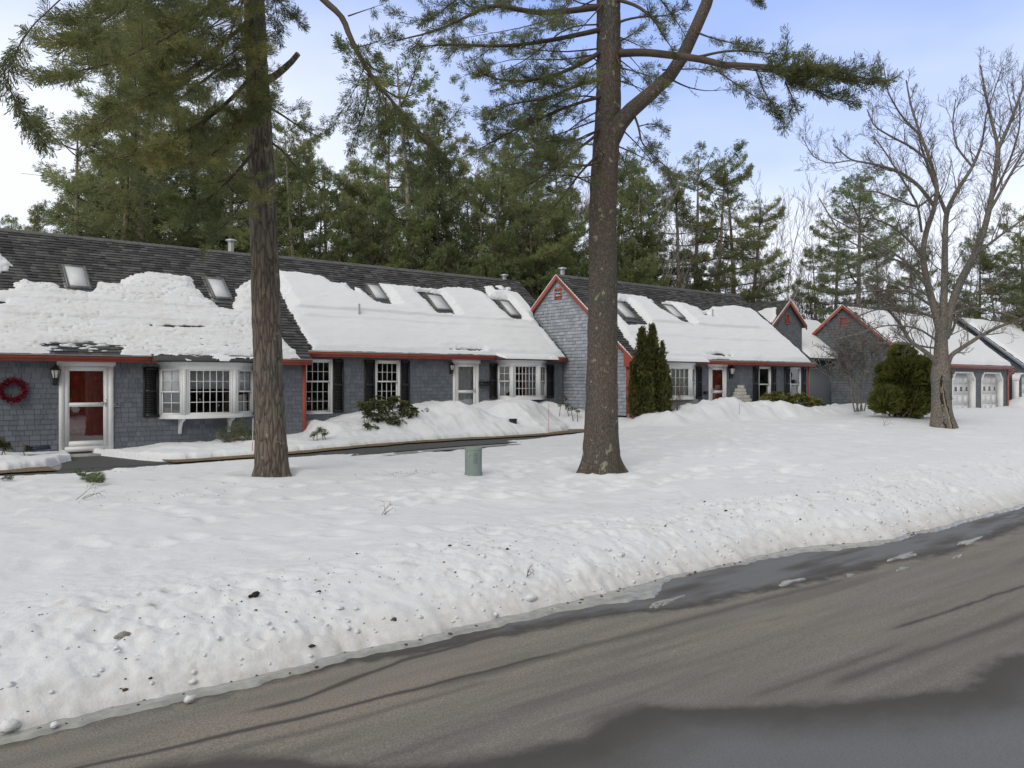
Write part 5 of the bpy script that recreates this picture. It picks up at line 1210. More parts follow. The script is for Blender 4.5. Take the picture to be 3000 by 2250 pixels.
def branchy(mb, p, d, ln, r, lev, rg, spread=.6, upw=.25, nchild=5, wig=.10, minr=.004, shrink=.58, k=5, start=.3):
    """recursive bare branch"""
    n = 7; P = [np.array(p, float)]; d = unit(d)
    for i in range(n):
        d = unit(d + rg.normal(0, wig, 3) + np.array([0, 0, upw * .25])); P.append(P[-1] + d * ln / n)
    P = np.array(P); rad = r * (1 - .75 * np.linspace(0, 1, n + 1)) ; rad = np.maximum(rad, minr)
    mb.tube(P, rad, k if r > .015 else 3, cap=False)
    if lev <= 0: return
    for i in range(nchild):
        s = start + (1 - start) * (i + rg.uniform(.1, .9)) / nchild; j = min(int(s * n), n - 1); q = P[j] + (P[j+1] - P[j]) * (s * n - j)
        T = unit(P[j+1] - P[j]); v = rg.normal(size=3); v -= T * np.dot(v, T); v = unit(v)
        branchy(mb, q, unit(T * (1 - spread * .5) + v * spread), ln * shrink * rg.uniform(.6, 1.15) * (1 - .35 * s), max(rad[j] * .55, minr), lev - 1, rg, spread, upw, max(2, nchild - 1), wig * 1.15, minr, shrink, k, .2)
def bare_obj(seed, H, mat, r=.09, lev=3, spread=.55, upw=.5, nch=7, minr=.007):
    rg = np.random.default_rng(seed); mb = MB(); tk = MB()
    zz = np.linspace(-.4, H * .55, 8); px_ = np.cumsum(rg.normal(0, .05, 8)); py_ = np.cumsum(rg.normal(0, .05, 8)); P = np.stack([px_, py_, zz], 1)
    tk.tube(P, r * (1 - .5 * np.linspace(0, 1, 8)), 7)
    branchy(mb, P[-1], (0, 0, 1), H * .5, r * .5, lev, rg, spread, upw, nch, .10, minr)
    for i in range(9):
        j = int(rg.integers(2, 8)); az = rg.uniform(0, 6.28)
        branchy(mb, P[j], (math.cos(az) * .7, math.sin(az) * .7, .8), H * rg.uniform(.22, .42), r * .35, lev - 1, rg, spread, upw, nch - 1, .11, minr)
    e = empty('bare_tree'); tk.build('trunk', mat, e, True); mb.build('crown', mat, e, True); e['H'] = H; return e
ORD = ['first', 'second', 'third', 'fourth', 'fifth', 'sixth', 'seventh', 'eighth', 'ninth', 'tenth', 'eleventh', 'twelfth', 'thirteenth', 'fourteenth', 'fifteenth', 'sixteenth', 'seventeenth', 'eighteenth', 'nineteenth', 'twentieth', 'twenty-first', 'twenty-second', 'twenty-third', 'twenty-fourth', 'twenty-fifth', 'twenty-sixth', 'twenty-seventh', 'twenty-eighth', 'twenty-ninth', 'thirtieth']
def zone(px):
    for lim, nm in ((560, 'the left house roof'), (860, 'the near left pine trunk'), (1560, 'the middle house roof'), (1880, 'the right foreground pine'), (2200, 'the right-hand house ridge'), (2420, 'the small wing gable'), (2720, 'the double garage gable')):
        if px < lim: return nm
    return 'the farther garage'
protos = [pine_obj(100, M['needle'], H=16., cb=.30, Rm=4.3, sparse=.9), pine_obj(101, M['needle_b'], H=16., cb=.42, Rm=3.8, stems=2, sparse=.75), pine_obj(102, M['needle_dk'], H=16., cb=.38, Rm=3.6, sparse=.75),
          pine_obj(103, M['needle'], H=16., cb=.55, Rm=3.5, sparse=.7), pine_obj(104, M['needle_b'], H=16., cb=.12, Rm=5.0, sparse=.8), pine_obj(105, M['needle_dk'], H=16., cb=.45, Rm=3.0, sparse=.6)]
bares = [bare_obj(200, 10, M['twig_grey']), bare_obj(201, 10, M['twig'], .07), bare_obj(202, 10, M['birch'], .08, 3, .45), bare_obj(203, 10, M['twig'], .05, 3, .7)]
used = set()
def place(kind, k, px, top, depth, rot, wide=1.0):
    src = (protos if kind == 'p' else bares)[k]; key = (kind, k)
    if key in used: o = copy_tree(src)
    else: o = src; used.add(key)
    a, b = ray(px); Hn = CAMZ + (HY - top) / F_PX * depth + .1
    s = Hn / src['H']; o.location = (a * depth, b * depth, -.15); o.scale = (s * wide, s * wide, s); o.rotation_euler = (0, 0, rot)
    return o
PL = [ # proto, px, top, depth, width
 (5,  95, 600, 37, 1.0), (3, 215, 330, 37, 1.15), (2, 330, 150, 36, 1.1), (3, 392, 60, 37, 1.15), (1, 452, 120, 40, 1.15), (0, 560, 260, 39, 1.0), (4, 660, 330, 38, .95), (0, 35, 640, 50, .8), (2, 150, 640, 46, .8),
 (5, 905, 430, 40, 1.1), (3, 955, 470, 42, 1.0), (1, 870, 380, 37, .95), (1, 1060, 560, 38, 1.1), (5, 1145, 330, 41, 1.15), (3, 1212, 165, 37, 1.15), (0, 1290, 420, 39, 1.1), (4, 1190, 640, 36.5, .9), (2, 1345, 330, 42, 1.1), (1, 1420, 470, 38, 1.1),
 (0, 1500, 400, 41, 1.0), (4, 1570, 520, 39, .9), (3, 1600, 380, 43, 1.1), (2, 1680, 420, 44, 1.0), (4, 1480, 690, 38, .85), (1, 1000, 640, 37, 1.0),
 (1, 1835, 545, 42, .95), (0, 1885, 500, 44, .9), (3, 1930, 540, 45, 1.1), (5, 1985, 500, 44, 1.25), (3, 2042, 468, 45, 1.15), (2, 2095, 480, 46, 1.05), (5, 2150, 520, 47, 1.35), (2, 2195, 600, 50, 1.2),
 (0, 2515, 530, 52, 1.25), (2, 2440, 640, 56, 1.2), (5, 2400, 730, 58, 1.1), (3, 2580, 690, 55, 1.2), (2, 2690, 740, 58, 1.1), (0, 2870, 690, 60, 1.1), (2, 2930, 740, 58, 1.0), (1, 3010, 620, 58, 1.1), (5, 2790, 800, 64, 1.2), (5, 2985, 690, 64, 1.2), (2, 2270, 790, 66, 1.3), (3, 2650, 800, 66, 1.2),
 (2, 740, 420, 44, 1.1), (0, 800, 520, 46, 1.0), (2, 1780, 430, 46, 1.1), (4, 1850, 760, 41, .8), (1, 1100, 470, 48, 1.1), (1, 1650, 560, 47, 1.1), (0, 250, 520, 44, 1.0), (4, 480, 640, 38, .85), (4, 610, 690, 37, .8), (4, 1300, 720, 37.5, .8),
 (0, 930, 560, 46, 1.0), (1, 1040, 500, 47, 1.0), (0, 1130, 520, 46, 1.0), (4, 1250, 560, 40, .9), (0, 1380, 520, 46, 1.0), (2, 1460, 480, 48, 1.1), (0, 1540, 500, 46, 1.0), (4, 1640, 600, 40, .9), (1, 300, 400, 42, 1.0), (4, 420, 560, 40, .9), (0, 620, 420, 45, 1.0), (4, 700, 620, 41, .9)]
rgp = np.random.default_rng(77)
pos = sorted(PL, key=lambda q: q[1]); cnt = {}
for (k, px, top, dp, wd) in pos:
    o = place('p', k, px, top, dp, rgp.uniform(0, 6.28), wd)
    z_ = zone(px); cnt[z_] = cnt.get(z_, 0) + 1
    hgt = 'tall' if top < 450 else ('mid-height' if top < 650 else 'low')
    tag(o, f"{hgt} background pine behind {z_}, {ORD[cnt[z_]-1]} from the left there", 'pine tree', 'pine trees behind the houses')
BL = [(0, 2228, 640, 56), (2, 2305, 650, 58), (1, 2380, 700, 60), (3, 2345, 800, 60), (1, 2250, 720, 66), (2, 700, 560, 42), (0, 830, 600, 41), (1, 760, 640, 44), (3, 1250, 640, 38), (2, 1300, 600, 40), (0, 1390, 660, 39), (1, 1455, 620, 41), (2, 1545, 560, 43), (3, 1590, 700, 38), (3, 1110, 690, 37),
      (2, 1900, 620, 43), (0, 1960, 700, 42), (2, 2010, 640, 46), (1, 2070, 720, 44), (2, 2120, 700, 48), (3, 2180, 790, 48), (3, 2450, 830, 52), (1, 2560, 820, 56), (0, 2620, 780, 60), (1, 2740, 790, 62), (0, 2850, 790, 60), (3, 2960, 820, 62), (1, 3020, 780, 64), (0, 420, 560, 42), (1, 640, 600, 40), (3, 1760, 700, 44), (0, 500, 600, 44), (2, 1660, 640, 42)]
BL.sort(key=lambda q: q[1]); cnt = {}
for (k, px, top, dp) in BL:
    o = place('b', k, px, top, dp, rgp.uniform(0, 6.28), 1.0); z_ = zone(px); cnt[z_] = cnt.get(z_, 0) + 1
    tag(o, f"leafless {['grey', 'brown', 'pale-barked', 'brushy brown'][k]} tree behind {z_}, {ORD[cnt[z_]-1]} bare one from the left there", 'bare tree', 'leafless trees behind the houses')
# the far wood: one mass of saplings and low pines
mb = MB(); rgd = np.random.default_rng(55)
for i in range(420):
    px = rgd.uniform(-250, 3400); d = rgd.uniform(58, 90); a, b = ray(px); h = rgd.uniform(4.5, 9.5); x, y = a * d, b * d
    P = np.array([(x, y, -.5), (x + rgd.normal(0, .15), y, h * .5), (x + rgd.normal(0, .4), y, h)]); mb.tube(P, [.06, .045, .015], 3, cap=False, att=rgd.uniform(0, 1))
    for j in range(14):
        z = h * rgd.uniform(.2, .95); v = np.array([rgd.normal(0, .8), rgd.normal(0, .8), rgd.uniform(.3, 1)]); l = h * .18 * rgd.uniform(.5, 1.3)
        c = np.array([x, y, z]); mb.tube([c, c + v * l * .6, c + v * l + [0, 0, .3 * l]], [.025, .018, .01], 3, cap=False, att=rgd.uniform(0, 1))
        for q in range(3): v2 = v + rgd.normal(0, .5, 3); c2 = c + v * l * rgd.uniform(.3, .9); mb.tube([c2, c2 + v2 * l * .5], [.014, .008], 3, cap=False, att=rgd.uniform(0, 1))
M['wood_far'] = tinted('far_wood_bark', [(0, (.075, .058, .048)), (.5, (.13, .105, .09)), (1, (.20, .175, .155))], .9, 2, .2)
o = mb.build('distant_woods', M['wood_far']); tag(o, 'far mass of leafless saplings beyond the pines', None, None, 'stuff')
mb = MB()
for i in range(150):
    px = rgd.uniform(-250, 3400); d = rgd.uniform(64, 95); a, b = ray(px); x, y = a * d, b * d; h = rgd.uniform(5.0, 9.5)
    m_ = 120; z = h * (.15 + .85 * rgd.random(m_)); rr_ = (1 - z / h)**.8 * 2.2 * np.sqrt(rgd.random(m_)) + .1; th = rgd.uniform(0, 6.28, m_)
    P = np.stack([x + rr_ * np.cos(th), y + rr_ * np.sin(th), z], 1); tufts(mb, P, np.stack([np.cos(th), np.sin(th), .3 + 0 * th], 1), 5, .45, .09, .6, rgd, rgd.uniform(.1, .6))
o = mb.build('distant_evergreens', M['needle_dk']); tag(o, 'far mass of dark evergreens closing the view behind the houses', None, None, 'stuff')

mb = MB(); x = rgd.uniform(-60, 90, 60000); z = rgd.random(60000)**.8 * 15; y = -16 - rgd.uniform(0, 9, 60000) - (z > 8) * 2
hm = 11 + 4 * vn(x * .12, x * 0, None, 9) + 2 * vn(x * .5, x * 0, None, 10); k_ = z < hm
P = np.stack([x, y, z - .5], 1)[k_]; tufts(mb, P, rgd.normal(size=P.shape), 3, 1.0, .40, .5, rgd, .15)
o = mb.build('woods_across_road', M['needle_dk']); tag(o, 'dense evergreen woods on the far side of the road', None, None, 'stuff')

# ------------------------------------------------------------------ foreground pines
def trunk(name, pts_px, mat, parent, flare, seed, rows=520, k=110):
    """pts_px: (px, py, width px, depth)"""
    C_ = []; Rr = []
    for px, py, wpx, d in pts_px:
        C_.append(atD(px, py, d)); Rr.append(wpx / F_PX * d / 2)
    C_ = np.array(C_); Rr = np.array(Rr); t = C_[:, 2]; o_ = np.argsort(t); C_, Rr, t = C_[o_], Rr[o_], t[o_]
    zz = np.linspace(t[0], t[-1], rows); cx, cy = np.interp(zz, t, C_[:, 0]), np.interp(zz, t, C_[:, 1]); rr_ = np.interp(zz, t, Rr)
    ks = np.ones(41) / 41
    def sm(v): return np.convolve(np.pad(v, 20, 'edge'), ks, 'valid')
    cx, cy, rr_ = sm(cx), sm(cy), sm(rr_)
    th = np.linspace(0, 2 * math.pi, k + 1); TH, ZZ = np.meshgrid(th, zz); c_, s_ = np.cos(TH), np.sin(TH)
    R_ = rr_[:, None] * np.ones_like(TH)
    h = ZZ - (zz[0] + .35)
    R_ *= 1 + flare * np.exp(-np.clip(h, -.2, 9) / .22) * (.75 + .55 * np.cos(TH * 4 + seed) + .3 * np.cos(TH * 7 + 2 * seed))
    R_ *= 1 + .05 * fbm(c_ * 1.2, s_ * 1.2, 3, seed, z=ZZ * .8)
    fur = fbm(c_ * 5.5, s_ * 5.5, 3, seed + 5, z=ZZ * 2.4); R_ += .016 * (np.abs(fur) * 2 - .5) + .005 * fbm(c_ * 16, s_ * 16, 2, seed + 7, z=ZZ * 9)
    X = cx[:, None] + R_ * c_; Y = cy[:, None] + R_ * s_
    X[:, -1] = X[:, 0]; Y[:, -1] = Y[:, 0]
    return grid_obj(name, X, Y, ZZ, mat, parent=parent), (cx, cy, zz, rr_)
def bpts(lst): return np.array([atD(*q) for q in lst])
NB = (9, .110, .0105, .70, 3, .028)
dl = 15.7
lp = empty('pine_tree'); tag(lp, 'big foreground pine at left, bare brown furrowed trunk with lichen and a sawn limb', 'pine tree')
trunk('trunk', [(797, 1445, 92, dl), (797, 1385, 94, dl), (795, 1330, 92, dl), (793, 1250, 88, dl), (785, 1050, 83, dl), (779, 850, 80, dl), (770, 600, 76, dl), (757, 300, 66, dl), (744, 0, 58, dl), (735, -250, 50, dl), (720, -700, 38, dl), (705, -1300, 20, dl)], M['bark_l'], lp, .20, 3)
wood = MB(); nb = MB(); rg = np.random.default_rng(9)
def B(lst, r0, **kw): return spray(wood, nb, bpts(lst), r0, rg, **{**dict(twig=.85, dens=8, needle=NB, tgap=.075, flat=.42, up=.1, droop=.2, start=.25, bare_=.35), **kw})
B([(748, -160, 15.7), (640, 0, 14.2), (500, 110, 12.8), (330, 190, 11.6), (120, 235, 10.6)], .05, dens=11, tint=.42)
B([(752, 40, 15.7), (650, 130, 14.6), (520, 235, 13.4), (380, 310, 12.5), (250, 400, 11.8)], .045, dens=11, tint=.45)
B([(756, 200, 15.7), (670, 300, 14.6), (560, 380, 13.6), (440, 440, 12.8), (330, 470, 12.2)], .045, dens=11, tint=.48)
B([(760, 330, 15.7), (690, 400, 14.6), (600, 470, 13.8), (500, 490, 13.2), (420, 455, 12.9)], .04, dens=11, tint=.62)
B([(762, 420, 15.7), (700, 500, 14.8), (620, 580, 14.0), (540, 640, 13.6)], .04, dens=10, tint=.5)
B([(764, 520, 15.7), (730, 560, 14.9), (680, 640, 14.2), (600, 720, 13.8)], .03, dens=8, tint=.55, start=.35)
B([(745, -300, 15.7), (600, -160, 13), (420, -40, 11), (300, 60, 10), (200, 130, 9.4)], .05, dens=11, tint=.40)
for (ex, ey) in ((700, 60), (735, 150), (690, 210), (740, 290), (715, 370), (640, 420), (770, 330), (690, -10)):
    B([(755, ey - 160, 15.7), (750, ey - 90, 15.0), ((750 + ex) / 2, ey - 30, 14.5), (ex, ey, 14.1)], .014, dens=10, twig=.55, tint=rg.uniform(.45, .7), start=.3)
B([(745, -420, 15.7), (500, -260, 12), (260, -80, 9.6), (90, 70, 8.6), (10, 220, 8.4), (50, 330, 8.4), (130, 410, 8.6)], .014, dens=4, tint=.35, twig=.35, start=.5, droop=.4, up=-.05)
for k_ in range(11):
    ex, ey = rg.uniform(140, 640), rg.uniform(-60, 560)
    if ex + ey * .55 < 260: continue
    sy_ = ey - rg.uniform(-40, 300); dd = rg.uniform(-3.2, 1.5)
    j1, j2 = rg.normal(0, 45, 2)
    B([(760, sy_, 15.7), (760 + (ex - 760) * .35, sy_ + (ey - sy_) * .5 + j1, 15.7 + dd * .4), (760 + (ex - 760) * .7, sy_ + (ey - sy_) * .85 + j2, 15.7 + dd * .75), (ex, ey, 15.7 + dd)], .018, dens=8, tint=rg.uniform(.32, .60), start=.38)
B([(745, -350, 15.7), (640, -200, 14.5), (560, -30, 13.6), (500, 120, 13.2), (470, 250, 13)], .05, dens=11, tint=.42)
B([(744, -80, 15.7), (700, 30, 14.9), (660, 130, 14.5), (640, 230, 14.3)], .03, dens=9, tint=.6, start=.3)
B([(750, -100, 15.7), (600, 60, 15.8), (450, 150, 16.2), (300, 120, 16.6)], .04, dens=9, tint=.3)
B([(757, 150, 15.7), (640, 200, 16.4), (480, 330, 17), (360, 350, 17.4)], .04, dens=9, tint=.3)
B([(765, 300, 15.7), (650, 380, 17), (520, 480, 18), (420, 560, 18.5)], .04, dens=9, tint=.3)
B([(748, -60, 15.7), (800, -20, 15.2), (850, 40, 14.9), (880, 70, 14.8)], .025, dens=9, twig=.45, tint=.35, start=.1)
B([(745, -200, 15.7), (790, -90, 15.2), (810, 30, 15), (815, 110, 15)], .02, dens=7, twig=.4, tint=.35, droop=.5, up=-.1)
B([(760, 300, 15.9), (820, 330, 16.3), (890, 380, 16.6), (960, 410, 16.8)], .03, dens=7, twig=.6, tint=.35, start=.15)
B([(768, 400, 15.9), (830, 440, 16.4), (890, 520, 16.9), (930, 590, 17.2)], .03, dens=7, twig=.6, tint=.38, start=.15)
# the long limb that sweeps down to the right
q = B([(742, -430, 15.7), (830, -150, 15.4), (925, -10, 15.0), (1005, 48, 14.7), (1027, 120, 14.5), (1080, 215, 14.3), (1150, 300, 14.1), (1240, 400, 13.9), (1330, 480, 13.7)], .085, dens=6, twig=.9, tint=.36, start=.55, droop=.35, up=0)
B([(1080, 215, 14.3), (1075, 300, 14.4), (1055, 360, 14.5), (1030, 430, 14.5)], .018, dens=11, twig=.5, tint=.34, start=.1, droop=.6, up=-.2)
for k_ in range(12):
    sx_ = rg.uniform(1040, 1330); sy_ = np.interp(sx_, [1027, 1080, 1150, 1240, 1330], [120, 215, 300, 400, 480]); ex, ey = sx_ + rg.uniform(-120, 60), sy_ + rg.uniform(60, 240); dd = rg.uniform(-.6, .8)
    B([(sx_, sy_, 14.1), ((sx_ + ex) / 2 + 15, (sy_ + ey) / 2 - 10, 14.1 + dd * .5), (ex, ey, 14.1 + dd)], .012, dens=9, twig=.42, tint=.36, start=.15, droop=.45, up=-.1)
B([(1130, 285, 14.1), (1130, 380, 14.1), (1110, 450, 14.1)], .015, dens=12, twig=.5, tint=.34, start=.1, droop=.6, up=-.2)
B([(1020, 47, 14.7), (1070, 30, 14.9), (1130, 10, 15.1)], .015, dens=3, twig=.3, tint=.34, start=.6)
B([(1030, 140, 14.5), (1080, 130, 14.2), (1160, 100, 13.9)], .018, dens=9, twig=.5, tint=.34, start=.1)
wood.build('branches', M['twig_pine'], lp, True); nb.build('crown', M['needle_fg'], lp)
sm_ = MB(); P = bpts([(785, 235, 15.6), (812, 218, 15.5), (838, 196, 15.4), (855, 180, 15.3), (873, 158, 15.2)]); sm_.tube(P, [.075, .068, .062, .055, .052], 14); sm_.build('sawn_limb', M['bark_l'], lp, True)

dr = 16.6
rp = empty('pine_tree'); tag(rp, 'big foreground pine right of centre, grey-brown trunk with a forked upper limb', 'pine tree')
trunk('trunk', [(1760, 1430, 108, dr), (1760, 1368, 108, dr), (1761, 1300, 104, dr), (1763, 1200, 94, dr), (1765, 1000, 88, dr), (1767, 800, 83, dr), (1764, 620, 80, dr), (1775, 450, 80, dr), (1783, 300, 70, dr), (1782, 0, 68, dr), (1780, -300, 56, dr), (1778, -900, 30, dr)], M['bark_r'], rp, .34, 8)
lm = MB(); P = bpts([(1785, 420, 16.55), (1815, 362, 16.45), (1850, 322, 16.4), (1905, 275, 16.35), (1962, 222, 16.3), (2000, 165, 16.3), (2035, 90, 16.3), (2068, 15, 16.3), (2090, -60, 16.3), (2120, -250, 16.3), (2160, -500, 16.3)])
lm.tube(P, [.20, .18, .16, .145, .135, .13, .122, .118, .115, .10, .06], 22); lm.build('forked_limb', M['bark_r'], rp, True)
wood = MB(); nb = MB(); rg = np.random.default_rng(19)
q = B([(1800, 158, 16.6), (1870, 152, 16.2), (1950, 160, 15.8), (2040, 170, 15.4), (2120, 190, 15.0)], .085, dens=.5, start=.9, tipr=.75)
B([(2120, 190, 15.0), (2200, 192, 14.7), (2300, 200, 14.4), (2420, 225, 14.1), (2560, 250, 13.9)], .06, dens=13, twig=.62, tint=.42, start=.38, up=.15, flat=.4)
B([(2230, 195, 14.6), (2330, 230, 14.2), (2430, 290, 14.0), (2500, 300, 13.9)], .03, dens=13, twig=.55, tint=.40, start=.2)
B([(2340, 205, 14.3), (2440, 200, 14.0), (2540, 235, 13.8), (2605, 235, 13.7)], .03, dens=12, twig=.45, tint=.45, start=.2)
B([(2212, 198, 14.6), (2240, 270, 14.4), (2280, 340, 14.3)], .018, dens=9, twig=.5, tint=.36, start=.45, droop=.5, up=-.1)
B([(2300, 240, 14.3), (2330, 300, 14.2), (2290, 370, 14.2)], .016, dens=10, twig=.45, tint=.36, start=.2, droop=.5, up=-.1)
B([(2040, 168, 15.4), (2120, 150, 15.2), (2200, 150, 15.0), (2330, 170, 14.8)], .03, dens=9, twig=.45, tint=.3, start=.3)
B([(2030, 90, 16.3), (2080, 110, 16), (2160, 130, 15.6), (2230, 140, 15.2)], .025, dens=7, twig=.4, tint=.3, start=.3)
B([(1765, 20, 16.6), (1650, 35, 15.8), (1560, 38, 15.2), (1450, 10, 14.8), (1380, 40, 14.5), (1280, 90, 14.2), (1160, 120, 13.9)], .07, dens=6.5, twig=.65, tint=.33, start=.3, clump=.5)
B([(1765, 85, 16.6), (1680, 105, 16.0), (1560, 128, 15.4), (1450, 138, 15.0), (1330, 128, 14.6), (1230, 140, 14.3)], .06, dens=6.5, twig=.65, tint=.33, start=.35, clump=.5)
B([(1765, 150, 16.6), (1700, 190, 16), (1600, 230, 15.4), (1480, 240, 15), (1400, 210, 14.8)], .055, dens=10, twig=.7, tint=.42, start=.25)
B([(1768, 230, 16.6), (1690, 250, 15.8), (1600, 290, 15.0), (1500, 300, 14.6), (1420, 340, 14.4)], .045, dens=11, twig=.75, tint=.48, start=.15)
B([(1768, 280, 16.6), (1700, 300, 15.8), (1590, 340, 15.2), (1470, 400, 14.9), (1380, 450, 14.7)], .045, dens=9, twig=.7, tint=.45, start=.25)
B([(1768, 380, 16.6), (1690, 440, 15.8), (1590, 520, 15.2), (1500, 560, 15)], .035, dens=7, twig=.65, tint=.45, start=.3)
B([(1768, 440, 16.6), (1700, 500, 15.9), (1640, 590, 15.5), (1580, 640, 15.3)], .03, dens=6, twig=.6, tint=.45, start=.3)
B([(1795, -5, 16.6), (1870, 15, 16), (1920, 60, 15.6), (1945, 110, 15.5), (1975, 150, 15.4)], .045, dens=5, twig=.45, tint=.3, start=.3)
B([(1800, 70, 16.6), (1860, 50, 16.2), (1960, 48, 15.9), (2010, 20, 15.6)], .03, dens=6, twig=.45, tint=.3, start=.3)
B([(1795, 130, 16.6), (1840, 110, 16.9), (1880, 80, 17.1)], .02, dens=8, twig=.4, tint=.35, start=.2)
B([(1855, 330, 16.4), (1872, 370, 16.3), (1878, 420, 16.2), (1930, 470, 16), (1990, 520, 15.9)], .03, dens=6, twig=.55, tint=.38, start=.25, droop=.4, up=-.05)
B([(1872, 370, 16.3), (1910, 360, 16.2), (1960, 380, 16.1)], .015, dens=8, twig=.4, tint=.38, start=.2)
B([(1795, 420, 16.6), (1830, 470, 16.8), (1850, 560, 17)], .02, dens=6, twig=.5, tint=.38, start=.2, droop=.4)
B([(1970, 235, 16.3), (2010, 255, 16.1), (2070, 268, 16), (2140, 262, 15.9)], .02, dens=5, twig=.4, tint=.3, start=.2, needle=(7, .07, .004, .8))
B([(1940, 205, 16.3), (2050, 200, 16.2), (2130, 215, 16.1)], .02, dens=8, twig=.4, tint=.35, start=.3)
B([(1780, -150, 16.6), (1700, -60, 16.4), (1620, 60, 16.3)], .03, dens=8, twig=.6, tint=.3)
B([(1780, -200, 16.6), (1880, -60, 16.7), (1960, 30, 16.8), (2010, 110, 16.9)], .03, dens=5, twig=.5, tint=.3)
B([(2110, -150, 16.3), (2180, -40, 16), (2230, 10, 15.8)], .02, dens=7, twig=.4, tint=.35)
for k_ in range(22):
    ex, ey = rg.uniform(1120, 1640), rg.uniform(-20, 640)
    if ey > 330 and ex < 1300: ex += 200
    sy_ = ey + rg.uniform(-190, 60); dd = rg.uniform(-2.6, 2.0); tn_ = rg.uniform(.30, .52); j1, j2 = rg.normal(0, 38, 2)
    B([(1778, sy_, 16.6), (1778 + (ex - 1778) * .3, sy_ + (ey - sy_) * .25 + j1, 16.6 + dd * .4), (1778 + (ex - 1778) * .65, sy_ + (ey - sy_) * .75 + j2, 16.6 + dd * .75), (ex, ey, 16.6 + dd)], .020, dens=6.5, twig=.75, tint=tn_, start=.30, clump=.6, flat=.55)
for k_ in range(9):
    ex, ey = rg.uniform(1850, 2060), rg.uniform(10, 560); sy_ = ey - rg.uniform(40, 140); dd = rg.uniform(-2, 2)
    if ey > 260 and ex > 1990: ex -= 100
    B([(1795, sy_, 16.6), (1795 + (ex - 1795) * .5, sy_ + (ey - sy_) * .45, 16.6 + dd * .5), (ex, ey, 16.6 + dd)], .02, dens=6, twig=.45, tint=.36, start=.4, clump=.6)
for k_ in range(8):
    ex, ey = rg.uniform(2200, 2600), rg.uniform(190, 300); dd = rg.uniform(-.5, .5)
    if ex < 2300: ey += rg.uniform(20, 110)
    sx_ = ex - rg.uniform(140, 260); B([(sx_, 195 + (sx_ - 2100) * .08, 14.4), ((sx_ + ex) / 2, (200 + ey) / 2, 14.3 + dd * .5), (ex, ey, 14.1 + dd)], .016, dens=11, twig=.45, tint=.40, start=.2)
B([(1600, -260, 16), (1400, -60, 15), (1300, 30, 14.6), (1240, 60, 14.4)], .03, dens=6, twig=.5, tint=.3, start=.4)
wood.build('branches', M['twig_pine'], rp, True); nb.build('crown', M['needle_fg2'], rp)

# ------------------------------------------------------------------ maple on the lawn at right
dm = 27.4
mp_ = empty('maple_tree'); tag(mp_, 'leafless grey maple on the snowy lawn at right with a split, decayed lower trunk', 'maple tree')
rgm = np.random.default_rng(23); tk = MB(); bw = MB()
def mlimb(lst, w0, w1, main=True, sub=True, lev=2, nch=None, ln=None, mb_=None):
    P = bpts([(x, y, dm + z) for x, y, z in lst]); n = len(P); m = n * 5; t = np.linspace(0, 1, n); tt = np.linspace(0, 1, m)
    Q = np.stack([np.interp(tt, t, P[:, k]) for k in range(3)], 1)
    for _ in range(4): Q[1:-1] = (Q[:-2] + 2 * Q[1:-1] + Q[2:]) / 4
    r = np.linspace(w0, w1, m) / F_PX * dm / 2
    (mb_ or bw).tube(Q, r, 12 if w0 > 14 else 6, cap=False)
    if sub:
        Lt = np.linalg.norm(np.diff(Q, axis=0), axis=1).sum(); nch = nch or int(Lt * 2.8) + 3
        for i in range(nch):
            s = .15 + .85 * (i + rgm.uniform(0, 1)) / nch; j = min(int(s * (m - 1)), m - 2); T = unit(Q[j+1] - Q[j]); v = rgm.normal(size=3); v -= T * np.dot(v, T); v = unit(v)
            branchy(bw, Q[j], unit(T * .75 + v * .7 + np.array([0, 0, .15])), (ln or 1.5) * rgm.uniform(.5, 1.2) * (1.1 - .65 * s), min(max(r[j] * .45, .008), .022), lev, rgm, .65, .35, 6, .13, .0042, .62)
# trunk body with the swollen burls
zs_ = [(2767, 1300, 80), (2765, 1253, 76), (2762, 1225, 64), (2757, 1180, 50), (2755, 1140, 48), (2754, 1110, 53), (2756, 1080, 50), (2757, 1050, 42), (2757, 1010, 36), (2758, 970, 33), (2760, 930, 36)]
C_ = np.array([atD(x, y, dm) for x, y, _ in zs_])[::-1] if False else np.array([atD(x, y, dm) for x, y, _ in zs_]); Rr = np.array([w_ / F_PX * dm / 2 for _, _, w_ in zs_])
zz = np.linspace(C_[0][2], C_[-1][2], 200); cx, cy, rr_ = [np.interp(zz, C_[:, 2], v) for v in (C_[:, 0], C_[:, 1], Rr)]
th = np.linspace(0, 2 * math.pi, 61); TH, ZZ = np.meshgrid(th, zz); R_ = rr_[:, None] * (1 + .08 * fbm(np.cos(TH) * 1.5, np.sin(TH) * 1.5, 3, 7, z=ZZ * 1.6) + .10 * np.exp(-((ZZ - 1.75) / .25)**2) * np.cos(TH - 4.0))
Rfield = R_
grid_obj('trunk', cx[:, None] + R_ * np.cos(TH), cy[:, None] + R_ * np.sin(TH), ZZ, M['bark_grey'], parent=mp_)
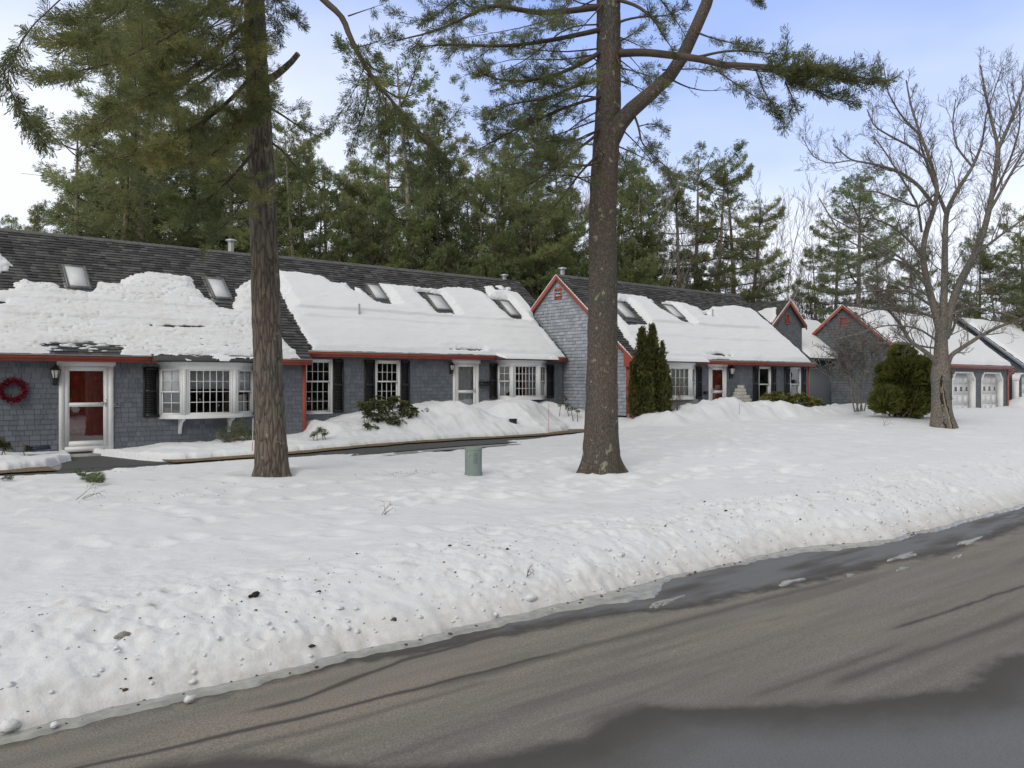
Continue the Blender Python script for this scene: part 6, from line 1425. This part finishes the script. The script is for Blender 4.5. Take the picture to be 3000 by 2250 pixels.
# decayed streak on the side facing the road
v0 = unit([-cx[0], -cy[0], 0]); sd_ = np.array([v0[1], -v0[0], 0])
mbx = MB(); mby = MB()
for k_, (mbq, wd, n_, offs) in enumerate(((mbx, .15, .0, .02), (mby, .035, .02, .03))):
    ZL = np.linspace(zz[8], 2.0 if k_ == 0 else 1.75, 24); L_, R2 = [], []
    for z in ZL:
        f = (z - ZL[0]) / (ZL[-1] - ZL[0]); r = np.interp(z, zz, Rfield.max(1)) * 1.0 + n_; c = np.array([np.interp(z, zz, cx), np.interp(z, zz, cy), z]); w_ = wd * (1 - f)**.6 + .008
        ang0 = .25 + .12 * math.sin(f * 5) + (.0 if k_ == 0 else .10)
        for sgn, lst in ((-1, L_), (1, R2)):
            an = ang0 + sgn * w_ / r * (1 + .25 * math.sin(z * 23 + sgn)); lst.append(c + (v0 * math.cos(an) - sd_ * math.sin(an)) * r)
    for i in range(len(ZL) - 1): mbq.poly([L_[i], R2[i], R2[i+1], L_[i+1]])
mbx.build('decayed_bark', M['rot'], mp_); mby.build('exposed_wood', M['wood'], mp_)
mlimb([(2757, 985, 0), (2745, 935, 0), (2728, 870, -.1), (2712, 810, -.2), (2702, 745, -.2), (2712, 680, -.1), (2738, 610, 0), (2748, 545, 0), (2725, 470, .1), (2695, 390, .1), (2668, 310, .2), (2655, 235, .2)], 24, 4)
mlimb([(2760, 1000, 0), (2764, 900, .1), (2768, 800, .1), (2768, 700, .2), (2772, 620, .2), (2805, 555, .2), (2850, 490, .3), (2878, 420, .3), (2890, 330, .3)], 24, 4)
mlimb([(2772, 625, .2), (2745, 560, .2), (2712, 470, .4), (2690, 400, .5), (2705, 330, .6)], 12, 3)
mlimb([(2768, 990, 0), (2785, 900, 0), (2815, 820, -.1), (2855, 750, -.1), (2885, 670, -.2), (2903, 590, -.2), (2918, 500, -.2), (2925, 430, -.2), (2905, 355, -.2), (2888, 280, -.2), (2872, 190, -.2)], 26, 4)
mlimb([(2925, 435, -.2), (2955, 370, -.3), (2985, 290, -.4), (3015, 210, -.4)], 13, 4)
mlimb([(2898, 620, -.2), (2950, 530, -.4), (3000, 440, -.5), (3050, 380, -.5)], 10, 4)
mlimb([(2860, 745, -.1), (2930, 690, -.3), (3000, 640, -.4), (3060, 620, -.5)], 9, 4)
mlimb([(2702, 750, -.2), (2660, 700, -.4), (2610, 660, -.6), (2560, 640, -.8), (2510, 640, -.9)], 9, 3)
mlimb([(2738, 605, 0), (2690, 540, -.2), (2630, 500, -.3), (2560, 480, -.5), (2490, 470, -.6), (2450, 430, -.6)], 12, 3)
mlimb([(2748, 560, 0), (2690, 610, -.3), (2640, 590, -.4), (2570, 560, -.6), (2500, 560, -.7)], 7, 3)
mlimb([(2725, 475, .1), (2670, 430, .0), (2610, 400, -.1), (2560, 370, -.2), (2540, 320, -.2)], 8, 3)
mlimb([(2700, 680, -.1), (2690, 600, -.5), (2640, 520, -.7), (2590, 440, -.8), (2560, 400, -.8)], 8, 3)
mlimb([(2850, 490, .3), (2800, 430, .4), (2790, 360, .5), (2800, 290, .5)], 7, 3)
mlimb([(2785, 900, 0), (2850, 860, -.5), (2930, 830, -.8), (3010, 790, -1)], 8, 3)
mlimb([(2757, 1085, 0), (2735, 1050, -.2), (2700, 1022, -.4), (2665, 1000, -.5), (2645, 960, -.6), (2610, 915, -.7), (2575, 885, -.8), (2545, 830, -.8)], 15, 5)
mlimb([(2750, 1020, 0), (2720, 1018, -.2), (2670, 1008, -.4), (2610, 1005, -.6), (2560, 1005, -.7)], 7, 3, ln=.8)
mlimb([(2775, 1075, 0), (2785, 1040, -.1), (2825, 1015, -.3), (2870, 985, -.5), (2930, 955, -.7), (3010, 930, -.9)], 15, 7, ln=1.0)
mlimb([(2772, 995, 0), (2790, 970, 0), (2800, 940, .1), (2820, 905, .2)], 10, 5, ln=.9)
mlimb([(2745, 935, 0), (2700, 915, -.5), (2640, 900, -.8), (2570, 905, -1.1), (2500, 930, -1.3)], 8, 3, nch=14)
mlimb([(2890, 335, .3), (2915, 260, .4), (2935, 200, .5)], 5, 2)
mlimb([(2903, 590, -.2), (2960, 470, .3), (2990, 370, .5), (2985, 270, .6)], 9, 3)
mlimb([(2695, 395, .1), (2640, 340, -.2), (2600, 270, -.3), (2590, 200, -.3)], 7, 2.5)
mlimb([(2490, 470, -.6), (2430, 480, -.8), (2380, 460, -.9), (2350, 400, -.9)], 4, 2)
mlimb([(2738, 880, 0), (2690, 800, -.5), (2620, 740, -.8), (2530, 690, -1.0), (2440, 640, -1.2)], 9, 3, nch=12)
mlimb([(2712, 810, -.1), (2650, 770, -.5), (2560, 740, -.8), (2470, 700, -1.1), (2400, 580, -1.2)], 7, 3, nch=12)
mlimb([(2748, 1000, 0), (2690, 960, -.6), (2600, 950, -1), (2500, 980, -1.3), (2430, 1000, -1.4)], 6, 2.5, nch=12)
mlimb([(2750, 900, 0), (2700, 850, .5), (2620, 830, .9), (2520, 800, 1.2), (2420, 810, 1.4)], 6, 2.5, nch=12)
mlimb([(2775, 930, 0), (2830, 900, -.4), (2900, 905, -.7), (2980, 930, -1)], 8, 3, nch=12)
mlimb([(2735, 900, 0), (2660, 850, -.6), (2580, 850, -1), (2480, 860, -1.3)], 8, 3, nch=14)
bw.build('branches', M['bark_grey'], mp_, True)

# ------------------------------------------------------------------ shrubs and small plants
def cone_shrub(name, label, cat, cols, mat, seed, n, flake=(.10, .03)):
    """upright plumes: cols = (x, y, z0, height, radius)"""
    rg = np.random.default_rng(seed); e = empty(name); tag(e, label, cat); mb = MB(); st = MB()
    for (x, y, z0, h, r, nn) in cols:
        st.tube([(x, y, z0 - .3), (x + .03, y, z0 + h * .4), (x, y, z0 + h * .85)], [.05, .035, .008], 6)
        t = rg.random(nn)**.85; prof = np.clip(np.sin(np.clip(t * .92 + .08, 0, 1) * math.pi)**.5, .05, 1) * (1 - .55 * t)
        th = rg.uniform(0, 6.28, nn); lump = 1 + .38 * vn(np.cos(th) * 2.5, np.sin(th) * 2.5, t * 7, seed) + .2 * vn(np.cos(th) * 6, np.sin(th) * 6, t * 16, seed + 2)
        rr_ = r * prof * lump * rg.uniform(.55, 1.05, nn); P = np.stack([x + rr_ * np.cos(th), y + rr_ * np.sin(th), z0 + h * t], 1) + .05 * rg.normal(size=(nn, 3)) * (rg.random((nn, 1)) < .25)
        D = np.stack([np.cos(th) * .5, np.sin(th) * .5, np.full(nn, 1.0)], 1) + rg.normal(0, .25, (nn, 3))
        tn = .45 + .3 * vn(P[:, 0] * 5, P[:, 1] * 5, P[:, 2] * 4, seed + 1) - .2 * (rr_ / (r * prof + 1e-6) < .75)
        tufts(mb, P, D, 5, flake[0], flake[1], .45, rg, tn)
    st.build('stem', M['twig'], e, True); mb.build('foliage', mat, e); return e
ax, ay = XatY(1895, 18.75), 18.75
za = ZatY(1895, 1212, 18.75)
rga = np.random.default_rng(3); cols_ = [(XatY(1881, 18.7), 18.7, za - .1, 3.02, .30, 2200), (XatY(1911, 18.7), 18.7, za - .1, 3.14, .32, 2400), (XatY(1896, 18.65), 18.65, za - .1, 2.65, .30, 1500)]
for k_ in range(15):
    f_ = rga.random(); cols_.append((XatY(1862 + 76 * f_, 18.7) + rga.normal(0, .03), 18.7 + rga.uniform(-.4, .3), za - .1, rga.uniform(1.1, 2.75) * (1 - .25 * abs(f_ - .5)), rga.uniform(.13, .24), int(rga.uniform(420, 800))))
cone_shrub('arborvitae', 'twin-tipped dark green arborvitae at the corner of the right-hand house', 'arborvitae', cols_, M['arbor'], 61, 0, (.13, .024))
e = empty('yew_shrub'); tag(e, 'broad shaggy olive-green evergreen shrub beside the maple trunk', 'shrub'); rg = np.random.default_rng(71); mb = MB()
d_ = 31.0; c0_ = np.array(atD(2655, 1190, d_)); 
for (px, py, r, n) in [(2645, 1150, .75, 2600), (2600, 1170, .55, 1500), (2700, 1140, .75, 2400), (2650, 1085, .65, 2200), (2645, 1045, .42, 1000), (2690, 1090, .6, 1600), (2725, 1100, .6, 1600), (2725, 1165, .6, 1500), (2605, 1125, .45, 1000), (2660, 1180, .7, 1400), (2575, 1185, .3, 400), (2635, 1028, .25, 300), (2592, 1085, .25, 350)]:
    c = np.array(atD(px, py, d_ + rg.normal(0, .3))); v = rg.normal(size=(n, 3)); v /= np.linalg.norm(v, axis=1, keepdims=True); q = rg.uniform(.5, 1.08, n)[:, None]
    P = c + v * r * q * np.array([1, 1, .85]); D = v * .7 + np.array([.15, 0, .55]) + .35 * np.stack([vn(P[:, 0] * 2, P[:, 1] * 2, P[:, 2] * 2, 5), vn(P[:, 0] * 2, P[:, 1] * 2, P[:, 2] * 2, 6), np.zeros(n)], 1)
    tn = .42 + .25 * v[:, 2] * 0 + .3 * vn(P[:, 0] * 4, P[:, 1] * 4, P[:, 2] * 4, 9); tufts(mb, P[P[:, 2] > .25], D[P[:, 2] > .25], 6, .20, .03, .4, rg, tn[P[:, 2] > .25])
mb.build('foliage', M['yew'], e); mb = MB()
for i in range(14):
    p = c0_ + [rg.normal(0, .5), rg.normal(0, .3), -.4]; mb.tube([p, p + [rg.normal(0, .3), rg.normal(0, .3), .9]], [.03, .01], 5)
mb.build('stem', M['twig'], e)
# multi-stemmed bare shrub against the garage gable
e = empty('bare_shrub'); tag(e, 'tall leafless multi-stemmed shrub in front of the double garage gable', 'shrub'); mb = MB(); rg = np.random.default_rng(81)
c = np.array(atD(2512, 1192, 33.5))
for (dx, tx) in ((-.10, -.50), (0, -.15), (.1, .2), (.25, .45), (.05, -.35), (.18, .0), (-.05, .35)):
    p = c + [dx * 2.2, 0, -.2]; branchy(mb, p, (tx * 1.5, rg.normal(0, .2), 1.3), 2.8, .032, 3, rg, .7, .2, 7, .10, .010, .62)
mb.build('branches', M['twig_grey'], e, True)
def rhodo(label, pts, n, seed, mat='rhodo', L_=.13, W_=.045, sticks=10, cat='shrub', name='rhododendron', droop=.35):
    """pts = (px, py, Y, r)"""
    e = empty(name); tag(e, label, cat); mb = MB(); st = MB(); rg = np.random.default_rng(seed)
    for (px, py, Y, r) in pts:
        c = np.array([XatY(px, Y), Y, ZatY(px, py, Y)]); st.tube([c + [rg.normal(0, .08), 0, -r - .35], c + [rg.normal(0, .04), 0, -r * .4], c], [.014, .010, .006], 5)
        for k in range(max(6, int(r * 75))):
            v = unit(rg.normal(size=3) * [1, 1, .8] + [0, 0, .2]); tip = c + v * r * rg.uniform(.4, 1.0); st.tube([c - [0, 0, r * .3], (c + tip) / 2 + [0, 0, -.02], tip], [.006, .005, .004], 3, cap=False)
            m_ = int(n); D = rg.normal(size=(m_, 3)); D[:, 2] = D[:, 2] * .3 + .15; D += v * .5; leaves(mb, np.repeat(tip[None], m_, 0) + rg.normal(0, .015, (m_, 3)), D, L_, W_, rg, np.clip(rg.normal(.5, .22), 0, 1), droop)
    st.build('stem', M['twig'], e); mb.build('foliage', M[mat], e); return e
rhodo('rhododendron with drooping olive leaves in the snow below the middle house window', [(1065,1195,21.0,.22),(1100,1190,21.1,.30),(1130,1200,20.9,.28),(1150,1185,21.2,.30),(1185,1195,21.0,.32),(1200,1215,20.8,.25),(1110,1225,20.7,.2),(1160,1230,20.6,.18),(1085,1215,20.8,.16),(1190,1240,20.7,.12),(1075,1250,20.5,.08),(1097,1253,20.5,.08),(1140,1240,20.6,.1)], 11, 91)
rhodo('sparse dark-leaved twigs right of the rhododendron on the snow bank', [(1232,1212,21.2,.12),(1250,1208,21.3,.12),(1222,1222,21.1,.08)], 7, 92, 'rhodo', .06, .03)
rhodo('low yellow-green rhododendron row below the two right windows', [(2255,1163,18.6,.25),(2285,1165,18.6,.28),(2312,1168,18.6,.28),(2340,1170,18.6,.28),(2365,1178,18.5,.25),(2390,1185,18.5,.25),(2408,1192,18.5,.18),(2238,1172,18.6,.15),(2325,1185,18.4,.2),(2370,1200,18.3,.2),(2390,1205,18.3,.15)], 14, 93, 'yew', .15, .05)
rhodo('feathery pine-like shrub half buried below the bay window of the left house', [(655,1275,21.9,.20),(685,1262,21.9,.24),(708,1258,21.8,.26),(730,1270,21.8,.22),(670,1290,21.8,.18),(700,1285,21.7,.2),(745,1290,21.7,.2)], 26, 94, 'needle', .12, .007, name='evergreen_shrub', droop=.05)
rhodo('small dark juniper sprig poking from snow beside the red corner board', [(930,1266,20.4,.10),(945,1262,20.4,.10),(918,1272,20.4,.08),(955,1270,20.4,.06)], 26, 95, 'needle_dk', .09, .012, name='juniper', droop=.0)
rhodo('small leafy evergreen at the far left edge below the wreath', [(5,1300,21.6,.16),(22,1312,21.5,.10),(-15,1295,21.6,.18),(78,1312,21.6,.07)], 14, 96, 'rhodo', .08, .035)
rhodo('dark leafy sprigs in snow by the inside corner of the worn gable', [(1640,1180,21.2,.14),(1660,1190,21.2,.14),(1675,1200,21.0,.12),(1690,1205,20.9,.10),(1655,1165,21.4,.1)], 8, 97, 'rhodo', .07, .03)
e = empty('bare_shrub'); tag(e, 'thin leafless shrub in front of the right-hand bay window', 'shrub'); mb = MB()
for i in range(9):
    p = np.array([XatY(1985, 18.4) + rg.normal(0, .25), 18.4, .5]); branchy(mb, p, (rg.normal(0, .25), rg.normal(0, .2), 1), 1.2, .012, 1, rg, .5, .3, 4, .06, .003)
mb.build('branches', M['twig'], e)
e = empty('bare_shrub'); tag(e, 'snow-bent bare branches under the left bay window beside the pine trunk', 'shrub'); mb = MB()
for i in range(16):
    p = np.array([XatY(rg.uniform(630, 760), 21.6), 21.6, .05]); branchy(mb, p, (rg.normal(0, 1), rg.normal(0, .4), .5), .6, .010, 2, rg, .6, .1, 4, .15, .003)
mb.build('branches', M['twig'], e)
# fallen pine bough and litter on the lawn
def ground_at(px, py):
    d = 5.0
    while d < 60:
        x, y, z = atD(px, py, d)
        if z < sz(x, y): return np.array([x, y, sz(x, y)]), d
        d += .04
    return np.array([x, y, z]), d
e = empty('fallen_bough'); tag(e, 'broken green pine bough lying on the snow below the first door path', 'fallen bough'); wood = MB(); nb = MB(); rg = np.random.default_rng(4)
p, _ = ground_at(232, 1398); q, _ = ground_at(290, 1425); spray(wood, nb, [p + [0, 0, .05], (p + q) / 2 + [0, 0, .08], q + [0, 0, .05]], .012, rg, start=.1, twig=.25, dens=16, needle=(16, .09, .006, .6), tint=.4, tgap=.06)
wood.build('branches', M['twig'], e); nb.build('needles', M['needle'], e)
e = empty('fallen_bough'); tag(e, 'small dark pine sprig on the snow at the far left edge', 'fallen bough'); wood = MB(); nb = MB()
p, _ = ground_at(-10, 1412); q, _ = ground_at(35, 1408); spray(wood, nb, [p + [0, 0, .04], (p + q) / 2 + [0, 0, .05], q + [0, 0, .03]], .01, rg, start=.1, twig=.2, dens=14, needle=(12, .08, .006, .6), tint=.3, tgap=.06)
wood.build('branches', M['twig'], e); nb.build('needles', M['needle_dk'], e)
for (px, py, dx, lab) in [(232, 1465, .5, 'thin curved dead twig on the lawn snow below the broken bough'), (2590, 1248, 1.0, 'bare fallen twig on the snow left of the maple'), (1120, 1510, .3, 'pair of thin weed stems standing in the lawn snow'), (1540, 1700, .2, 'tiny twig near the bank crest in the foreground')]:
    e = empty('twig'); tag(e, lab, 'twig', 'twigs on the snow'); mb = MB(); p, _ = ground_at(px, py)
    for k in range(3): branchy(mb, p + [rg.normal(0, .05), 0, .01], (dx * .6, rg.normal(0, .2), .25 + .3 * (px == 1120)), dx * .7, .006, 1, rg, .6, -.2, 3, .15, .002)
    mb.build('stem', M['twig'], e)
# patch of needles scattered below the pines
mb = MB()
for (px, py, n, s) in [(1180, 1390, 70, .5), (580, 1450, 40, .9), (240, 1385, 30, .6)]:
    p, _ = ground_at(px, py)
    for k in range(n):
        x, y = p[0] + rg.normal(0, s), p[1] + rg.normal(0, s * .4); a = rg.uniform(0, 3); l = rg.uniform(.01, .05); z = sz(x, y) + .004; mb.tube([(x, y, z), (x + l * math.cos(a), y + l * math.sin(a), z + .004)], .003, 3, cap=False, att=rg.random())
o = mb.build('needle_litter', M['clod']); tag(o, 'brown needle litter scattered on the lawn snow', None, None, 'stuff')

# ------------------------------------------------------------------ small things
# red berry wreath
fx_, fz_ = XatY(38, 22.5), ZatY(38, 1144, 22.5)
e = empty('wreath'); tag(e, 'red berry wreath hanging on the grey shingles left of the first door', 'wreath'); mb = MB(); rg = np.random.default_rng(6); rb = .235
P = []; D = []
for i in range(900):
    a = rg.uniform(0, 6.28); q = rg.normal(0, .038, 2); P.append((fx_ + (rb + q[0]) * math.cos(a), 22.50 + q[1] * .6, fz_ + (rb + q[0]) * math.sin(a))); D.append((math.cos(a) * .5 + rg.normal(0, .6), -abs(rg.normal(0, .5)), math.sin(a) * .5 + rg.normal(0, .6)))
tufts(mb, P, D, 5, .035, .014, .7, rg, rg.uniform(0, 1, 900)); a = np.linspace(0, 2 * math.pi, 40); mb.tube(np.stack([fx_ + rb * np.cos(a), 22.53 + 0 * a, fz_ + rb * np.sin(a)], 1), .025, 8, att=.2)
mb.build('berries', M['wreath'], e)
# utility pedestal
p, d_ = ground_at(1387, 1392); w_ = 49 / F_PX * d_ / 2; top_ = CAMZ + (HY - 1309) / F_PX * d_
e = empty('utility_box'); tag(e, 'pale green metal utility pedestal standing in the lawn snow between the two pines', 'utility box')
mb = MB(); fr_ = Fr((p[0], p[1]), (SU, -CU))
def oct_(r, z, c=.35): return [fr_.p(u, z, n) for u, n in ((-r, -r * c * 1.6), (-r, r * c), (-r * c * 1.2, r), (r * .55, r), (r, r * .5), (r, -r * c * 1.6))]
mb.prism(oct_(w_, p[2] - .1), oct_(w_, top_ - .05)); mb.build('body', M['green_box'], e)
mb = MB(); mb.prism(oct_(w_ * 1.06, top_ - .049), oct_(w_ * 1.04, top_ - .015)); mb.prism(oct_(w_ * 1.0, top_ - .0149), oct_(w_ * .85, top_)); mb.build('lid', M['green_box'], e)
mb = MB(); mb.prism(oct_(w_ * 1.05, p[2] - .1), oct_(w_ * 1.05, p[2] + .05)); mb.build('base', M['green_box'], e)
mb = MB()
for i in range(7): z = top_ - .12 - i * .032; fr_.box(mb, w_ * .05, w_ * .50, z, z + .014, w_ - .004, w_ + .010)
mb.build('louvres', M['green_box'], e)
mb = MB(); fr_.box(mb, -w_ * .55, -w_ * .38, top_ - .17, top_ - .12, w_ - .03, w_ + .012); mb.build('latch', M['metal'], e)
# snow stakes
for (px, t, bt, Y, lab, two) in [(738, 1226, 1352, 19.65, 'red and white snow stake beside the left pine trunk', True), (1606, 1184, 1273, 19.7, 'thin red snow stake at the end of the middle walk', False), (2165, 1183, 1238, 17.4, 'thin orange snow stake before the heap at the right-hand door', False), (2314, 1183, 1226, 17.6, 'thin snow stake in front of the low rhododendron row', False)]:
    x = XatY(px, Y); z0, z1 = ZatY(px, bt, Y), ZatY(px, t, Y); z0 = min(z0, sz(x, Y)) - .1
    e = empty('snow_stake'); tag(e, lab, 'snow stake', 'snow stakes'); mb = MB(); mb.tube([(x, Y, z0), (x + .02, Y, (z0 + z1) / 2)], .008 if two else .006, 8); mb.build('rod', M['stake_red'], e)
    mb = MB(); mb.tube([(x + .02, Y, (z0 + z1) / 2), (x + .03, Y, z1)], .009 if two else .006, 8); mb.build('reflector_band', M['white'] if two else M['stake_red'], e)
# buckets / bin lids half buried
def tub(px, py, Y, r, h, label, mat, name='bucket'):
    x, z = XatY(px, Y), ZatY(px, py, Y); e = empty(name); tag(e, label, 'bucket'); mb = MB(); mb.tube([(x, Y, z - .25), (x, Y, z + h)], [r * .85, r], 20); mb.tube([(x, Y, z + h - .03), (x, Y, z + h)], [r * 1.08, r * 1.08], 20); mb.build('body', M[mat], e)
tub(1503, 1236, 20.35, .13, .10, 'navy plastic tub half buried in snow before the middle bay window', 'blue')
mb = MB(); x = XatY(112, 21.7); z = ZatY(112, 1313, 21.7); mb.hexa([(x - .28, 21.6, z - .06), (x + .25, 21.6, z - .02), (x + .25, 21.8, z - .02), (x - .28, 21.8, z - .06), (x - .24, 21.62, z + .02), (x + .22, 21.62, z + .06), (x + .22, 21.78, z + .06), (x - .24, 21.78, z + .02)]); o = mb.build('plastic_tray', M['blue']); tag(o, 'flat blue plastic tray on the snow left of the first door', 'tray')
# pale blocks stacked in steps by the right-hand wall
k = 0; rows = [(4, 0), (3, 1), (3, 2), (2, 3), (1, 4), (1, 5)]; Yb_ = 18.95
xL, xR = XatY(2147, Yb_), XatY(2197, Yb_); zb0 = ZatY(2170, 1187, Yb_); bh = (ZatY(2170, 1128, Yb_) - zb0) / 6.0
spans = [(.0, 1.0), (.03, .97), (.12, .88), (.18, .66), (.25, .62), (.40, .53)]
for i, (a, b) in enumerate(spans):
    n_ = max(1, round((b - a) / .5)); 
    for j in range(n_):
        u0 = xL + (xR - xL) * (a + (b - a) * j / n_); u1 = xL + (xR - xL) * (a + (b - a) * (j + 1) / n_) - .006
        mb = MB(); mb.box((u0, Yb_ - .12 + .01 * (j % 2), zb0 + i * bh), (u1, Yb_ + .12, zb0 + (i + 1) * bh - .006)); o = mb.build('masonry_block', M['block'])
        bv = o.modifiers.new('b', 'BEVEL'); bv.width = .012; bv.segments = 2
        side_ = ('left' if j == 0 else 'right') + ' ' if n_ > 1 else ''
        tag(o, f"pale {side_}block in the {ORD[i]} course up of the stepped stack by the wall", 'block', 'stacked pale blocks')
